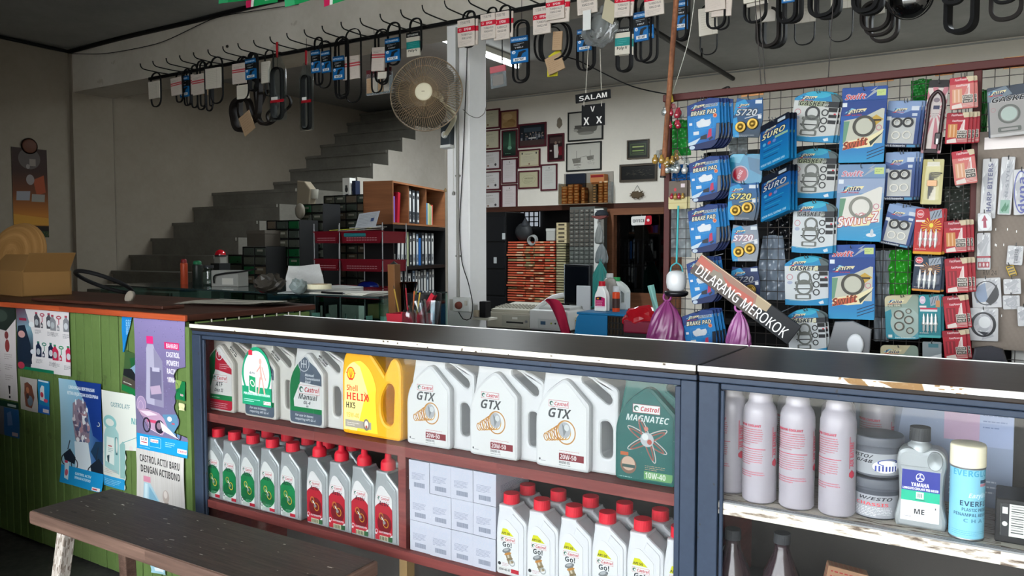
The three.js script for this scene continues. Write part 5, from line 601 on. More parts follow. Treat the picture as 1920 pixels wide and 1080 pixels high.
  frame('small green and black plaque in a gilt frame on the right', 1176, 263.5, 1217, 299, C(192, 176, (c, w, h) => { rect(c, '#15160f', 0, 0, w, h); rect(c, '#3c4c2c', 18, 26, 156, 124); rect(c, '#1c2416', 30, 40, 132, 96); rect(c, '#a9b86c', 40, 54, 112, 14); rect(c, '#8fa85a', 40, 96, 112, 12); rect(c, '#55663a', 40, 122, 112, 8); }), { m: mat(0x4c4030, .4), b: .012 });
  frame('wide black script plaque in a dark bronze frame on the right', 1162, 309, 1232, 342, C(320, 136, (c, w, h) => { rect(c, '#121210', 0, 0, w, h); const r = rng(8); c.lineCap = 'round'; for (let i = 0; i < 34; i++) { const x = 40 + r() * 230, y = 40 + r() * 60; line(c, '#3f3d30', 3, x, y, x + 10 + r() * 30, y - 8 + r() * 14); } }), { m: mat(0x463c30, .45), b: .022 });
  const orn = thing('wall_ornament', 'small dark carved ornament hanging on a cord below the wide plaque', 'ornament', P(1195, 365, W + .012)); const r = rng(12); mesh('carving', ext(shape(Array.from({ length: 22 }, (_, i) => { const a = i / 22 * 6.283, k = 1 + .28 * Math.sin(i * 2.7) + (r() - .5) * .25; return [Math.cos(a) * .078 * k, Math.sin(a) * .038 * k]; })), .02, .004), mat(0x5a4c38, .7), orn); mesh('cord', [rod(V(-.05, .02, .005), V(0, .1, .003), .002), rod(V(.05, .02, .005), V(0, .1, .003), .002)], black, orn);
  const patch = thing('wall_stain_patch', 'brown flaked plaster patch on the wall left of the boat print', 'wall patch', P(1049, 230, W)); const pm = mesh('patch', ext(shape(Array.from({ length: 18 }, (_, i) => { const a = i / 18 * 6.283, k = 1 + (r() - .5) * .5; return [Math.cos(a) * .036 * k, Math.sin(a) * .068 * k]; })), .003), mat(0x7c7264, .95), patch);
  // wall rack of small orange cartons
  const z = W + .13, q = qbox(1048, 344, 1141, 383, z), rackT = thing('wall_rack', 'clear wall rack holding orange part cartons under the boat prints', 'rack', [q.c.x, q.c.y - q.h / 2, W + .075]);
  mesh('rack_floor', bx(q.w, .008, .13, 0, -.004, 0), mat(0x8a7a66, .5), rackT); for (const s of [-1, 1]) mesh('rack_side', bx(.006, q.h, .13, s * q.w / 2, q.h / 2, 0), clearBag, rackT); mesh('rack_front', bx(q.w, q.h * .95, .003, 0, q.h * .48, .066), glassMat(0xe8dccb, { roughness: .12 }), rackT); mesh('rack_back', bx(q.w, q.h * 1.5, .004, 0, q.h * .75, -.068), mat(0x9a948a, .7), rackT);
  const boxM = [0xb87848, 0xc68a58, 0xa0683e, 0xc9a070].map((k) => mat(k, .7)), grey = mat(0x7c8288, .6), x0 = q.c.x - q.w / 2, yb = q.c.y - q.h / 2; let bn = 0;
  const bxs = (px0, px1, n, mm, hh) => { const a = P(px0, 380, z).x, b = P(px1, 380, z).x; for (let i = 0; i < n; i++) { const t = thing('part_carton', `small ${mm === grey ? 'grey' : 'orange'} part carton in the wall rack, ${nth[bn]} stack, ${nth[i]} from the bottom`, 'carton', [(a + b) / 2, yb + .001 + i * hh, W + .08], 0, 'part cartons in the wall rack'); mesh('box', rb(b - a - .004, hh - .003, .09, .002, 0, hh / 2, 0), mm === grey ? grey : boxM[(i * 7 + bn) % 4], t); mesh('end_label', bx((b - a) * .5, hh * .5, .001, 0, hh / 2, .0456), mat(0xd9c8a8, .7), t); } bn++; };
  bxs(1052, 1063, 6, boxM, .033); bxs(1064, 1074, 7, boxM, .031); bxs(1075, 1085, 7, boxM, .031); bxs(1089, 1096, 6, boxM, .03); bxs(1110, 1118, 7, grey, .03); bxs(1121, 1130, 8, boxM, .03); bxs(1131, 1139, 8, boxM, .03);
  const db = qbox(1055, 326, 1092, 346, z - .02), dark = thing('sign_box', 'dark blue rounded box standing in the wall rack', 'box', [db.c.x, yb + .001, W + .03]); mesh('box', ext(shape(rrect(db.w, db.c.y + db.h / 2 - yb, .012, 0, (db.c.y + db.h / 2 - yb) / 2)), .03, .004).translate(0, 0, -.02), mat(0x1c2230, .4), dark);
  const ob = qbox(1106, 327, 1132, 342, z), obx = thing('carton', 'orange and black carton on top of the rack stacks', 'carton', [ob.c.x, ob.c.y - ob.h / 2 , W + .07]); mesh('box', rb(ob.w, ob.h, .1, .002, 0, ob.h / 2, 0), boxM[0], obx); mesh('stripe', bx(ob.w * .9, ob.h * .3, .002, 0, ob.h * .75, .0505), mat(0x8a1a1c, .6), obx); mesh('stand', bx(ob.w * .9, .02, .08, 0, -.01, 0), boxM[2], obx);
}
// ---------------------------------------------------------------- store-room front: lockers, box wall, drawer tower
{
  const z = -7.6;
  const lock = qbox(893, 400, 949, 600, z), lk = thing('steel_locker', 'tall black steel cabinet right behind the column', 'cabinet', [lock.c.x, 0, z - .2]); mesh('carcass', rb(lock.w, 1.6, .4, .006, 0, .8, 0), mat(0x131416, .4), lk); for (let i = 0; i < 5; i++) mesh('drawer_front', rb(lock.w - .03, .29, .012, .004, 0, .17 + i * .31, .206), mat(0x17181b, .35), lk);
  for (const [px, py] of [[945, 443], [929, 488]]) { const p = P(px, py, z + .01); mesh('label_card', bx(.04, .07, .003, p.x - lock.c.x, p.y, .216), mat(0xb9bdbd, .7), lk); }
  // wall of flat red-orange part boxes with cream ends
  const cols = [[951, 985], [985, 1002], [1002, 1021], [1021, 1040]], bm = [0xc2543a, 0xcc6a48, 0xb44a36, 0xc88a62, 0x9a8a62, 0xd07a58].map((k) => mat(k, .7)), lb = mat(0xd9b894, .7); const r = rng(33);
  const yb = .58, rows = 24, hh = (P(960, 452, z).y - yb) / rows; const base = thing('box_stand', 'dark low stand under the wall of red part boxes', 'stand'); const xa = P(951, 500, z).x, xe = P(1062, 500, z).x; mesh('stand_top', bb(xa, xe, yb - .04, yb - .001, z - .3, z), black, base); for (const x of [xa + .03, (xa + xe) / 2, xe - .03]) mesh('leg', bb(x - .02, x + .02, 0, yb - .04, z - .28, z - .02), black, base);
  const g0 = {}; cols.forEach(([pa, pb], c) => { const a = P(pa, 500, z).x, b = P(pb, 500, z).x, w = b - a - .004; g0[c] = [rb(w, hh - .011, .26, .002, 0, hh / 2, -.14), bx(w * .35, hh * .5, .001, w * .2, hh / 2, -.0095)]; for (let i = 0; i < rows - (c === 1 ? 2 : 0); i++) { const t = thing('part_box', `flat red part box in the store-room stack, ${['left', 'second', 'third', 'right'][c]} pile, ${nth[i]} from the bottom`, 'box', [(a + b) / 2 + (r() - .5) * .006, yb + i * hh, z + (r() < .15 ? .03 : 0) + r() * .008], 0, 'red part boxes in the store room'); mesh('box', g0[c][0], bm[Math.floor(c === 1 && i > 12 ? 3 + r() * 2 : r() * r() * 5.9)], t); mesh('end_label', g0[c][1], r() < .5 ? lb : bm[0], t); } });
  { const a = P(1042, 500, z).x, b = P(1060, 500, z).x, mm = [mat(0x8f8a68, .7), mat(0x7a7658, .7), mat(0xa39a78, .7)]; const g = rb(b - a - .004, hh - .008, .24, .002, 0, hh / 2, -.13), g2 = bx((b - a) * .6, hh * .4, .001, 0, hh / 2, -.0095); for (let i = 0; i < 23; i++) { const t = thing('part_box', `flat olive part box beside the red stack, ${nth[i]} from the bottom`, 'box', [(a + b) / 2, yb + i * hh, z], 0, 'olive part boxes in the store room'); mesh('box', g, mm[Math.floor(r() * 3)], t); mesh('end_label', g2, mm[2], t); } }
  { const a = P(1043, 500, z).x, b = P(1062, 500, z).x, y0 = yb + 23 * hh + .002; for (let i = 0; i < 5; i++) { const t = thing('part_box', `cream part box stacked on the olive boxes, ${nth[i]} from the bottom`, 'box', [(a + b) / 2, y0 + i * .045, z], 0, 'cream part boxes in the store room'); mesh('box', rb(b - a, .043, .2, .002, 0, .0225, -.1), mat(0xbfb08a, .7), t); mesh('end_label', bx((b - a) * .6, .02, .001, 0, .022, .0005), mat(0x4c4434, .7), t); } }
  { const yt = yb + rows * hh + .002; const w = thing('carton', 'white carton on top of the red box stack', 'carton', [P(1030, 440, z).x, yt, z - .1]); mesh('box', rb(.11, .12, .15, .003, 0, .06, 0), mat(0xa8a8a2, .7), w); mesh('lid', rb(.116, .03, .156, .003, 0, .12, 0), mat(0xb8b8b2, .7), w); const bg = thing('plastic_bag', 'grey plastic bag on the left of the red box stack', 'plastic bag', [P(972, 440, z).x, yt, z - .12]); mesh('bag', new THREE.IcosahedronGeometry(.11, 1).scale(1.05, 1, .6).translate(0, .1, 0), mat(0x2c2e30, .5), bg); mesh('bag_top', new THREE.ConeGeometry(.06, .1, 7).translate(.02, .22, 0), mat(0x34363a, .5), bg); const hb = thing('coil_hose', 'coiled pale hose on the second pile of boxes', 'hose', [P(996, 446, z).x, yt - hh * 2, z + .01]); mesh('coil', [0, 1, 2].map((i) => new THREE.TorusGeometry(.05, .009, 8, 24).translate(0, .06 + i * .004, -.02 - i * .02)), mat(0x8f9290, .5), hb); }
  // grey small-drawer tower
  const q = qbox(1064, 389, 1112, 600, z + .05), tw = thing('drawer_tower', 'grey tower of tiny steel drawers with white labels left of the office door', 'drawer tower', [q.c.x, 0, z]); const H = 1.63, cw = q.w / 5; mesh('carcass', rb(q.w, H, .3, .004, 0, H / 2, -.15), mat(0x4e514e, .6), tw);
  const dg = rb(cw - .012, .036, .014, .003), lg = bx(cw * .36, .011, .002, 0, .004, .008), dm = [mat(0x585c58, .5), mat(0x54504a, .5)], lm = mat(0x84867f, .7); for (let i = 0; i < 5; i++) for (let j = 0; j < 22; j++) { const d = mesh('drawer', dg, dm[j < 9 ? 1 : 0], tw); d.position.set(-q.w / 2 + (i + .5) * cw, H - .045 - j * .045, .004); if (r() < .82) mesh('label_card', lg, lm, d); }
}
// ---------------------------------------------------------------- office doorway: sign, shelf of rolls, hanging bags
{
  const s = quad([1184, 406], [1222, 404], [1222, 421], [1184, 423], -7.94), t = thing('office_sign', 'white OFFICE sign with a red end hanging on the dark glass door', 'sign', s.c); t.rotation.z = s.a; mesh('plate', uvbox(ext(shape(rrect(s.w, s.h, .02)), .006), -s.w / 2, -s.h / 2, s.w / 2, s.h / 2), tmat(C(256, 112, (c, w, h) => { rect(c, '#e8e6e2', 0, 0, w, h); poly(c, '#c01f30', 186, 0, 256, 0, 256, 112, 166, 112); disc(c, '#f0e4e4', 214, 56, 18); T(c, 'OFFICE', 18, 76, 50, '#1c1c1e', { w: 152 }); }), .4), t); mesh('hook', rod(V(0, s.h / 2, 0), V(0, s.h / 2 + .02, -.0), .003), steel, t);
  const z = -8.4, q = qbox(1160, 449, 1206, 495, z), sh = thing('file_shelf', 'dark shelf with two rows of black and white roll files behind the office door', 'shelf', [q.c.x, 0, z]), y = [P(1180, 543, z).y, P(1180, 497, z).y, P(1180, 449, z).y]; y.forEach((k) => mesh('shelf_board', bx(q.w + .04, .015, .3, 0, k, -.12), steel, sh)); for (const k of [-1, 1]) mesh('upright', bx(.02, y[2], .02, k * q.w / 2, y[2] / 2, 0), steel, sh);
  const fm = [mat(0x121214, .3), mat(0xb8bcc0, .4), mat(0x1a1a1e, .3), mat(0x8c9096, .4)]; const r = rng(9); for (let k = 0; k < 2; k++) for (let i = 0; i < 11; i++) { const w = q.w / 11, h = y[k + 1] - y[k] - .03; const f = thing('roll_file', `tall roll file on the ${k ? 'upper' : 'lower'} shelf behind the office door, ${nth[i]} from the left`, 'file', [q.c.x - q.w / 2 + (i + .5) * w, y[k] + .009, z + .0], 0, 'roll files behind the office door'); mesh('roll', cyl(w * .44, w * .44, h * (.9 + r() * .1), 12, 0, h * .48, -.02), fm[(i * 3 + k) % 4 === 1 && i % 3 ? 1 : [0, 2, 3, 0][i % 4]], f); mesh('roll_cap', cyl(w * .46, w * .46, .012, 12, 0, .006, -.02), fm[0], f); }
  const bag = (label, px, py0, py1, w, col, zz, o = {}) => { const a = P(px, py0, zz), b = P(px, py1, zz), H = a.y - b.y, t = thing('hanging_bag', label, 'plastic bag', [a.x, b.y, zz]); const prof = new THREE.SplineCurve([[.004, H], [w * .1, H * .93], [w * .3, H * .72], [w * .45, H * .42], [w * .5, H * .16], [w * .42, .01], [0, 0]].map((k) => new THREE.Vector2(k[0], k[1]))).getPoints(22), g = new THREE.LatheGeometry(prof, 64), p = g.attributes.position, f = px * 1.7;
    for (let i = 0; i < p.count; i++) { const an = Math.atan2(p.getZ(i), p.getX(i)), v = p.getY(i) / H, n1 = Math.sin(an * 9 + f + v * 3), n2 = Math.sin(an * 17 - f + v * 11), n3 = Math.sin(an * 5 + v * 23 + f), k = 1 + .09 * Math.sign(n1) * Math.sqrt(Math.abs(n1)) * (.4 + v) + .05 * n2 + .045 * n3 * (1 - v); p.setX(i, p.getX(i) * k); p.setZ(i, p.getZ(i) * k * (o.flat ?? .5)); }
    g.computeVertexNormals(); mesh('bag', g, new THREE.MeshPhysicalMaterial({ color: col, roughness: .3, transmission: o.tr ?? .35, thickness: 0, side: THREE.DoubleSide }), t); mesh('knot', new THREE.TorusGeometry(.012, .004, 6, 14).translate(0, H + .008, 0), mat(col, .4), t); return t; };
  globalThis.hangBag = bag;
  const pz = -7.5, pq = qbox(1114, 388, 1131, 560, pz), post = thing('white_post', 'narrow white board post between the drawer tower and the office door', 'post', [pq.c.x, 0, pz - .01]); mesh('board', rb(pq.w, 1.6, .02, .002, 0, .8, 0), mat(0xc9c9c4, .8), post); mesh('nail', rod(V(0, 1.58, .01), V(0, 1.58, .07), .004), steel, post);
  bag('clear plastic bag hanging on the white post beside the drawer tower', 1124, 418, 458, .1, 0x8c8f8c, -7.43); bag('teal net bag bulging left of the office door, below the clear bag', 1126, 490, 580, .26, 0x2a7a74, -7.36, { tr: .2 }); bag('pale grey plastic bag hanging between the clear and teal bags', 1128, 455, 495, .14, 0x7a8284, -7.43);
  const cap = thing('hat', 'dark peaked hat hanging on the white post left of the office door', 'hat', P(1128, 404, -7.45)); mesh('crown', new THREE.SphereGeometry(.075, 18, 10, 0, 7, 0, 1.6).scale(1, .8, .9), mat(0x22262c, .8), cap); mesh('peak', ext(shape([[-.09, 0], [.09, 0], [.07, -.03, 0, -.035], [-.07, -.03, -.09, 0]]), .06, .003).translate(0, -.005, 0), mat(0x6a3a36, .8), cap);
}
// ---------------------------------------------------------------- rear work desk: till, printer, monitor, crate, bottles
{
  const z = -4.35, dk = thing('work_desk', 'dark work desk behind the counter carrying the till and printer', 'desk'), dy = .668; mesh('desk_top', bb(-2.95, -1.2, dy - .03, dy, -5.1, -4.2), mat(0x201e1e, .5), dk); for (const x of [-2.9, -1.25]) for (const zz of [-5.05, -4.25]) mesh('leg', bb(x - .025, x + .025, 0, dy - .03, zz - .025, zz + .025), black, dk);
  const q = qbox(912, 570, 994, 618, z), ti = thing('cash_till', 'beige cash till with black drawer slot right of the column', 'till', [q.c.x, dy + .001, z - .17]), bg = mat(0xb5b0a0, .5); mesh('drawer_box', rb(q.w, .1, .33, .005, 0, .05, 0), bg, ti); mesh('drawer_front', rb(q.w * .62, .075, .008, .003, q.w * .17, .05, .167), mat(0xa8a598, .45), ti); mesh('slot', bx(q.w * .38, .01, .004, q.w * .16, .04, .172), black, ti); mesh('badge', bx(.04, .014, .002, q.w * .16, .068, .1715), mat(0xd8d8d0, .5), ti); mesh('lock', cyl(.009, .009, .008, 14).rotateX(Math.PI / 2).translate(q.w * .42, .05, .173), steel, ti);
  mesh('keyboard_wedge', ext(shape([[-.15, 0], [.15, 0], [.15, .05], [-.15, .02]]), q.w * .86, .006).rotateY(Math.PI / 2).translate(-q.w * .43, .101, .0), bg, ti); const kg = rb(.014, .006, .014, .002); for (let i = 0; i < 11; i++) for (let j = 0; j < 5; j++) { const k = mesh('key', kg, mat(0x8a8678, .5), ti); k.position.set(-q.w * .36 + i * .027, .129 + (j - 1) * .003 + .006, .12 - j * .03); k.rotation.x = .1; }
  const pq = qbox(990, 575, 1062, 612, z + .02), pr = thing('printer', 'white desktop printer with a magenta cloth draped over it', 'printer', [pq.c.x, dy + .001, z - .13]), wh = mat(0xc9cac8, .4); mesh('printer_body', rb(pq.w, .13, .28, .014, 0, .066, 0), wh, pr); mesh('front_panel', rb(pq.w * .7, .06, .008, .003, pq.w * .1, .045, .142), mat(0xb6b9b8, .4), pr); mesh('display', bx(.035, .022, .003, -.03, .05, .147), mat(0x3c5a74, .3), pr); mesh('button', cyl(.006, .006, .004, 12).rotateX(Math.PI / 2).translate(.03, .05, .147), mat(0x8a9a40, .5), pr); mesh('button', cyl(.006, .006, .004, 12).rotateX(Math.PI / 2).translate(.06, .05, .147), darkGrey, pr); mesh('paper_arm', tube([[-.13, .02, .1], [-.12, .12, .09], [-.05, .2, 0], [.02, .22, -.04]], .016, 18, 8), wh, pr); mesh('rear_tray', rb(.1, .24, .012, .004, .13, .16, -.1), mat(0xbfc4c8, .4), pr); mesh('top_cover', rb(pq.w * .9, .02, .2, .006, 0, .138, -.02), mat(0xb4b6b4, .5), pr);
  const cl = thing('magenta_cloth', 'magenta cloth trailing from the printer top', 'cloth', P(1045, 577, z + .06)); const g = new THREE.PlaneGeometry(.1, .34, 6, 20), p = g.attributes.position; for (let i = 0; i < p.count; i++) { const v = .5 - p.getY(i) / .34, u = p.getX(i); const s = Math.max(0, v - .25); p.setXYZ(i, u * (1 - .35 * v) + s * .16 - (v < .25 ? (.25 - v) * .26 : 0), .05 - Math.pow(Math.max(0, v - .12), 1.15) * .33 + .008 * Math.sin(u * 60), .03 + .015 * Math.sin(u * 70 + v * 5)); } g.computeVertexNormals(); mesh('cloth', g, mat(0xa8123c, .7, { side: THREE.DoubleSide }), cl);
  const mq = qbox(1062, 516, 1100, 590, z - .3), mo = thing('monitor', 'black flat monitor turned sideways behind the printer', 'monitor', [mq.c.x - .1, dy + .001, z - .52], -.55); mesh('screen_panel', rb(.33, .28, .03, .006, 0, .27, 0), mat(0x14171c, .35), mo); mesh('screen', bx(.3, .25, .002, 0, .27, .016), mat(0x0a0f16, .12), mo); mesh('bezel_edge', rb(.006, .28, .034, .002, -.166, .27, 0), mat(0x9aa4ac, .3), mo); mesh('stand', [rb(.05, .16, .03, .006, 0, .08, -.02), rb(.2, .014, .15, .005, 0, .007, 0)], black, mo);
  const cab = thing('wire_tangle', 'tangle of pale cables behind the printer', 'cables', [P(1080, 592, z - .1).x, dy + .012, z - .14]); for (let i = 0; i < 4; i++) mesh('cable', tube(Array.from({ length: 7 }, (_, k) => [Math.sin(k * 1.7 + i) * .05, .01 + Math.abs(Math.sin(k * 2.1 + i * 1.3)) * .07, Math.cos(k * 1.3 + i * 2) * .04]), .0035, 30), mat([0xb8b29a, 0xc9c6a0, 0x8c8a84, 0xc4b23c][i], .5), cab);
  // crate with a blue cover
  const a = P(1068, 632, -3.75), b = P(1202, 588, -3.75), cy = P(1130, 587, -3.75).y, cw = b.x - a.x; const cr = thing('plastic_crate', 'black lattice crate with a bright blue cover behind the counter', 'crate', [(a.x + b.x) / 2, 0, -3.92]); const h = cy - .55;
  mesh('blue_cover', [ext(shape([[-cw / 2, .5], [.02, .5], [.02, cy - .012], [-cw / 2 + .06, cy - .012], [-cw / 2 + .045, cy - .03]]), .008, .002).translate(0, 0, .17), rb(cw - .05, .014, .36, .006, .02, cy - .006, 0)], mat(0x1470a4, .5), cr);
  const latt = []; for (let i = 0; i <= 9; i++) latt.push(bx(.006, h, .006, .03 + i * (cw / 2 - .04) / 9, .55 + h / 2, .172)); for (let i = 0; i <= 9; i++) latt.push(bx(cw / 2 - .03, .006, .006, cw / 4 + .01, .55 + i * h / 9.5, .174)); const lt = mesh('lattice', latt, black, cr); lt.userData.kind = 'stuff'; mesh('crate_shell', [bx(cw - .06, h, .01, 0, .55 + h / 2, -.16), bx(.01, h, .33, cw / 2 - .01, .55 + h / 2, 0), bx(cw / 2 - .03, h, .004, cw / 4 + .01, .55 + h / 2, .15)], mat(0x4a3c2a, .8), cr); for (const sx of [-1, 1]) for (const sz of [-1, 1]) mesh('leg', bx(.03, .55, .03, sx * (cw / 2 - .06), .275, sz * .14), black, cr);
  const zt = -3.85; const on = (px, zz) => [P(px, 580, zz).x, cy + .002, zz];
  const b1 = thing('cleaner_bottle', 'white bottle with magenta label and red cap on the blue crate', 'bottle', on(1129, zt)); mesh('body', ext(shape([[-.032, 0], [.032, 0], [.036, 0, .036, .006], [.036, .075], [.034, .1, .018, .122], [.016, .135], [-.016, .135], [-.02, .11, -.03, .096], [-.036, .08, -.036, .06], [-.036, .006], [-.036, 0, -.032, 0]]), .045, .006, 8).translate(0, 0, -.02), white, b1); mesh('label', uvbox(ext(shape([[-.028, .018], [.028, .018], [.028, .07], [0, .085, -.028, .074]]), .0006).translate(0, 0, .0255), -.028, .018, .028, .08), tmat(C(128, 128, (c, w, h) => { rect(c, '#b81860', 0, 0, w, h); rect(c, '#1c1c1e', 10, 8, 70, 30); disc(c, '#d87c1c', 34, 24, 16, 10); small(c, 14, 50, 90, 6, 12, '#e8b4cc', 4); rect(c, '#e8e0e4', 0, 108, w, 20); }), .4), b1); mesh('cap', capGeo(.018, .026).translate(0, .147, .003), redCap, b1);
  const b2 = thing('spray_can', 'orange-red spray can with clear cap on the blue crate', 'spray can', on(1155, zt)); mesh('can', lathe([[0, 0], [.02, 0], [.02, .1], [.016, .106], [0, .106]], 24), mat(0xd2461e, .4), b2); mesh('band', new THREE.CylinderGeometry(.0203, .0203, .05, 24, 1, true).translate(0, .045, 0), mat(0x3a2420, .5), b2); mesh('cap', lathe([[.018, .106], [.018, .135], [0, .137]], 24), mat(0xb9bcc0, .3), b2);
  const b3 = thing('oil_jug', 'white jug with green cap behind the orange can on the crate', 'jug', on(1160, -4.0)); b3.scale.setScalar(.82); mesh('body', ext(shape([[-.07, 0], [.06, 0], [.07, 0, .07, .02], [.07, .12], [.06, .16, .0, .19], [-.05, .19], [-.07, .15], [-.075, .02], [-.075, 0, -.07, 0]], [[[.03, .05], [.05, .05], [.05, .11], [.03, .125]]]), .07, .008).translate(0, 0, -.04), mat(0xc9cecb, .4), b3); mesh('cap', capGeo(.026, .026).translate(-.02, .203, -.005), mat(0x1c8a4a, .45), b3);
  const b4 = thing('oil_jug', 'grey translucent jug with pale cap between the other bottles on the crate', 'jug', on(1143, -3.97)); mesh('body', lathe([[0, 0], [.04, 0], [.045, .01], [.045, .13], [.03, .165], [.018, .175], [0, .175]], 28), mat(0x8e8a84, .4), b4); mesh('cap', capGeo(.02, .024).translate(0, .187, 0), mat(0xb4b6b4, .5), b4);
  // red and teal bags and the white lamp beyond the rack post
  const zz = -3.4; const redp = thing('red_bag', 'crumpled red plastic package behind the purple bag', 'bag', P(1205, 600, zz)); const ig = new THREE.IcosahedronGeometry(.09, 3), ip = ig.attributes.position; for (let i = 0; i < ip.count; i++) { const k = 1 + .14 * Math.sin(ip.getX(i) * 60) * Math.cos(ip.getY(i) * 80 + ip.getZ(i) * 40); ip.setXYZ(i, ip.getX(i) * k * 1.05, ip.getY(i) * k * .75, ip.getZ(i) * k * .5); } ig.computeVertexNormals(); mesh('bag', ig, mat(0xa81420, .25), redp); const pl = redp.position; mesh('stand', bb(-.08, .08, -pl.y, -.06, -.05, .03), black, redp); mesh('lower_wrap', rb(.2, .06, .09, .01, .02, -.03, 0), mat(0x7a1a34, .4), redp);
  const tl = thing('teal_bag', 'pale teal plastic strip hanging beside the rack post', 'plastic strip', P(1230, 575, -3.37)); mesh('strip', paper(.03, .2, 71, { wave: .008 }), mat(0x7fb4ac, .4, { side: THREE.DoubleSide }), tl); tl.rotation.z = .25;
}
// ---------------------------------------------------------------- belt rail with hooks under the beam, and everything hanging on it
const HX = (i) => -5.741 + .1635 * i, HY = 2.582;
{
  const t = thing('hook_rail', 'long black rail with upturned hooks along the lower edge of the beam', 'hook rail'); mesh('rail', bb(-6.05, 1.2, HY - .012, HY + .012, -3.999, -3.985), black, t);
  const hook = tube([[0, 0, 0], [0, -.004, .12], [0, -.002, .235], [0, .006, .258], [0, .02, .268], [0, .036, .27]], .0042, 18, 6);
  for (let i = 0; i < 36; i++) { const h = mesh('hook', hook, black, t); h.position.set(HX(i), HY, -3.985); h.rotation.z = (R() - .5) * .1; }
}
const epdm = C(160, 224, (c, w, h) => { rect(c, '#ddd2c8', 0, 0, w, h); T(c, '17330 TYB', 24, 36, 30, '#3c3838', { wt: 'normal', w: 96 }); rect(c, '#d01f38', 0, 62, w, 42); T(c, 'EPDM', 62, 93, 28, '#f6e6e6', { w: 66 }); hoop(c, '#f6e6e6', 26, 82, 9, 3); T(c, 'TURBO/G23', 36, 134, 24, '#3a3636', { wt: 'normal', w: 104 }); T(c, 'RM22/48', 40, 164, 24, '#3a3636', { wt: 'normal', w: 92 }); small(c, 14, 178, 126, 4, 10, '#a49a94', 2); rect(c, '#c9beb4', 34, 108, 2, 110); });
const faded = C(160, 224, (c, w, h) => { rect(c, '#d8ccc2', 0, 0, w, h); rect(c, '#c8545a', 0, 64, w, 16); rect(c, '#c8545a', 0, 88, w, 14); small(c, 20, 36, 110, 2, 12, '#8c827c', 3); small(c, 14, 118, 126, 8, 11, '#b8ada4', 2); });
const plainTag = C(96, 128, (c, w, h) => { rect(c, '#d9d3c6', 0, 0, w, h); small(c, 14, 20, 66, 8, 11, '#c4bdae', 2); rect(c, '#c6beb0', 70, 0, 2, h); });
const mitsu = C(160, 288, (c, w, h) => { rect(c, '#1467a8', 0, 0, w, h); rect(c, '#0e4c80', 0, 0, w, 24); T(c, 'MITSUBOSHI', 10, 46, 30, '#d4e6f2', { w: 140 }); rect(c, '#131518', 0, 62, w, 84); small(c, 30, 78, 100, 2, 14, '#c8ccd0', 4); T(c, 'V-BELT', 40, 128, 20, '#d8dcde', { w: 80 }); disc(c, '#e4eaee', 30, 168, 17); T(c, 'M', 20, 178, 22, '#1467a8'); poly(c, '#20262c', 60, 226, 76, 170, 130, 156, 150, 170, 110, 190, 96, 226); rect(c, '#e6eaec', 24, 232, 116, 34); T(c, 'RECMF', 40, 260, 30, '#20303c', { w: 84 }); });
const polyV = C(128, 240, (c, w, h) => { rect(c, '#d6d0c2', 0, 0, w, h); rect(c, '#141516', 0, 0, w, 48); T(c, 'MITSUBOSHI', 14, 36, 24, '#d8d8d4', { w: 104 }); rect(c, '#1f8c88', 0, 92, w, 72); small(c, 20, 108, 88, 3, 16, '#5ab4b0', 3); T(c, 'Poly-V', 16, 194, 34, '#1a1c1c', { w: 90 }); });
const beigeTag = C(64, 96, (c, w, h) => { rect(c, '#b99c7c', 0, 0, w, h); small(c, 8, 12, 46, 7, 11, '#a08264', 2); });
const bm = { k: rubber, b: mat(0x1e1917, .7), g: mat(0x2a2827, .6) };
const sm = { e: tmat(epdm, .8), f: tmat(faded, .75), w: tmat(plainTag, .8), m: tmat(mitsu, .4), p: tmat(polyV, .5), t: tmat(beigeTag, .8), y: mat(0xc9c02c, .6), o: mat(0xc4beb4, .8) };
// loops: [x0, y0, x1, y1, thickness, width, material]; sleeves: [x0, y0, x1, y1, kind, tilt]
function belts(label, loops, sleeves = [], z = -3.8, name = 'drive_belt', cat = 'belt', group) {
  const o = loops[0] ?? sleeves[0], p = P((o[0] + o[2]) / 2, o[1], z), t = thing(name, label, cat, p, 0, group);
  loops.forEach((l, i) => {
    const q = qbox(l[0], l[1], l[2], l[3], z), th = l[4] ?? .008, d = l[5] ?? .01, r = Math.min(q.w / 2, q.h / 2) * .98, s = shape(rrect(q.w, q.h, r), [rrect(q.w - 2 * th, q.h - 2 * th, Math.max(.003, r - th)).reverse().map((e) => e)].map(() => rrect(q.w - 2 * th, q.h - 2 * th, Math.max(.003, r - th))));
    const m = mesh('belt', ext(s, d, 0, 10), bm[l[6] ?? 'k'], t); m.position.copy(q.c).sub(p).add(V(0, 0, -i * .014 - d / 2)); m.rotation.y = l[7] ?? -.12;
  });
  if (p.y < 2.5) mesh('string', rod(V(0, -.01, -.006), V(0, 2.585 - p.y, -.006), .0016, 5), rubber, t);
  sleeves.forEach((l, i) => { const q = qbox(l[0], l[1], l[2], l[3], z), m = mesh('paper_sleeve', uvbox(rb(q.w, q.h, .012, .002), -q.w / 2, -q.h / 2, q.w / 2, q.h / 2), sm[l[4]], t); m.position.copy(q.c).sub(p).add(V(0, 0, .018 - i * .016)); m.rotation.z = l[5] ?? 0; m.rotation.y = .08; });
  return t;
}
belts('thin belt with a plain white sleeve, first at the left end of the rail', [[280, 138, 304, 203]], [[284, 155, 302, 187, 'w', .03]]);
belts('belt with a faded red-striped sleeve, second from the left end of the rail', [[328, 137, 344, 194]], [[326, 148, 343, 181, 'f', .08]], -3.76);
belts('belt with a dark blue sleeve, third from the left end of the rail', [[343, 130, 358, 200], [345, 132, 357, 198]], [[342, 145, 357, 184, 'm', .05]]);
belts('belt with a red-striped sleeve just right of the third, near the left end', [[357, 123, 371, 204]], [[356, 142, 368, 179, 'f', .03]], -3.82);
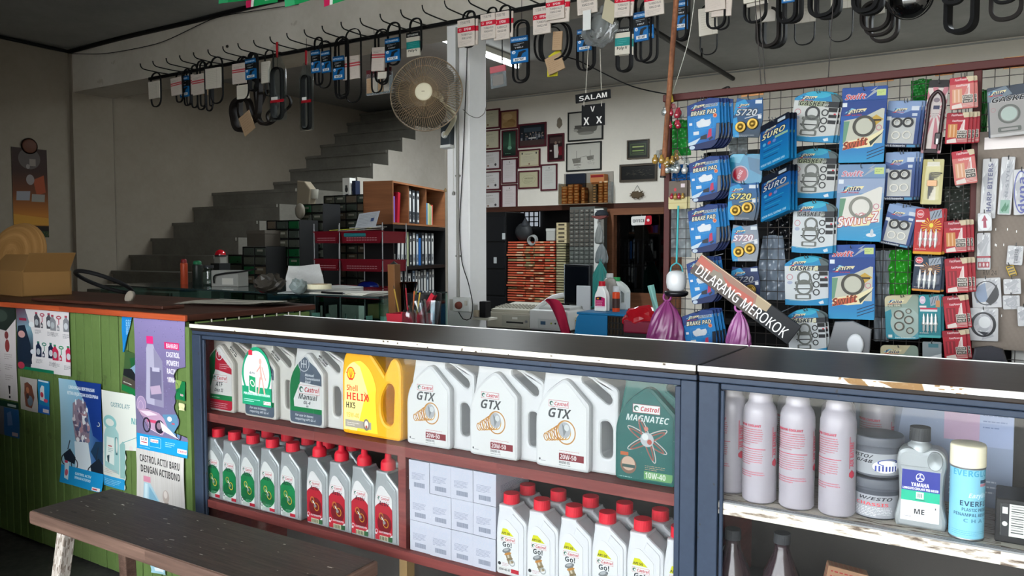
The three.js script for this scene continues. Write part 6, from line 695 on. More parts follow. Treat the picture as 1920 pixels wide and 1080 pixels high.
belts('two belts under one red-striped sleeve left of the wide plain sleeve', [[367, 115, 386, 208], [370, 116, 384, 201]], [[366, 142, 385, 180, 'f', .05]], -3.78);
belts('belts with side-turned cream sleeves beside the wide plain sleeve', [[384, 118, 399, 210], [388, 122, 397, 200]], [[385, 145, 392, 180, 't', .02]], -3.86);
belts('belt with the wide plain cream sleeve, highest loop of the left cluster', [[392, 109, 420, 197]], [[391, 131, 417, 169, 'w', .01]], -3.74);
belts('belt carrying a pinkish sleeve and a second cream tag below it', [[441, 108, 468, 190, .006], [446, 108, 462, 180]], [[441, 122, 464, 160, 'f', .01], [446, 161, 466, 187, 'w', 0]], -3.78);
belts('belt with shiny blue sleeve left of the dark hanging bundle', [[466, 100, 483, 173, .009, .03]], [[465, 113, 483, 151, 'm', .03]], -3.76);
belts('belt with a plain cream sleeve behind the clear-wrapped loop', [[495, 95, 514, 182, .005]], [[494, 118, 510, 158, 'w', .02]], -3.84);
{ // dark dusty bundle of belts hanging low
  const t = thing('belt_bundle', 'dark dusty bundle of thick belts with a brown card hanging low', 'belt bundle', P(468, 175, -3.9)), p = t.position;
  [[440, 185, 478, 250, .03, .05, .25], [452, 150, 492, 235, .022, .04, -.1], [484, 150, 518, 238, .02, .04, .1], [490, 172, 520, 236, .012, .03, -.6], [500, 196, 550, 222, .012, .02, .5]].forEach((l, i) => { const q = qbox(l[0], l[1], l[2], l[3], -3.9 - i * .02), r = Math.min(q.w, q.h) / 2 * .95; const m = mesh('belt', ext(shape(rrect(q.w, q.h, r), [rrect(q.w - 2 * l[4], q.h - 2 * l[4], Math.max(.004, r - l[4]))]), l[5], .003, 10), bm.b, t); m.position.copy(q.c).sub(p); m.rotation.z = l[6]; });
  const c = qbox(452, 213, 474, 252, -3.82), m = mesh('price_card', rb(c.w, c.h, .006, .002), sm.t, t); m.position.copy(c.c).sub(p); m.rotation.z = .45;
}
for (const [k, x0, x1, y0, y1, yt, lb] of [['a', 508, 531, 128, 226, 79, 'clear-wrapped black belt loop with a red tie and red-white band, left one'], ['b', 566, 582, 142, 244, 95, 'narrow clear-wrapped black belt with a red tie, right one']]) {
  const t = belts(lb, [[x0, y0, x1, y1, .009, .03]], [], -3.78, 'wrapped_belt'), p = t.position; const q = qbox(x0 - 2, y0 - 22, x1 + 3, y1 + 2, -3.78);
  const w = mesh('clear_wrap', ext(shape([[-q.w * .12, q.h / 2], [q.w * .12, q.h / 2], [q.w * .5, q.h * .28], [q.w * .5, -q.h / 2], [-q.w * .5, -q.h / 2], [-q.w * .5, q.h * .28]]), .03, .004), glassMat(0xe8eceb, { roughness: .12 }), t); w.position.copy(q.c).sub(p).add(V(0, 0, -.012));
  const a = P((x0 + x1) / 2, yt, -3.77), b = P((x0 + x1) / 2, y0 - 20, -3.77), red = mat(0xb01826, .5); mesh('red_tie', rod(a.clone().sub(p), b.clone().sub(p), .008, 8), red, t);
  const bq = qbox(x0 - 1, 183, x1 + 1, 194, -3.74); const bnd = mesh('band', [bx(bq.w, bq.h * .45, .004, 0, -bq.h * .25, 0)], red, t); bnd.position.copy(bq.c).sub(p); const b2 = mesh('band', bx(bq.w * .45, bq.h * .5, .004, -bq.w * .2, bq.h * .25, 0), white, t); b2.position.copy(bq.c).sub(p);
}
belts('two short belts in twin blue sleeves, left pair after the red ties', [[588, 71, 606, 162], [592, 78, 619, 167, .005]], [[588, 97, 603, 139, 'm', .03], [604, 97, 619, 138, 'm', .05]], -3.77);
belts('belts with one blue sleeve below the beam, left of a pink-striped sleeve', [[626, 71, 655, 188, .009, .014], [630, 74, 650, 184], [619, 80, 650, 180, .004]], [[629, 108, 648, 152, 'm', .01]], -3.8);
belts('thin wide belt loop with a pink-striped sleeve', [[645, 57, 679, 195, .0045]], [[648, 109, 677, 152, 'f', .02]], -3.83);
belts('belts with a pink-striped sleeve left of the fan', [[701, 57, 730, 158, .007, .012], [705, 60, 726, 160, .007], [689, 90, 712, 175, .006]], [[702, 92, 724, 136, 'f', -.06], [710, 136, 725, 149, 'w', -.04]], -3.76);
belts('tall belt with a large blue sleeve above the fan', [[725, 44, 752, 125, .008, .012]], [[727, 75, 752, 119, 'm', .03]], -3.74);
belts('belt with a pale blue and white sleeve just above the fan', [[767, 36, 792, 105, .007, .012]], [[767, 64, 790, 109, 'p', .02]], -3.76);
{ const q = qbox(688, 140, 735, 180, -3.9), t = thing('plastic_packet', 'clear packet of pale belt cards hanging behind the fan edge', 'packet', q.c); mesh('packet', rb(q.w, q.h, .02, .004), clearBag, t); for (let i = 0; i < 4; i++) mesh('card', rb(q.w * .2, q.h * .7, .006, .002, -q.w * .35 + i * q.w * .23, -.01, .014), i % 2 ? sm.o : sm.t, t); mesh('header', rb(q.w, .05, .006, .002, 0, q.h / 2, .004), mat(0x5a1c24, .5), t); mesh('string', rod(V(0, q.h / 2, 0), V(0, 2.585 - q.c.y, .05), .0016, 5), rubber, t); }
belts('three belts under a red and white card on the column top', [[866, 22, 893, 92, .006], [872, 22, 888, 60, .005]], [[863, 41, 893, 91, 'e', .02], [866, 40, 896, 88, 'e', -.02]], -3.74);
belts('two belts behind a pair of red and white cards right of the column', [[913, 15, 933, 70, .007], [933, 10, 957, 70, .008]], [[906, 30, 932, 77, 'e', .02], [927, 25, 955, 77, 'e', .02], [932, 24, 959, 72, 'e', -.01]], -3.74);
{ const q = qbox(920, 126, 949, 166, -3.74), t = thing('plastic_packet', 'clear packet with pink header hanging on a string below the paired cards', 'packet', q.c); t.rotation.z = .06; mesh('packet', rb(q.w, q.h, .01, .003), clearBag, t); mesh('header', rb(q.w, q.h * .3, .012, .002, 0, q.h * .36, 0), mat(0xc86a72, .6), t); mesh('card', rb(q.w * .7, q.h * .5, .004, .001, 0, -q.h * .15, .004), mat(0x8a8682, .7), t); mesh('string', rod(V(.03, q.h / 2, 0), P(945, 74, -3.74).sub(q.c), .003), black, t); }
belts('belt with a blue sleeve right of the lit ceiling tube', [[960, 40, 994, 158, .007, .014], [966, 42, 988, 152, .006]], [[962, 72, 993, 122, 'm', .02]], -3.76);
belts('big round belt loops carrying beige and yellow tags', [[999, 48, 1068, 120, .008], [1010, 46, 1072, 122, .007, .02], [1004, 52, 1050, 116, .005]], [[1040, 62, 1057, 97, 't', -.05], [1026, 106, 1056, 138, 't', .3], [1028, 98, 1050, 112, 'y', .5], [1022, 128, 1040, 143, 'y', .02]], -3.8);
belts('red and white card with its belt, lower left of the next card', [[1008, 8, 1034, 62, .006]], [[1004, 17, 1035, 68, 'e', .01]], -3.74);
belts('red and white cards above the yellow-tagged belt loops', [[1030, -18, 1060, 40, .007]], [[1028, -4, 1061, 41, 'e', .02], [1034, -6, 1068, 45, 'e', -.05]], -3.7);
belts('red and white card above the clear bag of coiled belt', [[1088, -40, 1116, 20, .006]], [[1086, -24, 1122, 31, 'e', .06]], -3.72);
{ // clear bag with a coil
  const q = qbox(1091, 20, 1160, 92, -3.74), t = thing('belt_bag', 'clear bag holding a coiled belt with a small white tag', 'bag', q.c); for (let i = 0; i < 4; i++) { const m = mesh('belt', new THREE.TorusGeometry(q.w * (.4 - i * .035), .006, 8, 40), bm.g, t); m.position.z = -.015 + i * .009; m.scale.y = .92; m.rotation.z = .4 * i; }
  { const g = new THREE.SphereGeometry(q.w / 2, 40, 26), p = g.attributes.position; for (let i = 0; i < p.count; i++) { const k = 1 + .05 * Math.sin(p.getX(i) * 90 + p.getY(i) * 60) + .03 * Math.sin(p.getY(i) * 150); p.setXYZ(i, p.getX(i) * k, p.getY(i) * k, p.getZ(i) * .22 + .004 * Math.sin(p.getX(i) * 120 - p.getY(i) * 70)); } g.computeVertexNormals(); mesh('clear_bag', g, new THREE.MeshPhysicalMaterial({ color: 0xc4c8c8, roughness: .12, transmission: .75, thickness: 0 }), t); } mesh('tag', rb(.045, .1, .004, .001, -.05, .03, .05), white, t); mesh('paper', ext(shape([[0, 0], [.06, -.04], [.09, .05], [.02, .1]]), .002).translate(.03, .03, .04), mat(0xc4bca0, .7), t);
}
belts('belt with blue sleeve behind the clear bag', [[1081, 56, 1118, 135, .008, .02], [1090, 60, 1112, 132, .006]], [[1086, 58, 1112, 99, 'm', .02]], -3.86);
belts('red and white cards to the left of the highest blue sleeve', [[1160, -40, 1182, 20, .006]], [[1156, -14, 1184, 36, 'e', -.02], [1162, -16, 1189, 33, 'e', -.08]], -3.71);
belts('ribbed belt with black, teal and cream sleeve', [[1157, 30, 1187, 137, .009, .03]], [[1157, 55, 1184, 106, 'p', -.01], [1162, 58, 1188, 106, 'p', -.02]], -3.78);
belts('pair of belts in blue sleeves beside the teal sleeved belt', [[1190, -10, 1224, 118, .009, .014], [1198, 0, 1234, 120, .008, .014]], [[1192, 26, 1218, 81, 'm', .06], [1200, 24, 1226, 76, 'm', .04]], -3.76);
belts('red and white card just left of the rusty pole', [[1214, -40, 1240, 20, .006]], [[1212, -18, 1247, 34, 'e', .05]], -3.7);
belts('belts in a shiny blue sleeve just right of the rusty pole', [[1266, -10, 1293, 78, .009, .04]], [[1267, 5, 1292, 60, 'm', .01]], -3.78);
belts('belt with pale pinkish sleeves right of the string', [[1325, -30, 1363, 57, .009, .014], [1338, -20, 1368, 57, .006]], [[1325, -20, 1362, 25, 'f', .04], [1336, -20, 1373, 34, 'f', -.04]], -3.72);
belts('thin belt with a white sheet sleeve lower right of the string', [[1313, 10, 1347, 105, .003]], [[1313, 19, 1347, 70, 'w', .05]], -3.88);
belts('belts with cream sleeves, loops ending below the frame of cards', [[1395, -30, 1440, 46, .008, .02], [1402, -30, 1436, 44, .006]], [[1396, -24, 1436, 9, 'w', .08], [1400, -18, 1440, 14, 'o', .1]], -3.72);
belts('thick brownish belts behind with open cream packet', [[1420, 18, 1466, 92, .012, .04, 'b'], [1430, 24, 1475, 92, .01, .03]], [[1420, -5, 1457, 46, 'o', -.03]], -3.86);
belts('wide black belts around a bright blue sleeve', [[1458, -30, 1497, 46, .013, .03], [1468, -30, 1506, 44, .012, .03]], [[1468, -30, 1492, 9, 'm', .02]], -3.7);
belts('thin belt hanging from a white sleeve right of the blue sleeved belts', [[1490, 5, 1530, 87, .004]], [[1492, -20, 1531, 47, 'w', .02]], -3.88);
belts('heavy black belts with glossy edges near the top right', [[1517, -50, 1572, 36, .014, .03], [1528, -40, 1580, 38, .013, .03]], [], -3.68);
belts('thin belt hanging from a cream tag behind the heavy black belts', [[1555, 5, 1601, 81, .003]], [[1560, -20, 1602, 22, 'w', .0]], -3.9);
belts('black belt bundle left of the glossy round cover', [[1600, -60, 1652, 28, .016, .04], [1608, -50, 1660, 30, .012, .03]], [], -3.68);
belts('cluster of brown belts hanging low with grey tags', [[1614, 5, 1672, 62, .012, .03, 'b'], [1620, 10, 1678, 70, .01, .03, 'b'], [1630, 12, 1687, 80, .011, .03, 'b']], [[1640, -10, 1660, 30, 'w', .1], [1664, -10, 1682, 20, 'o', .0]], -3.84);
{ const p = P(1707, -4, -3.7), t = thing('headlamp_bowl', 'glossy black round bowl hanging at the top edge', 'bowl', p); mesh('cover', new THREE.SphereGeometry(.082, 32, 20).scale(1, 1.05, .7), new THREE.MeshPhysicalMaterial({ color: 0x0b0b0d, roughness: .12, clearcoat: 1 }), t); mesh('rim', new THREE.TorusGeometry(.08, .008, 10, 40).translate(0, 0, -.01), black, t); mesh('hanger', rod(V(0, .08, 0), V(0, .16, 0), .004), black, t); }
belts('wide flat black belt loop in the upper right', [[1777, -20, 1840, 66, .016, .05, 'k', -.35]], [], -3.74);
belts('black belt behind the wide flat loop, top right', [[1768, -60, 1812, 12, .014, .03]], [], -3.68);
belts('plain dark belt ring at the far right top', [[1857, -60, 1922, 43, .014, .02, 'b']], [], -3.76);
belts('second dark belt overlapping the far right ring', [[1862, -70, 1914, 10, .01, .02]], [], -3.7);
// hanging board with white letters
{
  const z = -3.82, q = quad([1079, 178], [1145, 167], [1145, 184], [1080, 194], z), t = thing('letter_sign', 'black SALAM sign hanging on strings in front of the rear wall', 'sign', q.c); t.rotation.z = q.a;
  mesh('board', uvbox(rb(q.w, q.h, .008, .001), -q.w / 2, -q.h / 2, q.w / 2, q.h / 2), tmat(C(384, 112, (c, w, h) => { rect(c, '#0e0e10', 0, 0, w, h); T(c, 'SALAM', 36, 90, 82, '#eceae6', { f: 'monospace', w: 316 }); }), .5), t);
  const q2 = quad([1091, 197], [1134, 194], [1134, 236], [1091, 236], z), t2 = thing('letter_sign', 'black V X X sign hanging below the SALAM sign', 'sign', q2.c);
  mesh('board', uvbox(rb(q2.w, q2.h, .008, .001), -q2.w / 2, -q2.h / 2, q2.w / 2, q2.h / 2), tmat(C(256, 248, (c, w, h) => { rect(c, '#0e0f12', 0, 0, w, h); T(c, 'V', 100, 84, 84, '#eceae6', { w: 48 }); T(c, 'X', 22, 232, 122, '#eceae6', { w: 66 }); T(c, 'X', 164, 226, 112, '#eceae6', { w: 66 }); }), .5), t2);
  for (const [a, b, y] of [[1103, 1098, 88], [1125, 1128, 92]]) { const s = mesh('string', rod(P(a, y, z).sub(q.c), P(b, 178, z).sub(q.c), .0018, 6), mat(0xcfcabc, .7), t); s.rotation.z = -q.a; }
  for (const x of [1095, 1128]) mesh('hook', rod(P(x, 190, z + .006).sub(q2.c), P(x, 199, z + .006).sub(q2.c), .002, 6), mat(0xcfcabc, .7), t2);
}
// ceiling cables and pipes
{
  const a = PY(1395, 160, 2.88), b = PY(1232, 58, 2.88), t = thing('ceiling_pipe', 'dark pipe running under the rear ceiling toward the wall', 'pipe'); mesh('pipe', rod(V(a.x, 2.88, -7.95), V(a.x, 2.88, -4.4), .022, 12), mat(0x1c1a1a, .5), t); mesh('bracket', [bx(.01, .1, .03, a.x, 2.93, -5), bx(.01, .1, .03, a.x, 2.93, -7)], black, t);
  const c = thing('ceiling_cable', 'thin black cable sagging below the rear ceiling', 'cable'); const z = -6.5; mesh('cable', tube([P(1040, 105, z), P(1080, 112, z), P(1180, 160, z), P(1260, 178, z), P(1320, 182, -6), P(1364, 163, -5.5), P(1368, 175, -5.2)], .006, 40), rubber, c);
  const e = thing('ceiling_cable', 'dark cable strung along the joint of front ceiling and left walls', 'cable'); mesh('cable', [tube([V(XL + .02, YC - .02, 0), V(XL + .02, YC - .025, -1.3), V(XL + .02, YC - .014, -2.6), V(XL + .05, YC - .03, -3.975)], .016, 40), tube([V(XL + .05, YC - .03, -3.975), V(-6.4, YC - .016, -3.985), V(-5.5, YC - .02, -3.985), V(-4.6, YC - .014, -3.985), V(-3, YC - .02, -3.985)], .018, 40)], black, e);
  const f = thing('ceiling_cable', 'thin sagging wire on the beam face near the left corner', 'cable'); mesh('cable', tube([V(XL + .08, 2.93, -3.98), P(200, 100, -3.97), P(300, 80, -3.97), P(400, 35, -3.97), P(480, 20, -3.97), P(560, 8, -3.97)], .003, 40), black, f);
  const n = thing('wall_nail', 'dark anchor hole plug on the beam above the left hooks', 'nail', P(426, 87, -3.995)); mesh('plug', new THREE.DodecahedronGeometry(.012, 0), mat(0x2a2622, .9), n); const k = thing('wall_boss', 'round rusty knob on the left wall edge beside the stairs', 'knob', PX(197, 237, XL + .012)); mesh('boss', lathe([[0, .012], [.022, .008], [.028, 0], [0, 0]], 18).rotateZ(-Math.PI / 2), mat(0x5a3a28, .7), k);
  const h = thing('hanging_wire', 'two thin wires dropping from the ceiling to the rack top', 'wire'); const zz = -2.42; mesh('wire', rod(P(1412, -60, zz), P(1428, 172, zz), .0016, 5), wireMat, h); mesh('wire', rod(P(1420, -60, zz), P(1436, 172, zz), .0016, 5), wireMat, h); const h2 = thing('hanging_wire', 'single thin wire dropping to the rack top right of the gasket pack', 'wire'); mesh('wire', rod(P(1566, -60, zz), P(1553, 150, zz), .0016, 5), wireMat, h2);
}
// green festoon of paper flags near the front ceiling
{
  const z = -2.7, t = thing('bunting', 'green paper bunting with white logo patches hanging at the top edge', 'bunting', P(540, -20, z)), p = t.position; const ft = tmat(C(192, 128, (c, w, h) => { rect(c, '#1c9a56', 0, 0, w, h); rect(c, '#3fb878', 0, 0, 60, h); rect(c, '#dfe6dc', 112, 84, 58, 30); rect(c, '#c23a48', 118, 94, 44, 10); }), .6), ft2 = tmat(C(192, 128, (c, w, h) => { rect(c, '#1f9c58', 0, 0, w, h); poly(c, '#c81f56', 0, 0, 40, 0, 30, 128, 0, 128); poly(c, '#eceee8', 40, 0, 60, 0, 46, 128, 30, 128); rect(c, '#dfe6dc', 118, 84, 56, 26); rect(c, '#c23a48', 124, 92, 42, 9); }), .6);
  mesh('string', tube([P(380, -40, z).sub(p), P(470, -30, z).sub(p), P(560, -34, z).sub(p), P(690, -60, z).sub(p)], .002, 20), mat(0xc8c8b8, .7), t);
  [[412, -34, 470, 11, .07, ft], [462, -30, 522, 17, .04, ft2], [534, -32, 592, 13, -.02, ft], [607, -42, 672, 10, -.1, ft2]].forEach(([x0, y0, x1, y1, a, m], i) => { const q = qbox(x0, y0, x1, y1, z - i * .01), f = mesh('flag', paper(q.w, q.h, 90 + i, { wave: .004 }), m, t); m.side = THREE.DoubleSide; f.position.copy(q.c).sub(p); f.rotation.z = -a; });
}
// calendar poster on the left wall
{
  const a = PX(22, 275, XL + .006), b = PX(92, 445, XL + .006), c = PX(86, 272, XL + .006), t = thing('wall_poster', 'tall dim brown poster with a warm sunset band on the left wall', 'poster', [XL + .006, (a.y + b.y) / 2, (a.z + c.z) / 2], Math.PI / 2); const w = Math.abs(c.z - a.z) * 1.03, h = a.y - b.y;
  mesh('sheet', uvbox(rb(w, h, .004, .001), -w / 2, -h / 2, w / 2, h / 2), tmat(C(224, 512, (k, W, H) => { rect(k, grad(k, 0, 0, 0, H, '#3a2c28', '#3c2a24', '#6a3c22', '#b4722c', '#8a6a2c'), 0, 0, W, H); disc(k, '#5c5450', 110, 60, 70, 60); rect(k, '#8a8078', 110, 60, 40, 40); disc(k, '#8c8480', 100, 105, 12, 14); poly(k, '#9a4a2c', 130, 180, 200, 150, 210, 250, 150, 270); disc(k, '#8e8684', 112, 180, 26, 30); poly(k, '#8f8f94', 24, 250, 110, 246, 104, 300, 20, 302); poly(k, '#8c8880', 120, 262, 204, 262, 200, 306, 116, 306); poly(k, '#c08a34', 0, 380, 224, 400, 224, 440, 0, 440); rect(k, '#241c14', 0, 446, W, 30); rect(k, '#2c3a22', 0, 476, W, 36); const r = rng(4); for (let i = 0; i < 40; i++) rect(k, '#7c6438', r() * W, 480 + r() * 28, 4, 3); }), .6), t);
  const o = mesh('medallion', lathe([[0, .012], [.05, .01], [.07, 0], [0, 0]], 30).rotateX(Math.PI / 2), mat(0x5c3422, .5), t); o.position.set(.0, h / 2 + .02, .004);
}
// ---------------------------------------------------------------- wire rack with hanging packs
const RZ = -2.42;
{
  const t = thing('wire_rack', 'maroon-framed wire mesh rack standing behind the counter', 'display rack'), x0 = P(1251, 400, RZ).x, x1 = .62, yt = 1.672, yb = .78, xm = P(1826, 400, RZ).x;
  mesh('top_bar', rb(x1 - x0 + .03, .022, .022, .003, (x0 + x1) / 2, yt, RZ), maroon, t); mesh('bottom_bar', rb(x1 - x0 + .03, .022, .022, .003, (x0 + x1) / 2, yb, RZ), maroon, t);
  for (const x of [x0, xm, x1]) mesh('post', rb(.02, yt - .011, .019, .003, x, (yt - .011) / 2, RZ - .003), maroon, t); for (const x of [x0, x1]) mesh('foot', rb(.03, .025, .4, .004, x, .0125, RZ), maroon, t);
  const n = 33, vg = new THREE.CylinderGeometry(.0011, .0011, yt - yb, 5), W = x1 - x0, hg = new THREE.CylinderGeometry(.0011, .0011, W, 5).rotateZ(Math.PI / 2); const nx = Math.round(W / .0318), ny = Math.round((yt - yb) / .0318);
  for (let i = 1; i < nx; i++) { const w = mesh('wire', vg, wireMat, t); w.position.set(x0 + W * i / nx, (yt + yb) / 2, RZ); } for (let j = 1; j < ny; j++) { const w = mesh('wire', hg, wireMat, t); w.position.set((x0 + x1) / 2, yb + (yt - yb) * j / ny, RZ - .002); }
  const pole = thing('rusty_pole', 'thin rusty pole leaning at the left end of the wire rack', 'pole'), a = P(1268, 0, RZ + .05), b = P(1243, 330, RZ + .05), d = a.clone().sub(b); mesh('pole', rod(b, b.clone().add(d.clone().multiplyScalar((2.96 - b.y) / d.y)), .0085, 12), rust, pole); mesh('end_cap', rod(b, b.clone().sub(d.clone().multiplyScalar(.01)), .0095, 12), black, pole);
  const s = thing('yellow_strap', 'faded yellow strap hanging beside the rusty pole', 'strap'); const p0 = P(1266, 30, RZ + .03), p1 = P(1258, 180, RZ + .02); mesh('strap', [rod(p0, p1, .0045, 5), rod(p1, p1.clone().add(V(.004, -.02, 0)), .006, 6)], mat(0xb9a238, .7), s);
  const st = thing('white_string', 'pale string slanting from the ceiling to the rack corner', 'string'); mesh('string', tube([P(1306, -60, RZ + .02), P(1302, 0, RZ + .02), P(1290, 80, RZ + .02), P(1262, 172, RZ + .02)], .0012, 20, 5), mat(0xb8b8ae, .7), st);
}
{
  const t = thing('storage_shelf', 'dark storage shelving standing behind the wire rack', 'shelf', [-.2, 0, -3.3]), dk = mat(0x131315, .8); mesh('back', bx(1.7, 1.58, .02, 0, .79, -.16), dk, t); for (const x of [-.85, -.28, .28, .85]) mesh('upright', bx(.03, 1.58, .3, x, .79, 0), dk, t); for (const y of [.1, .5, .9, 1.25, 1.57]) mesh('shelf_board', bx(1.7, .025, .3, 0, y, 0), dk, t);
}
// shapes of the packs (unit: width w, height h, centred)
const outlines = {
  rect: (w, h) => rrect(w, h, .004), round: (w, h) => rrect(w, h, .014),
  brake: (w, h) => [[-w / 2, -h / 2 + .012], [-w / 2, -h / 2, -w / 2 + .012, -h / 2], [w * .18, -h * .5], [w * .42, -h * .44, w / 2, -h * .2], [w / 2, h * .46], [w * .2, h / 2], [-w * .1, h * .46], [-w / 2, h * .4]],
  barrel: (w, h) => [[-w * .44, -h / 2], [w * .44, -h / 2], [w * .54, -h * .2, w * .5, h * .15], [w * .48, h * .3, w * .44, h / 2], [w * .2, h * .46, 0, h * .45], [-w * .2, h * .46, -w * .42, h / 2], [-w * .5, h * .2, -w * .5, 0], [-w * .5, -h * .3, -w * .44, -h / 2]],
  arch: (w, h) => [[-w / 2, -h / 2], [0, -h * .53, w / 2, -h / 2], [w / 2, h * .34], [w * .46, h * .38], [w * .2, h * .54, -w * .2, h * .54, -w * .44, h * .38], [-w / 2, h * .34]],
};
const hookGeo = tube([[0, 0, -.05], [0, .002, -.01], [0, .003, .02], [0, .01, .026]], .0013, 10, 5);
function pack(name, label, cat, group, pts, tex, o = {}) {
  const q = quad(...pts, RZ + (o.dz ?? .05)), n = o.stack ?? 1, d = o.d ?? .003; let front;
  for (let i = 0; i < n; i++) {
    const lb = i ? (o.back ?? label) + ', ' + ['', 'second', 'third', 'fourth', 'fifth'][i] + ' pack' : label, pos = q.c.clone().add(V((o.sx ?? .006) * i, (o.sy ?? .001) * i, -(o.gap ?? .008) * i));
    if (!front) {
      front = thing(name, lb, cat, pos, 0, group); front.rotation.z = q.a;
      if (o.basis) { // a card hanging turned and leaning: its right and up edges in the view's own directions
        const dv = q.c.clone().sub(EYE), dep = dv.dot(V(0, 0, -1).applyQuaternion(camera.quaternion)); dv.normalize(); const vr = dv.clone().cross(V(0, 1, 0)).normalize(), vu = vr.clone().cross(dv), mk = (k) => vr.clone().multiplyScalar(k[0]).addScaledVector(vu, k[1]).addScaledVector(dv, -k[2]), r = mk(o.basis[0]), u = mk(o.basis[1]);
        q.w = r.length() * dep / FOCAL; q.h = u.length() * dep / FOCAL; r.normalize(); u.normalize(); front.setRotationFromMatrix(new THREE.Matrix4().makeBasis(r, u, r.clone().cross(u))); } const sh = outlines[o.shape ?? 'rect'](q.w, q.h);
      mesh('card', uvbox(ext(shape(sh), d, Math.min(.0012, d * .3), 8), -q.w / 2, -q.h / 2, q.w / 2, q.h / 2), tmat(tex, o.rough ?? .5, { color: o.tone ?? 0xc6c6c6 }), front);
      if (o.parts) o.parts(front, (u, v) => [(u - .5) * q.w, (.5 - v) * q.h, d], q);
      const h = mesh('hook', hookGeo, steel, front); h.position.set(o.hu ? (o.hu - .5) * q.w : 0, q.h * .44, 0);
    } else { const c = front.clone(); c.name = numbered(name); scene.add(c); c.userData = { ...front.userData, label: lb }; c.position.copy(pos); if (!o.basis) c.rotation.z = q.a + (i % 2 ? .012 : -.008) * i; }
  }
  return front;
}
const put = (t, name, geo, m, p, dz = 0) => { const k = mesh(name, geo, m, t); k.position.set(p[0], p[1], p[2] + dz); return k; };
const faito = (c, x, y, w) => { poly(c, '#7fc4e4', x - 6, y - 8, x + w * .3, y - w * .3, x + w * .6, y - w * .2, x + w, y - 14); poly(c, '#f0e2b0', x + w * .1, y, x + w * .95, y - w * .12, x + w * 1.05, y - w * .26, x + w * .3, y - w * .22); T(c, 'Faito', x + 4, y - 2, w * .3, '#14255c', { it: 1, w: w * .84 }); poly(c, '#d02c2c', x - 10, y + 6, x + w * .3, y - 2, x + w * .2, y + 8); T(c, 'RACING', x + w * .3, y + w * .09, w * .1, '#c8283a', { it: 1, w: w * .5 }); };
// -- brake pads
const brakeTex = C(256, 352, (c, w, h) => { rect(c, grad(c, 0, 0, w * .6, h, '#0c4c9e', '#0c7cc8', '#0e8ad4', '#123a8a'), 0, 0, w, h); poly(c, '#153a80', 0, 20, 120, 0, 256, 0, 256, 40, 0, 110); faito(c, 36, 66, 100); T(c, 'METALLIC', 132, 62, 24, '#14181c', { it: 1, w: 110, st: '#cfe0ee', lw: 4 }); T(c, 'BRAKE PAD', 26, 112, 42, '#f4f0d8', { it: 1, w: 200, st: '#26302c', lw: 8 }); disc(c, '#d8542c', 218, 128, 16); hoop(c, '#f0d8b0', 218, 128, 12, 3); poly(c, '#e9eef2', 70, 160, 100, 150, 110, 140, 130, 140, 140, 152, 180, 148, 186, 176, 170, 196, 90, 200, 74, 184); rect(c, '#dfe8ee', 44, 224, 44, 24); poly(c, '#2a2c34', 100, 262, 150, 250, 146, 286, 96, 284); poly(c, '#c8305c', 150, 280, 166, 220, 188, 214, 186, 270); poly(c, '#2a2c34', 160, 286, 190, 270, 196, 280, 170, 296); poly(c, '#cfe2ee', 0, 300, 100, 270, 40, 330, 0, 340); poly(c, '#14285e', 0, 320, 256, 290, 256, 352, 0, 352); disc(c, '#c8d8e8', 30, 334, 22, 14); c.strokeStyle = '#4fa4dc'; c.lineWidth = 2; c.strokeRect(56, 136, 150, 76); rect(c, '#e8ecf0', 14, 160, 24, 18); });
const blister = new THREE.MeshPhysicalMaterial({ color: 0xffffff, roughness: 0, transmission: 1, thickness: 0, ior: 1.3, specularIntensity: .4 });
const domeMat = new THREE.MeshPhysicalMaterial({ color: 0xffffff, roughness: .3, transmission: 1, thickness: 0, ior: 1.2, specularIntensity: .3 });
const bump = mat(0x1d222c, .25);
[[[1300, 190], [1357, 180], [1346, 276], [1281, 283]], [[1298, 299], [1356, 289], [1351, 372], [1293, 381]], [[1299, 387], [1355, 381], [1347, 468], [1289, 477]], [[1299, 487], [1352, 478], [1340, 564], [1287, 571]], [[1290, 586], [1346, 577], [1341, 664], [1279, 668]]].forEach((p, i) => pack('brake_pad_pack', `blue brake pad pack, front of the ${nth[i]} pile down from the rack top`, 'brake pads', 'blue brake pad packs', p, brakeTex, { shape: 'brake', d: .006, stack: [5, 4, 4, 3, 4][i], gap: .012, sx: .006, dz: .1, back: `blue brake pad pack within the ${nth[i]} pile down`, parts: (t, at, q) => { put(t, 'edge_grip', ext(shape([[0, 0], [.012, .006], [.016, .05], [.006, .05]]), .006, .001), bump, at(.83, .86), -.003); put(t, 'blister_dome', rb(q.w * .5, q.h * .2, .004, .002), domeMat, at(.5, .5), .001); } }));
// -- round-drum packs
const s7 = (bg, bg2, lab, col) => C(224, 288, (c, w, h) => { rect(c, grad(c, 0, 0, 0, h, bg, bg2), 0, 0, w, h); poly(c, '#2f9ad2', 0, 40, 80, 10, 120, 60, 0, 130); faito(c, 30, 66, 84); rect(c, '#dce4ea', 160, 18, 50, 26); T(c, 'S720', 14, 128, 62, col, { it: 1, w: 160, st: lab, lw: 9 }); line(c, col, 6, 90, 150, 214, 118); poly(c, '#2a9ad6', 0, 150, 30, 140, 60, 288, 0, 288); rect(c, '#e4e8ec', 190, 126, 26, 26); small(c, 30, 270, 150, 2, 8, '#c4ccd4', 3); });
const s7a = s7('#1c5c9c', '#3c4a58', '#14202c', '#cfd6dc'), s7b = s7('#2468a8', '#5a6470', '#2a2c1c', '#e8dc8c'), s7c = s7('#8c98a8', '#9aa2ac', '#b07c8a', '#eceef0'), s7d = s7('#1a3468', '#16264c', '#1c2030', '#9aa0ac');
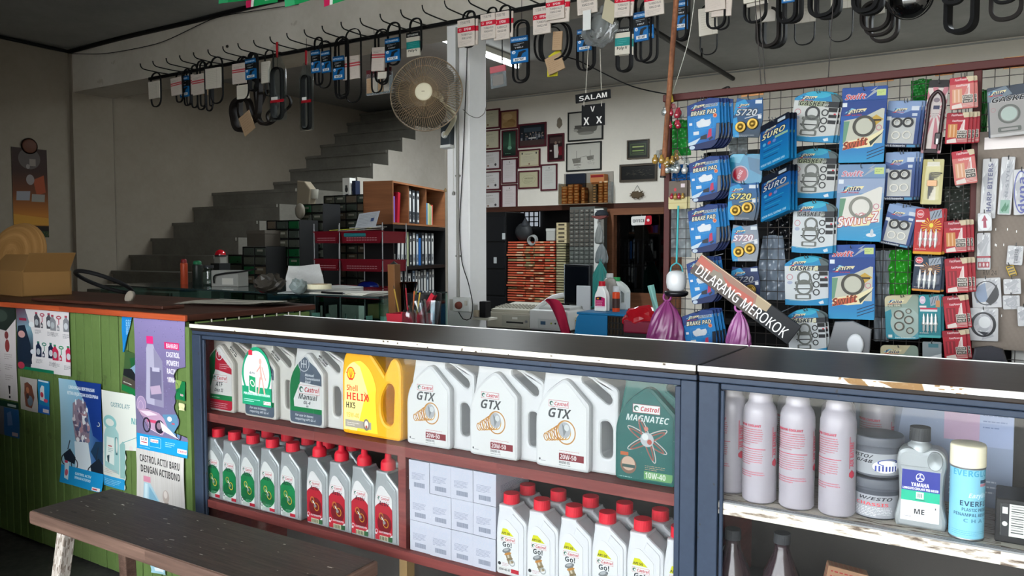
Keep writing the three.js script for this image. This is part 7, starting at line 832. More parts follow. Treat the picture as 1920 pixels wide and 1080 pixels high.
const drum = lathe([[.0, .012], [.006, .012], [.0075, .007], [.012, .006], [.014, .009], [.016, .006], [.0165, 0], [0, 0]], 30).rotateX(Math.PI / 2);
[[[[1379, 184], [1431, 183], [1430, 258], [1372, 258]], s7a, 'dark blue'], [[[1369, 343], [1423, 342], [1416, 414], [1362, 412]], s7b, 'yellow-lettered'], [[[1373, 421], [1423, 420], [1423, 490], [1370, 490]], s7c, 'silver-grey'], [[[1372, 500], [1425, 498], [1425, 566], [1369, 566]], s7d, 'darkest']].forEach(([p, tex, k], i) => pack('roller_pack', `${k} barrel-shaped pack with two golden discs, ${nth[i]} from the rack top`, 'disc pack', undefined, p, tex, { shape: 'barrel', d: .005, dz: .07, stack: i === 1 ? 2 : 1, back: 'yellow-lettered disc pack at the back', parts: (t, at) => { put(t, 'disc', drum, brass, at(.3, .74)); put(t, 'disc', drum, brass, at(.7, .66)); } }));
{ const t = pack('teal_pouch', 'teal pouch with a round red seal between the disc packs', 'pouch', undefined, [[1370, 288], [1432, 290], [1430, 344], [1366, 346]], C(224, 192, (c, w, h) => { rect(c, '#2a8cb4', 0, 0, w, h); poly(c, '#5ab4d4', 20, 0, 100, 0, 70, 60, 10, 50); poly(c, '#1c6c94', 120, 20, 224, 40, 224, 140, 140, 100); hoop(c, '#d8a8b0', 78, 130, 52, 6); disc(c, '#b81c34', 78, 130, 46); c.save(); c.translate(62, 160); c.rotate(-1.2); T(c, 'KENZ', 0, 14, 30, '#eaccd2', { w: 62 }); c.restore(); }), { dz: .03, d: .008, shape: 'round', rough: .2 }); }
// -- tilted engine-oil style cards
const suro = (y) => C(224, 400, (c, w, h) => { rect(c, grad(c, 0, 0, 60, h, '#14367c', '#0e6ab0', '#1888c4'), 0, 0, w, h); rect(c, '#161c2c', 0, 0, w, 60); rect(c, '#c8d4de', 140, 20, 60, 26); faito(c, 26, 88, 100); T(c, 'SURO', 10, 142, 66, y ? '#eee6b4' : '#c8ccd4', { it: 1, w: 186, st: '#14181e', lw: 8 }); rect(c, y ? '#9ac0a0' : '#7c8088', 120, 154, 100, 20); for (let i = 0; i < 3; i++) disc(c, ['#5ab0dc', '#c85a6a', '#6a8ad0'][i], 36 + i * 40, 190, 14); for (let i = 0; i < 4; i++) rect(c, i % 2 ? '#0f4a7c' : '#2a9ac8', 30, 222 + i * 28, 150 - i * 12, 8); T(c, 'HIGH FUEL SAVING USE', 10, 380, 26, '#bfe4f4', { w: 190 }); });
[[[[1430, 238], [1481, 213], [1479, 294], [1427, 320]], 1, 'blue cream-lettered card hanging askew left of the top gasket pack'], [[[1431, 334], [1483, 309], [1481, 392], [1430, 418]], 0, 'blue grey-lettered card hanging askew below the cream-lettered one']].forEach(([p, y, l], i) => pack('clutch_pack', l, 'parts card', undefined, p, suro(y), { d: .006, dz: i ? .09 : .135, stack: 3, gap: .014, basis: [[50, 24, 56], [0, 84, -35]], back: (y ? 'cream' : 'grey') + '-lettered blue card behind the askew front card' }));
// -- gasket sets
const gasketTex = (pale) => C(288, 352, (c, w, h) => { rect(c, pale ? '#d4dadd' : '#cdcfcc', 0, 0, w, h); rect(c, '#178cc0', 0, 0, w, 70); disc(c, '#35b0d0', 150, 0, 90, 50); poly(c, '#5a6a6c', 220, 0, 288, 0, 288, 110, 240, 70); rect(c, '#20242a', 200, 70, 88, 40); faito(c, 40, 62, 100); rect(c, pale === 2 ? '#e4e0b0' : '#70756c', 30, 72, 190, 34); T(c, 'GASKET', 32, 104, 44, '#121416', { it: 1, w: 162, st: pale ? '#b8bcc0' : '#c4d0a4', lw: 5 }); T(c, 'SET', 188, 102, 20, '#c8c8c0', { it: 1 }); hoop(c, '#c87a80', 34, 150, 19, 4); disc(c, '#aab4cc', 34, 190, 18, 12); poly(c, '#178cc0', 0, 310, 140, 322, 288, 300, 288, 352, 0, 352); poly(c, '#dfe8ec', 220, 330, 250, 318, 256, 340, 230, 346); line(c, '#a8c8b8', 3, 30, 318, 120, 322); rect(c, '#101214', 226, 112, 56, 30); rect(c, '#101214', 60, 232, 120, 7); line(c, '#2c2e30', 5, 96, 140, 84, 220, 70, 250); line(c, '#2c2e30', 5, 168, 140, 186, 210, 178, 260); rect(c, '#c83a4a', 262, 150, 14, 20); rect(c, '#1c1e22', 232, 160, 50, 22); rect(c, '#1c1e22', 232, 198, 50, 26); });
const gk = mat(0x565955, .6), gk2 = mat(0x1f2122, .5), gasketParts = (dark) => (t, at, q) => { const m = gk, s = q.w / .11; const R0 = (ro, ri) => ring(ro * s, ri * s, .0018, 26); put(t, 'gasket_ring', R0(.018, .0128), dark ? gk2 : m, at(.45, .44)); put(t, 'gasket_ring', R0(.0205, .0158), m, at(.44, .64)); put(t, 'gasket_plate', ext(shape(rrect(.04 * s, .014 * s, .004 * s), [rrect(.03 * s, .008 * s, .002 * s)]), .0018), m, at(.42, .83)); for (const v of [.42, .58, .74]) put(t, 'seal_ring', R0(.0085, .0058), gk2, at(.72, v)); put(t, 'gasket_plate', ext(shape(rrect(.045 * s, .008 * s, .003 * s), [circ(.0025 * s, -.016 * s, 0, 12), circ(.0025 * s, .016 * s, 0, 12)]), .0018), m, at(.44, .55)); };
const gA = gasketTex(0), gB = gasketTex(1), gC = gasketTex(2);
[[[[1490, 171], [1575, 171], [1566, 270], [1481, 261]], gA, 3, 'top gasket set pack with black ring under an arched teal header'], [[[1490, 277], [1569, 280], [1566, 371], [1481, 371]], gA, 2, 'second gasket set pack down, grey-lettered header'], [[[1489, 376], [1566, 378], [1562, 474], [1484, 474]], gB, 2, 'third gasket set pack down, washed pale face'], [[[1476, 480], [1556, 480], [1553, 571], [1468, 572]], gC, 2, 'fourth gasket set pack down with cream lettering strip'], [[[1482, 580], [1551, 578], [1547, 664], [1474, 664]], gC, 2, 'lowest gasket set pack, partly behind the black sign']].forEach(([p, tex, n, l], i) => pack('gasket_pack', l, 'gasket set', undefined, p, tex, { shape: 'arch', d: .004, dz: i % 2 ? .05 : .088, stack: n, gap: .011, back: 'gasket set pack behind the ' + ['top', 'second', 'third', 'fourth', 'lowest'][i] + ' front one', parts: gasketParts(i === 0) }));
pack('gasket_pack', 'large grey gasket set pack at the right end of the rack', 'gasket set', undefined, [[1850, 166], [1938, 154], [1938, 250], [1854, 260]], C(288, 352, (c, w, h) => { rect(c, '#a9a6a4', 0, 0, w, h); rect(c, '#3c4654', 0, 0, w, 100); poly(c, '#7a8894', 0, 30, 120, 0, 160, 60, 0, 110); faito(c, 10, 56, 110); T(c, 'GASKET', 20, 108, 48, '#1a1c20', { it: 1, w: 250, st: '#d0ccc8', lw: 4 }); poly(c, '#3c4654', 0, 100, 12, 100, 12, 352, 0, 352); hoop(c, '#b8848a', 36, 160, 14, 3); rect(c, '#c8c6c4', 12, 330, w, 22); }), { d: .004, dz: .055, parts: (t, at) => { put(t, 'gasket_ring', ring(.024, .0195, .002, 32), gk, at(.47, .56)); put(t, 'metal_disc', ring(.0175, .0005, .0012, 32), mat(0x707a74, .4, { metalness: .3 }), at(.47, .56)); put(t, 'gasket_plate', ext(shape(rrect(.05, .012, .004), [rrect(.036, .006, .002)]), .002), gk, at(.47, .86)); for (let i = 0; i < 3; i++) put(t, 'seal_ring', ring(.005, .0035, .0015, 16), gk2, at(.86, .4 + i * .12)); } });
// -- piston kits: header flap, window and ring
const swift = (k) => C(288, 480, (c, w, h) => { rect(c, grad(c, 0, 0, 0, h, k ? '#8aa4c4' : '#1a4894', k ? '#7c9cc0' : '#1c5cac', '#2a9acc'), 0, 0, w, h); rect(c, k ? '#7898bc' : '#1c4c9c', 0, 0, w, 84); poly(c, '#a9b0b8', 150, 80, 230, 0, 180, 30, 250, 20); T(c, 'Swift', 20, 76, 46, k ? '#c8788a' : '#c8303c', { it: 1, w: 130, st: '#e8e0e4', lw: 4 }); rect(c, '#c9dc8c', 222, 22, 56, 40); small(c, 228, 34, 44, 2, 10, '#8a9a5a', 3); rect(c, k ? '#9aacca' : '#16408c', 0, 90, w, 90); rect(c, '#e4ecf2', 8, 96, 30, 26); faito(c, 30, 170, 130);
  poly(c, k ? '#e6e3da' : '#c9c9b8', 22, 210, 150, 190, 260, 140, 276, 144, 270, 360, 22, 360); poly(c, '#6a9a7c', 22, 214, 60, 214, 40, 340, 22, 356); hoop(c, '#c86a80', 246, 262, 16, 4); if (!k) { poly(c, '#c8a23c', 180, 210, 226, 180, 272, 210, 226, 246); rect(c, '#3c2c10', 194, 208, 64, 12); }
  poly(c, '#f2e6b8', 20, 380, 60, 340, 180, 320, 280, 270, 210, 380, 120, 390); if (k) { T(c, 'Swift-Z', 14, 398, 84, '#f4f2f0', { it: 1, w: 250, st: '#b8283c', lw: 8, rot: -.18 }); } else { poly(c, '#c83c2c', 20, 400, 60, 350, 180, 330, 160, 370); T(c, 'Swift', 24, 398, 64, '#7a2a1c', { it: 1, w: 160, rot: -.2, st: '#e08a4c', lw: 4 }); poly(c, '#2c3a34', 190, 350, 276, 290, 200, 376); }
  for (let i = 0; i < 3; i++) line(c, k ? '#4aa4d0' : '#14304c', 5, 180, 440 - i * 20 + 18, 284, 410 - i * 20 + 10); if (k) { disc(c, '#e8ecf0', 226, 440, 30, 12); disc(c, '#c8d4dc', 230, 424, 10, 22); } });
const swA = swift(0), swB = swift(1), ironRing = mat(0x2c2a24, .45, { metalness: .3 }), softRing = mat(0x6a6a62, .5);
[[[[1580, 166], [1666, 160], [1657, 304], [1572, 306]], swA, ironRing, 'top blue piston kit with dark ring and yellow crest', .52], [[[1573, 307], [1661, 309], [1653, 452], [1564, 452]], swB, softRing, 'pale piston kit with large red and white lettering', .56], [[[1556, 459], [1642, 458], [1640, 600], [1552, 597]], swA, ironRing, 'lowest blue piston kit with dark ring, below the pale one', .53]].forEach(([p, tex, m, l, v], i) => pack('piston_kit', l, 'piston kit', undefined, p, tex, { d: .005, dz: .075 - i * .004, parts: (t, at, q) => { put(t, 'piston_ring', ring(q.w * .25, q.w * .19, .003, 40), m, at(.53, v)); put(t, 'header_flap', rb(q.w, q.h * .004, .003, .0008), mat(0x143468, .4), at(.5, .18)); } }));
// -- bearing cards
const bearTex = C(224, 320, (c, w, h) => { rect(c, grad(c, 0, 0, 0, h, '#5c7cb4', '#2a4884', '#203c78'), 0, 0, w, h); poly(c, '#8aa4cc', 0, 0, 224, 0, 224, 40, 100, 90, 0, 60); faito(c, 40, 74, 90); rect(c, '#d8e0ea', 160, 36, 50, 30); rect(c, '#c9d4e2', 168, 84, 34, 20); rect(c, '#c4c6c4', 26, 116, 172, 176); rect(c, '#e4e8ec', 4, 108, 30, 26); rect(c, '#14223c', 0, 296, w, 24); T(c, 'Parts & Accessories', 6, 314, 20, '#e4e8ec', { w: 140 }); rect(c, '#4a90b8', 156, 300, 56, 16); });
const ballRing = [ring(.0108, .0062, .006, 26)], balls = mat(0x1a1b1e, .5), race = mat(0x8a8880, .4, { metalness: .3 });
[[[1663, 190], [1728, 189], [1721, 278], [1659, 276]], [[1661, 287], [1721, 284], [1711, 377], [1656, 375]], [[1664, 382], [1724, 390], [1704, 468], [1652, 455]]].forEach((p, i) => pack('bearing_pack', `blue card with two ball bearings and two seals, ${nth[i]} from the top`, 'bearing pack', undefined, p, bearTex, { d: .005, dz: .05, stack: 3, gap: .009, sx: .007, back: `blue bearing card behind the ${nth[i]} front one from the top`, parts: (t, at, q) => { for (const [u, v] of [[.34, .47], [.66, .46]]) { put(t, 'bearing', ring(.0132, .0108, .005, 28), balls, at(u, v)); const b = put(t, 'ball_cage', ring(.0104, .008, .004, 28), balls, at(u, v)); put(t, 'inner_race', ring(.0079, .006, .005, 24), race, at(u, v)); } for (const [u, v] of [[.34, .74], [.66, .73]]) { put(t, 'seal_ring', ring(.0112, .0075, .003, 26), race, at(u, v)); } } }));
// -- cable-lock card, hex keys
pack('lock_pack', 'red and white sunburst card with a dark U-shaped cable lock', 'lock', undefined, [[1736, 151], [1775, 150], [1770, 288], [1733, 287]], C(144, 512, (c, w, h) => { rect(c, '#ded2cc', 0, 0, w, h); rect(c, '#1a1416', 0, 0, w, 54); for (let i = 0; i < 28; i += 2) { const a = i / 28 * 6.283, b = (i + 1) / 28 * 6.283; poly(c, '#c8808a', 72, 220, 72 + 420 * Math.cos(a), 220 + 420 * Math.sin(a), 72 + 420 * Math.cos(b), 220 + 420 * Math.sin(b)); } disc(c, '#cfc4c0', 66, 180, 34, 90); disc(c, '#8a7c84', 70, 140, 22, 16); rect(c, '#3a3c5c', 52, 178, 44, 26); small(c, 48, 232, 50, 3, 12, '#8a8088', 3); rect(c, '#1a1416', 0, 0, w, 50); poly(c, '#b0848a', 0, 400, 30, 512, 0, 512); rect(c, '#2a1c20', 20, 480, 100, 32); }), { d: .004, dz: .05, parts: (t, at, q) => { const w = q.w * .36, y0 = q.h * .28, y1 = -q.h * .46; put(t, 'cable', tube([[-w, y1, 0], [-w, 0, 0], [-w, y0 - .02, 0], [-w * .7, y0, 0], [0, y0 + .012, 0], [w * .7, y0, 0], [w, y0 - .02, 0], [w, 0, 0], [w, y1, 0]], .0048, 60, 8), mat(0x2a1a1c, .35), [0, 0, .007]); put(t, 'lock_body', rb(.014, .03, .012, .003), mat(0x1c1416, .35), [w * .75, y1 + .03, .011]); put(t, 'lock_slot', bx(.004, .014, .001), white, [w * .75, y1 + .022, .0175]); } });
pack('hex_key_pack', 'cream card holding black hex keys below the cable lock', 'hex keys', undefined, [[1731, 300], [1771, 297], [1765, 385], [1726, 382]], C(144, 320, (c, w, h) => { rect(c, '#d8d098', 0, 0, w, h); rect(c, '#ece8d8', 30, 20, 84, 30); poly(c, '#c4b874', 0, 0, 30, 0, 10, 320, 0, 320); rect(c, '#b88a6a', 46, 150, 60, 40); rect(c, '#efe9d4', 56, 200, 44, 90); small(c, 60, 210, 36, 6, 12, '#b8ac8a', 3); }), { d: .003, dz: .05, parts: (t, at, q) => { for (let i = 0; i < 4; i++) put(t, 'hex_key', tube([[.018 - i * .004, .022 - i * .004, 0], [.0 - i * .002, .024 - i * .004, 0], [-.01 + i * .003, .022 - i * .004, 0], [-.011 + i * .003, .012, 0], [-.011 + i * .003, -.045 + i * .008, 0]], .0016, 24, 6), mat(0x3a3834, .35, { metalness: .6 }), [.004, .0, .0055]); put(t, 'holder', rb(.024, .016, .008, .002), mat(0xc49a74, .5), [0, -.004, .007]); put(t, 'clear_cover', rb(q.w * .8, q.h * .8, .008, .003), blister, at(.5, .52), .002); } });
// -- valve packs
const valve = (k) => C(192, 256, (c, w, h) => { const f = k === 1; rect(c, f ? '#d87a74' : '#b4182c', 0, 0, w, h); rect(c, f ? '#c03040' : '#a01428', 0, 0, w, 56); poly(c, '#d8c8a8', 130, 0, 192, 0, 192, 40, 150, 44); T(c, 'FastPower', 40, 30, 24, '#f0d8d8', { it: 1, w: 100 }); T(c, 'FastPower', 50, 76, 22, '#f4e0e0', { it: 1, w: 96 }); rect(c, f ? '#e0a884' : k === 2 ? '#cf8a4c' : '#8c1222', 20, 94, 78, 110); rect(c, f ? '#f0c8b0' : k === 2 ? '#e8b888' : '#c02438', 34, 100, 12, 100); rect(c, f ? '#f0c8b0' : k === 2 ? '#e8b888' : '#c02438', 66, 100, 12, 100); poly(c, '#f0e4e0', 112, 156, 150, 60, 160, 62, 158, 140, 176, 150); poly(c, f ? '#d89a94' : '#e6c8c4', 130, 100, 150, 84, 146, 140, 120, 146); rect(c, '#eae2d8', 98, 146, 86, 66); rect(c, '#2a2422', 102, 150, 78, 26); T(c, 'ENGINE', 106, 171, 24, '#eae2d8', { w: 70 }); rect(c, '#2a2422', 102, 182, 78, 28); T(c, 'VALVE', 108, 205, 24, '#eae2d8', { w: 66 }); poly(c, '#e9ddd4', 16, 222, 92, 210, 100, 246, 16, 250); for (let i = 0; i < 3; i++) rect(c, '#e0d0c8', 100, 218 + i * 10, 86, 4); });
const vA = valve(0), vB = valve(1), vC = valve(2);
[[[[1777, 148], [1822, 143], [1831, 201], [1785, 207]], vB, 2, 'faded top engine valve pack beside the rack upright'], [[[1774, 212], [1815, 211], [1817, 269], [1773, 271]], vC, 4, 'engine valve pack with orange window, second from the top'], [[[1785, 286], [1827, 278], [1833, 343], [1789, 348]], vB, 1, 'faded tilted engine valve pack, third from the top'], [[[1769, 415], [1812, 412], [1813, 473], [1771, 475]], vC, 3, 'engine valve pack with orange window beside the red spark plug card'], [[[1771, 485], [1814, 483], [1817, 548], [1774, 550]], vA, 3, 'deep red engine valve pack, third from the bottom'], [[[1770, 556], [1812, 552], [1813, 615], [1771, 617]], vA, 2, 'deep red engine valve pack, second from the bottom'], [[[1768, 620], [1810, 618], [1817, 673], [1770, 675]], vA, 2, 'deep red engine valve pack, lowest of the column']].forEach(([p, tex, n, l], i) => pack('valve_pack', l, 'valve pack', undefined, p, tex, { d: .005, dz: .07, stack: n, gap: .009, sx: .008, back: 'engine valve pack behind the front of the ' + nth[i] + ' group from the top' }));
// -- spark plug cards
const plugGeo = lathe([[0, -.024], [.0012, -.024], [.0012, -.02], [.003, -.02], [.003, -.004], [.005, -.004], [.005, .002], [.0034, .003], [.003, .012], [.0024, .02], [.0016, .021], [.0016, .026], [0, .026]], 14), plugM = mat(0xc9ccca, .25, { metalness: .5 });
const ngk = (bg, bg2, k) => C(224, 320, (c, w, h) => { rect(c, grad(c, 0, 0, 0, h, bg, bg2), 0, 0, w, h); disc(c, k === 2 ? '#d8b8d4' : '#d8424a', 40, 38, 30); hoop(c, '#f0e4e0', 40, 38, 26, 3); T(c, 'NGK', 20, 48, 24, '#f4ecea', { w: 40 }); const n = 18; if (k < 2) for (let i = 0; i < n; i++) { const a = i / n * 6.283, x = 130, y = k ? 110 : 120; poly(c, k ? '#c88a4a' : '#f0c42c', x, y, x + 80 * Math.cos(a), y + 60 * Math.sin(a), x + 80 * Math.cos(a + .12), y + 60 * Math.sin(a + .12)); } disc(c, k === 1 ? '#e8c8a0' : '#f4e050', 130, 116, k < 2 ? 16 : .1); poly(c, '#9aa4b0', 110, 20, 200, 0, 210, 60, 120, 84); for (let i = 0; i < 3; i++) line(c, '#3a4450', 5, 128 + i * 26, 70 - i * 8, 150 + i * 24, 18 - i * 5); rect(c, '#f0e4e0', 8, 80, 70, 14); if (k === 2) { rect(c, '#c8284c', 16, 96, 170, 12); rect(c, '#dfe8e8', 16, 108, 170, 16); rect(c, '#c8905c', 170, 40, 40, 50); } rect(c, k === 2 ? '#4ab0b0' : k ? '#d08a2c' : '#e0a41c', 0, 300, w, 20); small(c, 14, 282, 150, 1, 9, '#f0d8d0', 4); });
[[[[1716, 391], [1770, 392], [1767, 478], [1713, 476]], ngk('#b01424', '#c82a24', 0), 'red spark plug card with yellow burst and four plugs'], [[[1716, 480], [1770, 482], [1763, 549], [1709, 544]], ngk('#24384c', '#1c2c48', 1), 'dark blue spark plug card with four plugs'], [[[1726, 553], [1768, 553], [1762, 634], [1719, 632]], ngk('#1c8a94', '#1a7c88', 2), 'teal spark plug card with four plugs']].forEach(([p, tex, l], i) => pack('spark_plug_pack', l, 'spark plugs', undefined, p, tex, { d: .006, dz: .065, stack: 2, gap: .012, back: l.split(' ').slice(0, l.startsWith('dark') ? 5 : 4).join(' ') + ' behind the front one', parts: (t, at, q) => { for (let k = 0; k < 4; k++) put(t, 'spark_plug', plugGeo, plugM, at(.24 + k * .175, .66), .003); put(t, 'blister_dome', rb(q.w * .8, q.h * .36, .019, .005), blister, at(.5, .66), .006); } }));
// -- oil seal cards
const sealTex = C(224, 320, (c, w, h) => { rect(c, grad(c, 0, 0, 0, h, '#8a9c8c', '#9ab0a8', '#4aa0b4'), 0, 0, w, h); poly(c, '#c8c09c', 0, 0, 180, 0, 140, 60, 0, 80); faito(c, 24, 58, 100); rect(c, '#6a7a6c', 20, 64, 90, 20); T(c, 'OIL SEAL', 24, 80, 18, '#e0dcc0', { w: 80 }); poly(c, '#2a8a9c', 0, 120, 40, 100, 60, 320, 0, 320); disc(c, '#a8bcb4', 130, 200, 96, 110); rect(c, '#dfe4dc', 16, 286, 26, 20); T(c, 'Parts & Accessories', 60, 312, 14, '#dfe8e4', { w: 130 }); });
const sealParts = (t, at) => { for (const [u, v, r] of [[.4, .44, .0125], [.68, .36, .007], [.68, .56, .0115], [.4, .7, .0125], [.7, .8, .009]]) { put(t, 'oil_seal', ring(r, r * .72, .004, 26), mat(0x3a3a30, .5), at(u, v)); put(t, 'seal_lip', ring(r * .7, r * .55, .003, 24), race, at(u, v)); } };
pack('oil_seal_pack', 'grey-green card with five oil seals near the bottom', 'oil seals', undefined, [[1663, 554], [1724, 553], [1727, 636], [1657, 636]], sealTex, { shape: 'round', d: .004, dz: .06, parts: sealParts, stack: 2, back: 'grey-green oil seal card behind the upper one' }); pack('oil_seal_pack', 'second oil seal card cut off by the counter edge', 'oil seals', undefined, [[1654, 646], [1722, 648], [1724, 732], [1650, 730]], sealTex, { shape: 'round', d: .004, dz: .06, parts: sealParts });
pack('foil_pack', 'small silver foil pack low beside the lowest valve pack', 'foil pack', undefined, [[1732, 640], [1767, 641], [1765, 710], [1728, 708]], C(96, 192, (c, w, h) => { rect(c, '#9aa4a8', 0, 0, w, h); poly(c, '#e4e8ea', 0, 90, 96, 60, 96, 110, 0, 150); poly(c, '#2a3034', 20, 120, 80, 110, 70, 150, 30, 160); rect(c, '#5a8a94', 30, 10, 50, 20); }), { rough: .2, d: .006 });
// -- perforated board with sachets
{
  const a = P(1841, 248, RZ + .012), b = P(1822, 652, RZ + .012), t = thing('display_board', 'grey-brown hanging board carrying clear sachets right of the rack upright', 'board'), x1 = .5; mesh('board', rb(x1 - b.x, a.y - b.y, .006, .001, (x1 + b.x) / 2, (a.y + b.y) / 2, RZ + .016), tmat(noiseTex(128, (i) => { const k = (i * 7919 % 97) / 97 * 6; return [112 + k, 103 + k, 95 + k]; }), .85), t);
  for (const [px, py] of [[1867, 430], [1889, 430], [1906, 434], [1866, 459], [1882, 459], [1868, 460], [1906, 540], [1878, 592]]) { const p = P(px, py, RZ + .02); mesh('staple', bx(.0015, .006, .002, p.x, p.y, p.z), white, t); }
  const wq = qbox(1846, 258, 1935, 281, RZ + .021), wp = mesh('paper_strip', rb(wq.w, wq.h, .002, .0005), mat(0xcfc8c6, .8), t); wp.position.copy(wq.c); const hq = qbox(1840, 500, 1872, 522, RZ + .02), hw = mesh('price_note', uvbox(rb(hq.w, hq.h, .0008, .0003), -hq.w / 2, -hq.h / 2, hq.w / 2, hq.h / 2), tmat(C(128, 64, (c, w, h) => { rect(c, '#72685f', 0, 0, w, h); T(c, 'RM 24', 10, 46, 36, '#3c3834', { it: 1, wt: 'normal', w: 108 }); }), .85), t); hw.position.copy(hq.c);
  let sk = 0; const sach = (label, p, tex, o = {}) => pack('sachet', label, 'sachet', undefined, p, tex, { d: .004, dz: .026 + (sk++ % 4) * .005, rough: .25, tone: 0xc0c0c0, ...o, shape: 'rect', hu: .5 });
  const foil = (fn) => C(128, 256, (c, w, h) => { rect(c, '#d4d4d6', 0, 0, w, h); const r = rng(w + 5); for (let i = 0; i < 18; i++) poly(c, ['#eef0f2', '#b4b6ba', '#c4c4c8'][i % 3], r() * w, r() * h, r() * w, r() * h, r() * w, r() * h); fn(c, w, h); });
  const vert = (c, s, x, y, size, col, len) => { c.save(); c.translate(x, y); c.rotate(-1.57); T(c, s, 0, 0, size, col, { w: len }); c.restore(); };
  sach('tall clear sachet with dark upright lettering on the board', [[1842, 298], [1873, 297], [1866, 410], [1838, 410]], foil((c) => vert(c, 'SHARP BITERS', 88, 246, 54, '#34386c', 226)));
  sach('clear sachet with a green square emblem at its foot', [[1876, 294], [1904, 294], [1896, 403], [1872, 403]], foil((c) => { rect(c, '#8cb8a4', 20, 190, 90, 60); poly(c, '#1c7a4c', 30, 236, 70, 200, 80, 220, 50, 244); poly(c, '#1c7a4c', 60, 240, 96, 204, 100, 220, 80, 240); vert(c, 'N-STYLE', 84, 180, 40, '#8a8e98', 150); }));
  sach('clear sachet with large blue upright lettering at the board edge', [[1902, 318], [1934, 316], [1930, 402], [1898, 404]], foil((c) => { vert(c, 'dyna', 96, 240, 84, '#34409c', 200); hoop(c, '#34409c', 60, 128, 52, 8, 116); }));
  sach('round sticker sachet with a red arrow emblem', [[1834, 400], [1862, 398], [1858, 433], [1832, 434]], foil((c) => { disc(c, '#eceef0', 64, 128, 60, 120); poly(c, '#a82048', 64, 30, 90, 110, 76, 110, 80, 210, 50, 210, 52, 110, 36, 110); }));
  sach('clear sachet with red bands at its foot', [[1834, 437], [1860, 436], [1855, 506], [1829, 506]], foil((c) => { rect(c, '#a82838', 0, 160, 128, 14); rect(c, '#a82838', 10, 200, 108, 40); for (let i = 0; i < 3; i++) disc(c, '#e8d4d4', 30 + i * 34, 220, 9, 14); }));
  sach('silver sachet with black and blue crumpled disc, upper of two big ones', [[1824, 522], [1880, 520], [1875, 576], [1820, 578]], foil((c) => { poly(c, '#8a9cb8', 10, 90, 60, 40, 70, 200, 20, 210); poly(c, '#1c1e24', 60, 200, 110, 60, 118, 150, 80, 236); hoop(c, '#26282c', 64, 130, 50, 7, 100); }));
  sach('silver sachet with a black ring, lower of two big ones', [[1819, 577], [1874, 578], [1870, 640], [1813, 638]], foil((c) => { hoop(c, '#1c1e22', 64, 128, 48, 13, 90); disc(c, '#e6e8ea', 70, 110, 26, 46); poly(c, '#2a2c34', 40, 180, 90, 190, 70, 215); }));
  sach('small silver sachet right of the upper disc sachet', [[1883, 523], [1916, 522], [1913, 551], [1880, 552]], foil(() => {})); sach('small silver ring sachet below the plain silver one', [[1881, 554], [1914, 553], [1911, 580], [1879, 580]], foil((c) => hoop(c, '#b0b2b6', 64, 128, 36, 12, 80)));
  sach('white sachet with grey slanted lettering at the right edge', [[1889, 460], [1920, 461], [1917, 498], [1887, 496]], foil((c) => vert(c, 'TAMPAR', 90, 230, 44, '#5a5c64', 190))); sach('small yellow and black taxi-style strip below the white sachet', [[1891, 500], [1906, 495], [1902, 516], [1887, 520]], C(64, 96, (c, w, h) => { rect(c, '#c8a41c', 0, 0, w, h); for (let i = 0; i < 4; i++) rect(c, '#2a2410', 8, 8 + i * 24, 48, 10); })); sach('crumpled clear sachet at the lower right edge', [[1909, 575], [1934, 573], [1932, 612], [1906, 611]], foil(() => {}));
  const eb = qbox(1820, 645, 1897, 690, RZ + .06), db = thing('dark_bag', 'dark translucent bag below the sachet board', 'bag', eb.c); mesh('bag', ext(shape([[-eb.w / 2, -eb.h / 2], [eb.w / 2, -eb.h / 2], [eb.w * .3, eb.h * .4], [0, eb.h / 2], [-eb.w * .4, eb.h * .4]]), .03, .006), mat(0x34343a, .25), db); const wb = qbox(1897, 648, 1940, 700, RZ - .06), wbx = thing('white_box', 'pale box corner at the right end behind the counter', 'box', [wb.c.x, wb.c.y, RZ - .1]); mesh('box', rb(wb.w, wb.h, .08, .003), mat(0xc4c4c0, .7), wbx); mesh('stand', bx(wb.w * .8, wb.c.y - wb.h / 2, .07, 0, -wb.h / 2 - (wb.c.y - wb.h / 2) / 2, 0), darkGrey, wbx);
}
// -- cardboard tabs behind the mesh, bulbs, bags, lamp
[[1390, 164, 1432, 182], [1632, 138, 1676, 156], [1754, 124, 1790, 143], [1882, 110, 1925, 130], [1500, 152, 1560, 166]].forEach(([x0, y0, x1, y1], i) => { const q = qbox(x0, y0, x1, y1, RZ - .012), t = thing('cardboard_tab', `brown cardboard tab behind the mesh under the rack top bar, ${nth[[0, 2, 3, 4, 1][i]]} from the left`, 'cardboard', q.c, 0, 'cardboard tabs behind the mesh'); mesh('card', rb(q.w, q.h, .004, .001), mat(0xc08a5c, .85), t); mesh('fold_edge', rb(q.w, .003, .008, .001, 0, q.h / 2, 0), mat(0xa87448, .85), t); });
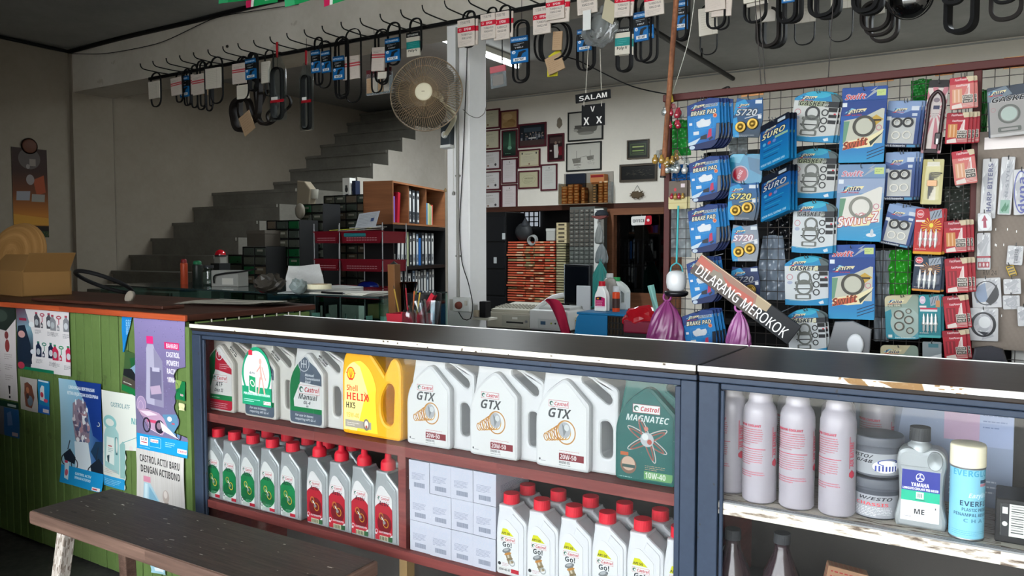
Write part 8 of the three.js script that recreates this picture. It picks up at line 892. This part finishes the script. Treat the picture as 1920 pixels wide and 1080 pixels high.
{
  const bulb = (t, x, y, z, m, s = 1) => mesh('bulb', lathe([[0, -.011 * s], [.007 * s, -.009 * s], [.0095 * s, -.002 * s], [.008 * s, .005 * s], [.0045 * s, .009 * s], [.0045 * s, .015 * s], [0, .016 * s]], 14).translate(x, y, z), m, t); const cg = glassMat(0xe8ecee), amber = new THREE.MeshPhysicalMaterial({ color: 0x8e7034, roughness: .1, clearcoat: 1 }), pinkm = new THREE.MeshPhysicalMaterial({ color: 0x8c2434, roughness: .15, clearcoat: 1 });
  const r = rng(19); const cluster = (label, px, py, n, w, h, ms, cap) => { const t = thing('bulb_bunch', label, 'bulbs', P(px, py, RZ + .045)); for (let i = 0; i < n; i++) bulb(t, (r() - .5) * w, (r() - .5) * h, (r() - .5) * .03, ms[Math.floor(r() * ms.length)], 0.75 + r() * .4); for (let i = 0; i < 5; i++) mesh('wire_stem', rod(V((i - 2) * w * .15, h * .2, 0), V((i - 2) * .002, h * .9, 0), .0009, 5), mat(cap, .5), t); return t; };
  cluster('bunch of clear and amber bulbs tied at the left end of the rack', 1268, 306, 20, .07, .045, [cg, amber, plugM], 0x6a4a40); cluster('bunch of red and clear bulbs hanging at the rack corner', 1262, 222, 13, .06, .05, [pinkm, cg, plugM], 0x8a2c3c); cluster('small bunch of bulbs left of the rusty pole', 1240, 302, 8, .035, .04, [cg, amber, mat(0x2a5c94, .2)], 0x5a4a40);
  const cd = pack('bulb_card', 'clear pack of red bulbs on cream cards at the rack left', 'bulb pack', undefined, [[1256, 340], [1291, 338], [1287, 392], [1252, 392]], C(128, 192, (c, w, h) => { rect(c, '#6a5c50', 0, 0, w, 110); rect(c, '#d8cc94', 0, 110, w, 82); rect(c, '#b4a468', 0, 150, w, 3); rect(c, '#8c7c44', 40, 120, 50, 12); rect(c, '#e8d8dc', 84, 20, 28, 26); disc(c, '#c83040', 46, 60, 9, 12); }), { dz: .05, stack: 2, back: 'cream bulb card behind the front bulb pack' }); for (let i = 0; i < 4; i++) bulb(cd, -.018 + i * .012, -.006, .008, i % 2 ? amber : pinkm, .7);
  const foldBag = (label, pts, col, o = {}) => { const q = quad(...pts, RZ + (o.dz ?? -.05)), t = thing('plastic_bag', label, 'plastic bag', q.c), g = new THREE.PlaneGeometry(q.w, q.h, 14, 16), p = g.attributes.position, rr = rng(Math.round(pts[0][0])); const f = [rr() * 6, rr() * 6, rr() * 6]; for (let i = 0; i < p.count; i++) { const u = p.getX(i) / q.w, v = p.getY(i) / q.h; const pinch = o.pinch ? 1 - (o.pinch) * Math.max(0, v + .1) ** 1.2 * 1.4 : 1; p.setX(i, p.getX(i) * pinch); p.setZ(i, .012 * (1 - 4 * u * u) * (1 - 3 * v * v) + .005 * Math.sin(u * 17 + v * 9 + f[0]) + .004 * Math.sin(v * 21 - u * 8 + f[1])); } g.computeVertexNormals(); const b = g.clone(), bp = b.attributes.position; for (let i = 0; i < bp.count; i++) bp.setZ(i, -bp.getZ(i) * .7 - .004); const m = new THREE.MeshPhysicalMaterial({ color: col, roughness: o.rough ?? .22, transmission: o.tr ?? .3, thickness: 0, side: THREE.DoubleSide }); mesh('bag', [g, b], m, t); t.rotation.z = o.a ?? 0; mesh('bag_top', rb(q.w * .3, .008, .008, .002, 0, q.h / 2 * .98, 0), m, t); return t; };
  foldBag('green net bag behind the upper left bulbs', [[1258, 226], [1296, 226], [1294, 292], [1256, 292]], 0x2a9a3c); foldBag('bright green plastic bag behind the mesh under the bearing cards', [[1668, 468], [1712, 470], [1704, 552], [1664, 552]], 0x35b42c, { tr: .4 }); foldBag('green plastic bag behind the cable lock at the rack top', [[1712, 150], [1754, 150], [1738, 196], [1704, 194]], 0x1c7a2c); foldBag('dark green bag behind the mesh right of the valve packs', [[1836, 170], [1852, 168], [1850, 300], [1824, 300]], 0x22702c, { tr: .2 });
  foldBag('clear grey-blue plastic bag hanging behind the mesh by the askew blue cards', [[1424, 444], [1472, 440], [1476, 562], [1420, 562]], 0x9aa8b8, { tr: .45, pinch: .4 }); foldBag('clear bag of small parts behind the teal cord', [[1256, 392], [1296, 390], [1296, 482], [1252, 482]], 0xb4bcc0, { tr: .6 }); foldBag('clear bag of dark parts under the red valve packs', [[1770, 350], [1830, 348], [1826, 410], [1772, 412]], 0x4c524c, { tr: .5 }); foldBag('clear wrinkled bag behind the mesh near the piston kits', [[1640, 470], [1668, 470], [1668, 640], [1640, 640]], 0xa8b0b8, { tr: .6 }); foldBag('black bag behind the mesh beside the askew blue cards', [[1440, 388], [1500, 384], [1500, 470], [1446, 476]], 0x101114, { tr: 0, dz: -.09 });
  foldBag('blue plastic wrapper behind the left bulbs', [[1262, 312], [1300, 308], [1298, 340], [1258, 342]], 0x1c68b0, { tr: .1 }); foldBag('pale clear bag right of the bulbs between disc packs', [[1366, 258], [1404, 258], [1398, 288], [1368, 290]], 0xb8c0c4, { tr: .6 });
  const pb = (label, px, py0, py1, w, col, z) => globalThis.hangBag(label, px, py0, py1, w, col, z, { flat: .6, tr: .3 }); pb('purple plastic bag bulging left of the lowest brake pads', 1251, 562, 652, .125, 0x84346f, -2.32); pb('smaller purple plastic bag below the black sign', 1386, 582, 656, .07, 0xa85a9c, -2.3);
  const gb = quad([1556, 600], [1645, 604], [1624, 672], [1542, 668], RZ + .08), gt = thing('part_bag', 'grey clear bag with a white metal part near the counter edge', 'bag', gb.c); mesh('bag', ext(shape([[-gb.w * .5, -gb.h / 2], [gb.w * .46, -gb.h / 2], [gb.w * .5, gb.h * .3], [gb.w * .1, gb.h * .5], [-gb.w * .3, gb.h * .46]]), .012, .003), new THREE.MeshPhysicalMaterial({ color: 0x8a8c90, roughness: .25, transmission: .45, thickness: 0 }), gt); mesh('metal_part', lathe([[0, .012], [.02, .012], [.024, .006], [.024, 0], [0, 0]], 24).rotateX(Math.PI / 2).scale(.9, 1.25, 1).translate(.02, -.012, .012), mat(0xc4c8cc, .35), gt);
  const lp = P(1268, 545, RZ + .09), lt = thing('lantern', 'white dome lantern with black base hanging on a teal cord', 'lantern', lp); mesh('globe', lathe([[.019, 0], [.028, .008], [.031, .026], [.03, .048], [.022, .058], [.012, .062], [0, .063]], 32), new THREE.MeshPhysicalMaterial({ color: 0xc6c8ca, roughness: .3 }), lt); mesh('base', lathe([[0, -.018], [.028, -.018], [.036, -.012], [.037, -.004], [.03, 0], [0, .001]], 32), mat(0x131316, .3), lt); mesh('handle', tube([[-.02, .055, 0], [-.016, .075, 0], [0, .085, 0], [.016, .075, 0], [.02, .055, 0]], .0025, 20), mat(0x3c8c94, .5), lt); mesh('cord', rod(V(0, .084, 0), P(1272, 386, RZ + .07).sub(lp), .003, 6), mat(0x3c9ca0, .6), lt);
  // sign leaning across the packs
  const sq = quad([1316, 478], [1503, 610], [1476, 648], [1295, 508], RZ + .15), sg = thing('warning_sign', 'black DILARANG MEROKOK sign hung askew across the packs', 'sign', sq.c); sg.rotation.z = sq.a;
  mesh('board', uvbox(rb(sq.w, sq.h, .008, .001), -sq.w / 2, -sq.h / 2, sq.w / 2, sq.h / 2), tmat(C(768, 160, (c, w, h) => { rect(c, '#16181c', 0, 0, w, h); poly(c, '#8a6a5c', 0, 0, 548, 0, 548, 56, 420, 96, 300, 84, 0, 100); poly(c, '#a4584c', 0, 10, 90, 20, 260, 50, 440, 40, 460, 90, 300, 80, 160, 70, 0, 60); poly(c, '#9a8a70', 440, 0, 548, 0, 548, 60, 470, 76); poly(c, '#7c7468', 120, 40, 180, 30, 300, 110, 180, 160, 120, 110); poly(c, '#4c4440', 0, 90, 300, 84, 520, 100, 520, 160, 0, 160); line(c, '#c8b89c', 4, 0, 4, 548, 4); poly(c, '#16181c', 556, 0, 768, 0, 768, 160, 540, 160); T(c, 'DILARANG MEROKOK', 24, 142, 104, '#f0f0ee', { wt: 'normal', w: 700 }); }), .5), sg);
  mesh('hang_wire', rod(V(-sq.w * .46, sq.h * .4, 0), V(-sq.w * .46 + .006, sq.h * .4 + .02, -.12), .0014, 5), steel, sg); mesh('hang_wire', rod(V(sq.w * .3, sq.h * .4, 0), V(sq.w * .3 + .01, sq.h * .4 + .03, -.13), .0014, 5), steel, sg);
}
batten(-4.0, -5.0, -6.45, 2.9, 'lit fluorescent tube under the rear ceiling, seen behind the white column');
batten(.1, -4.7, -5.9, 2.9, 'lit fluorescent tube under the rear ceiling on the right');
delete globalThis.hangBag;
renderer.render(scene, camera);
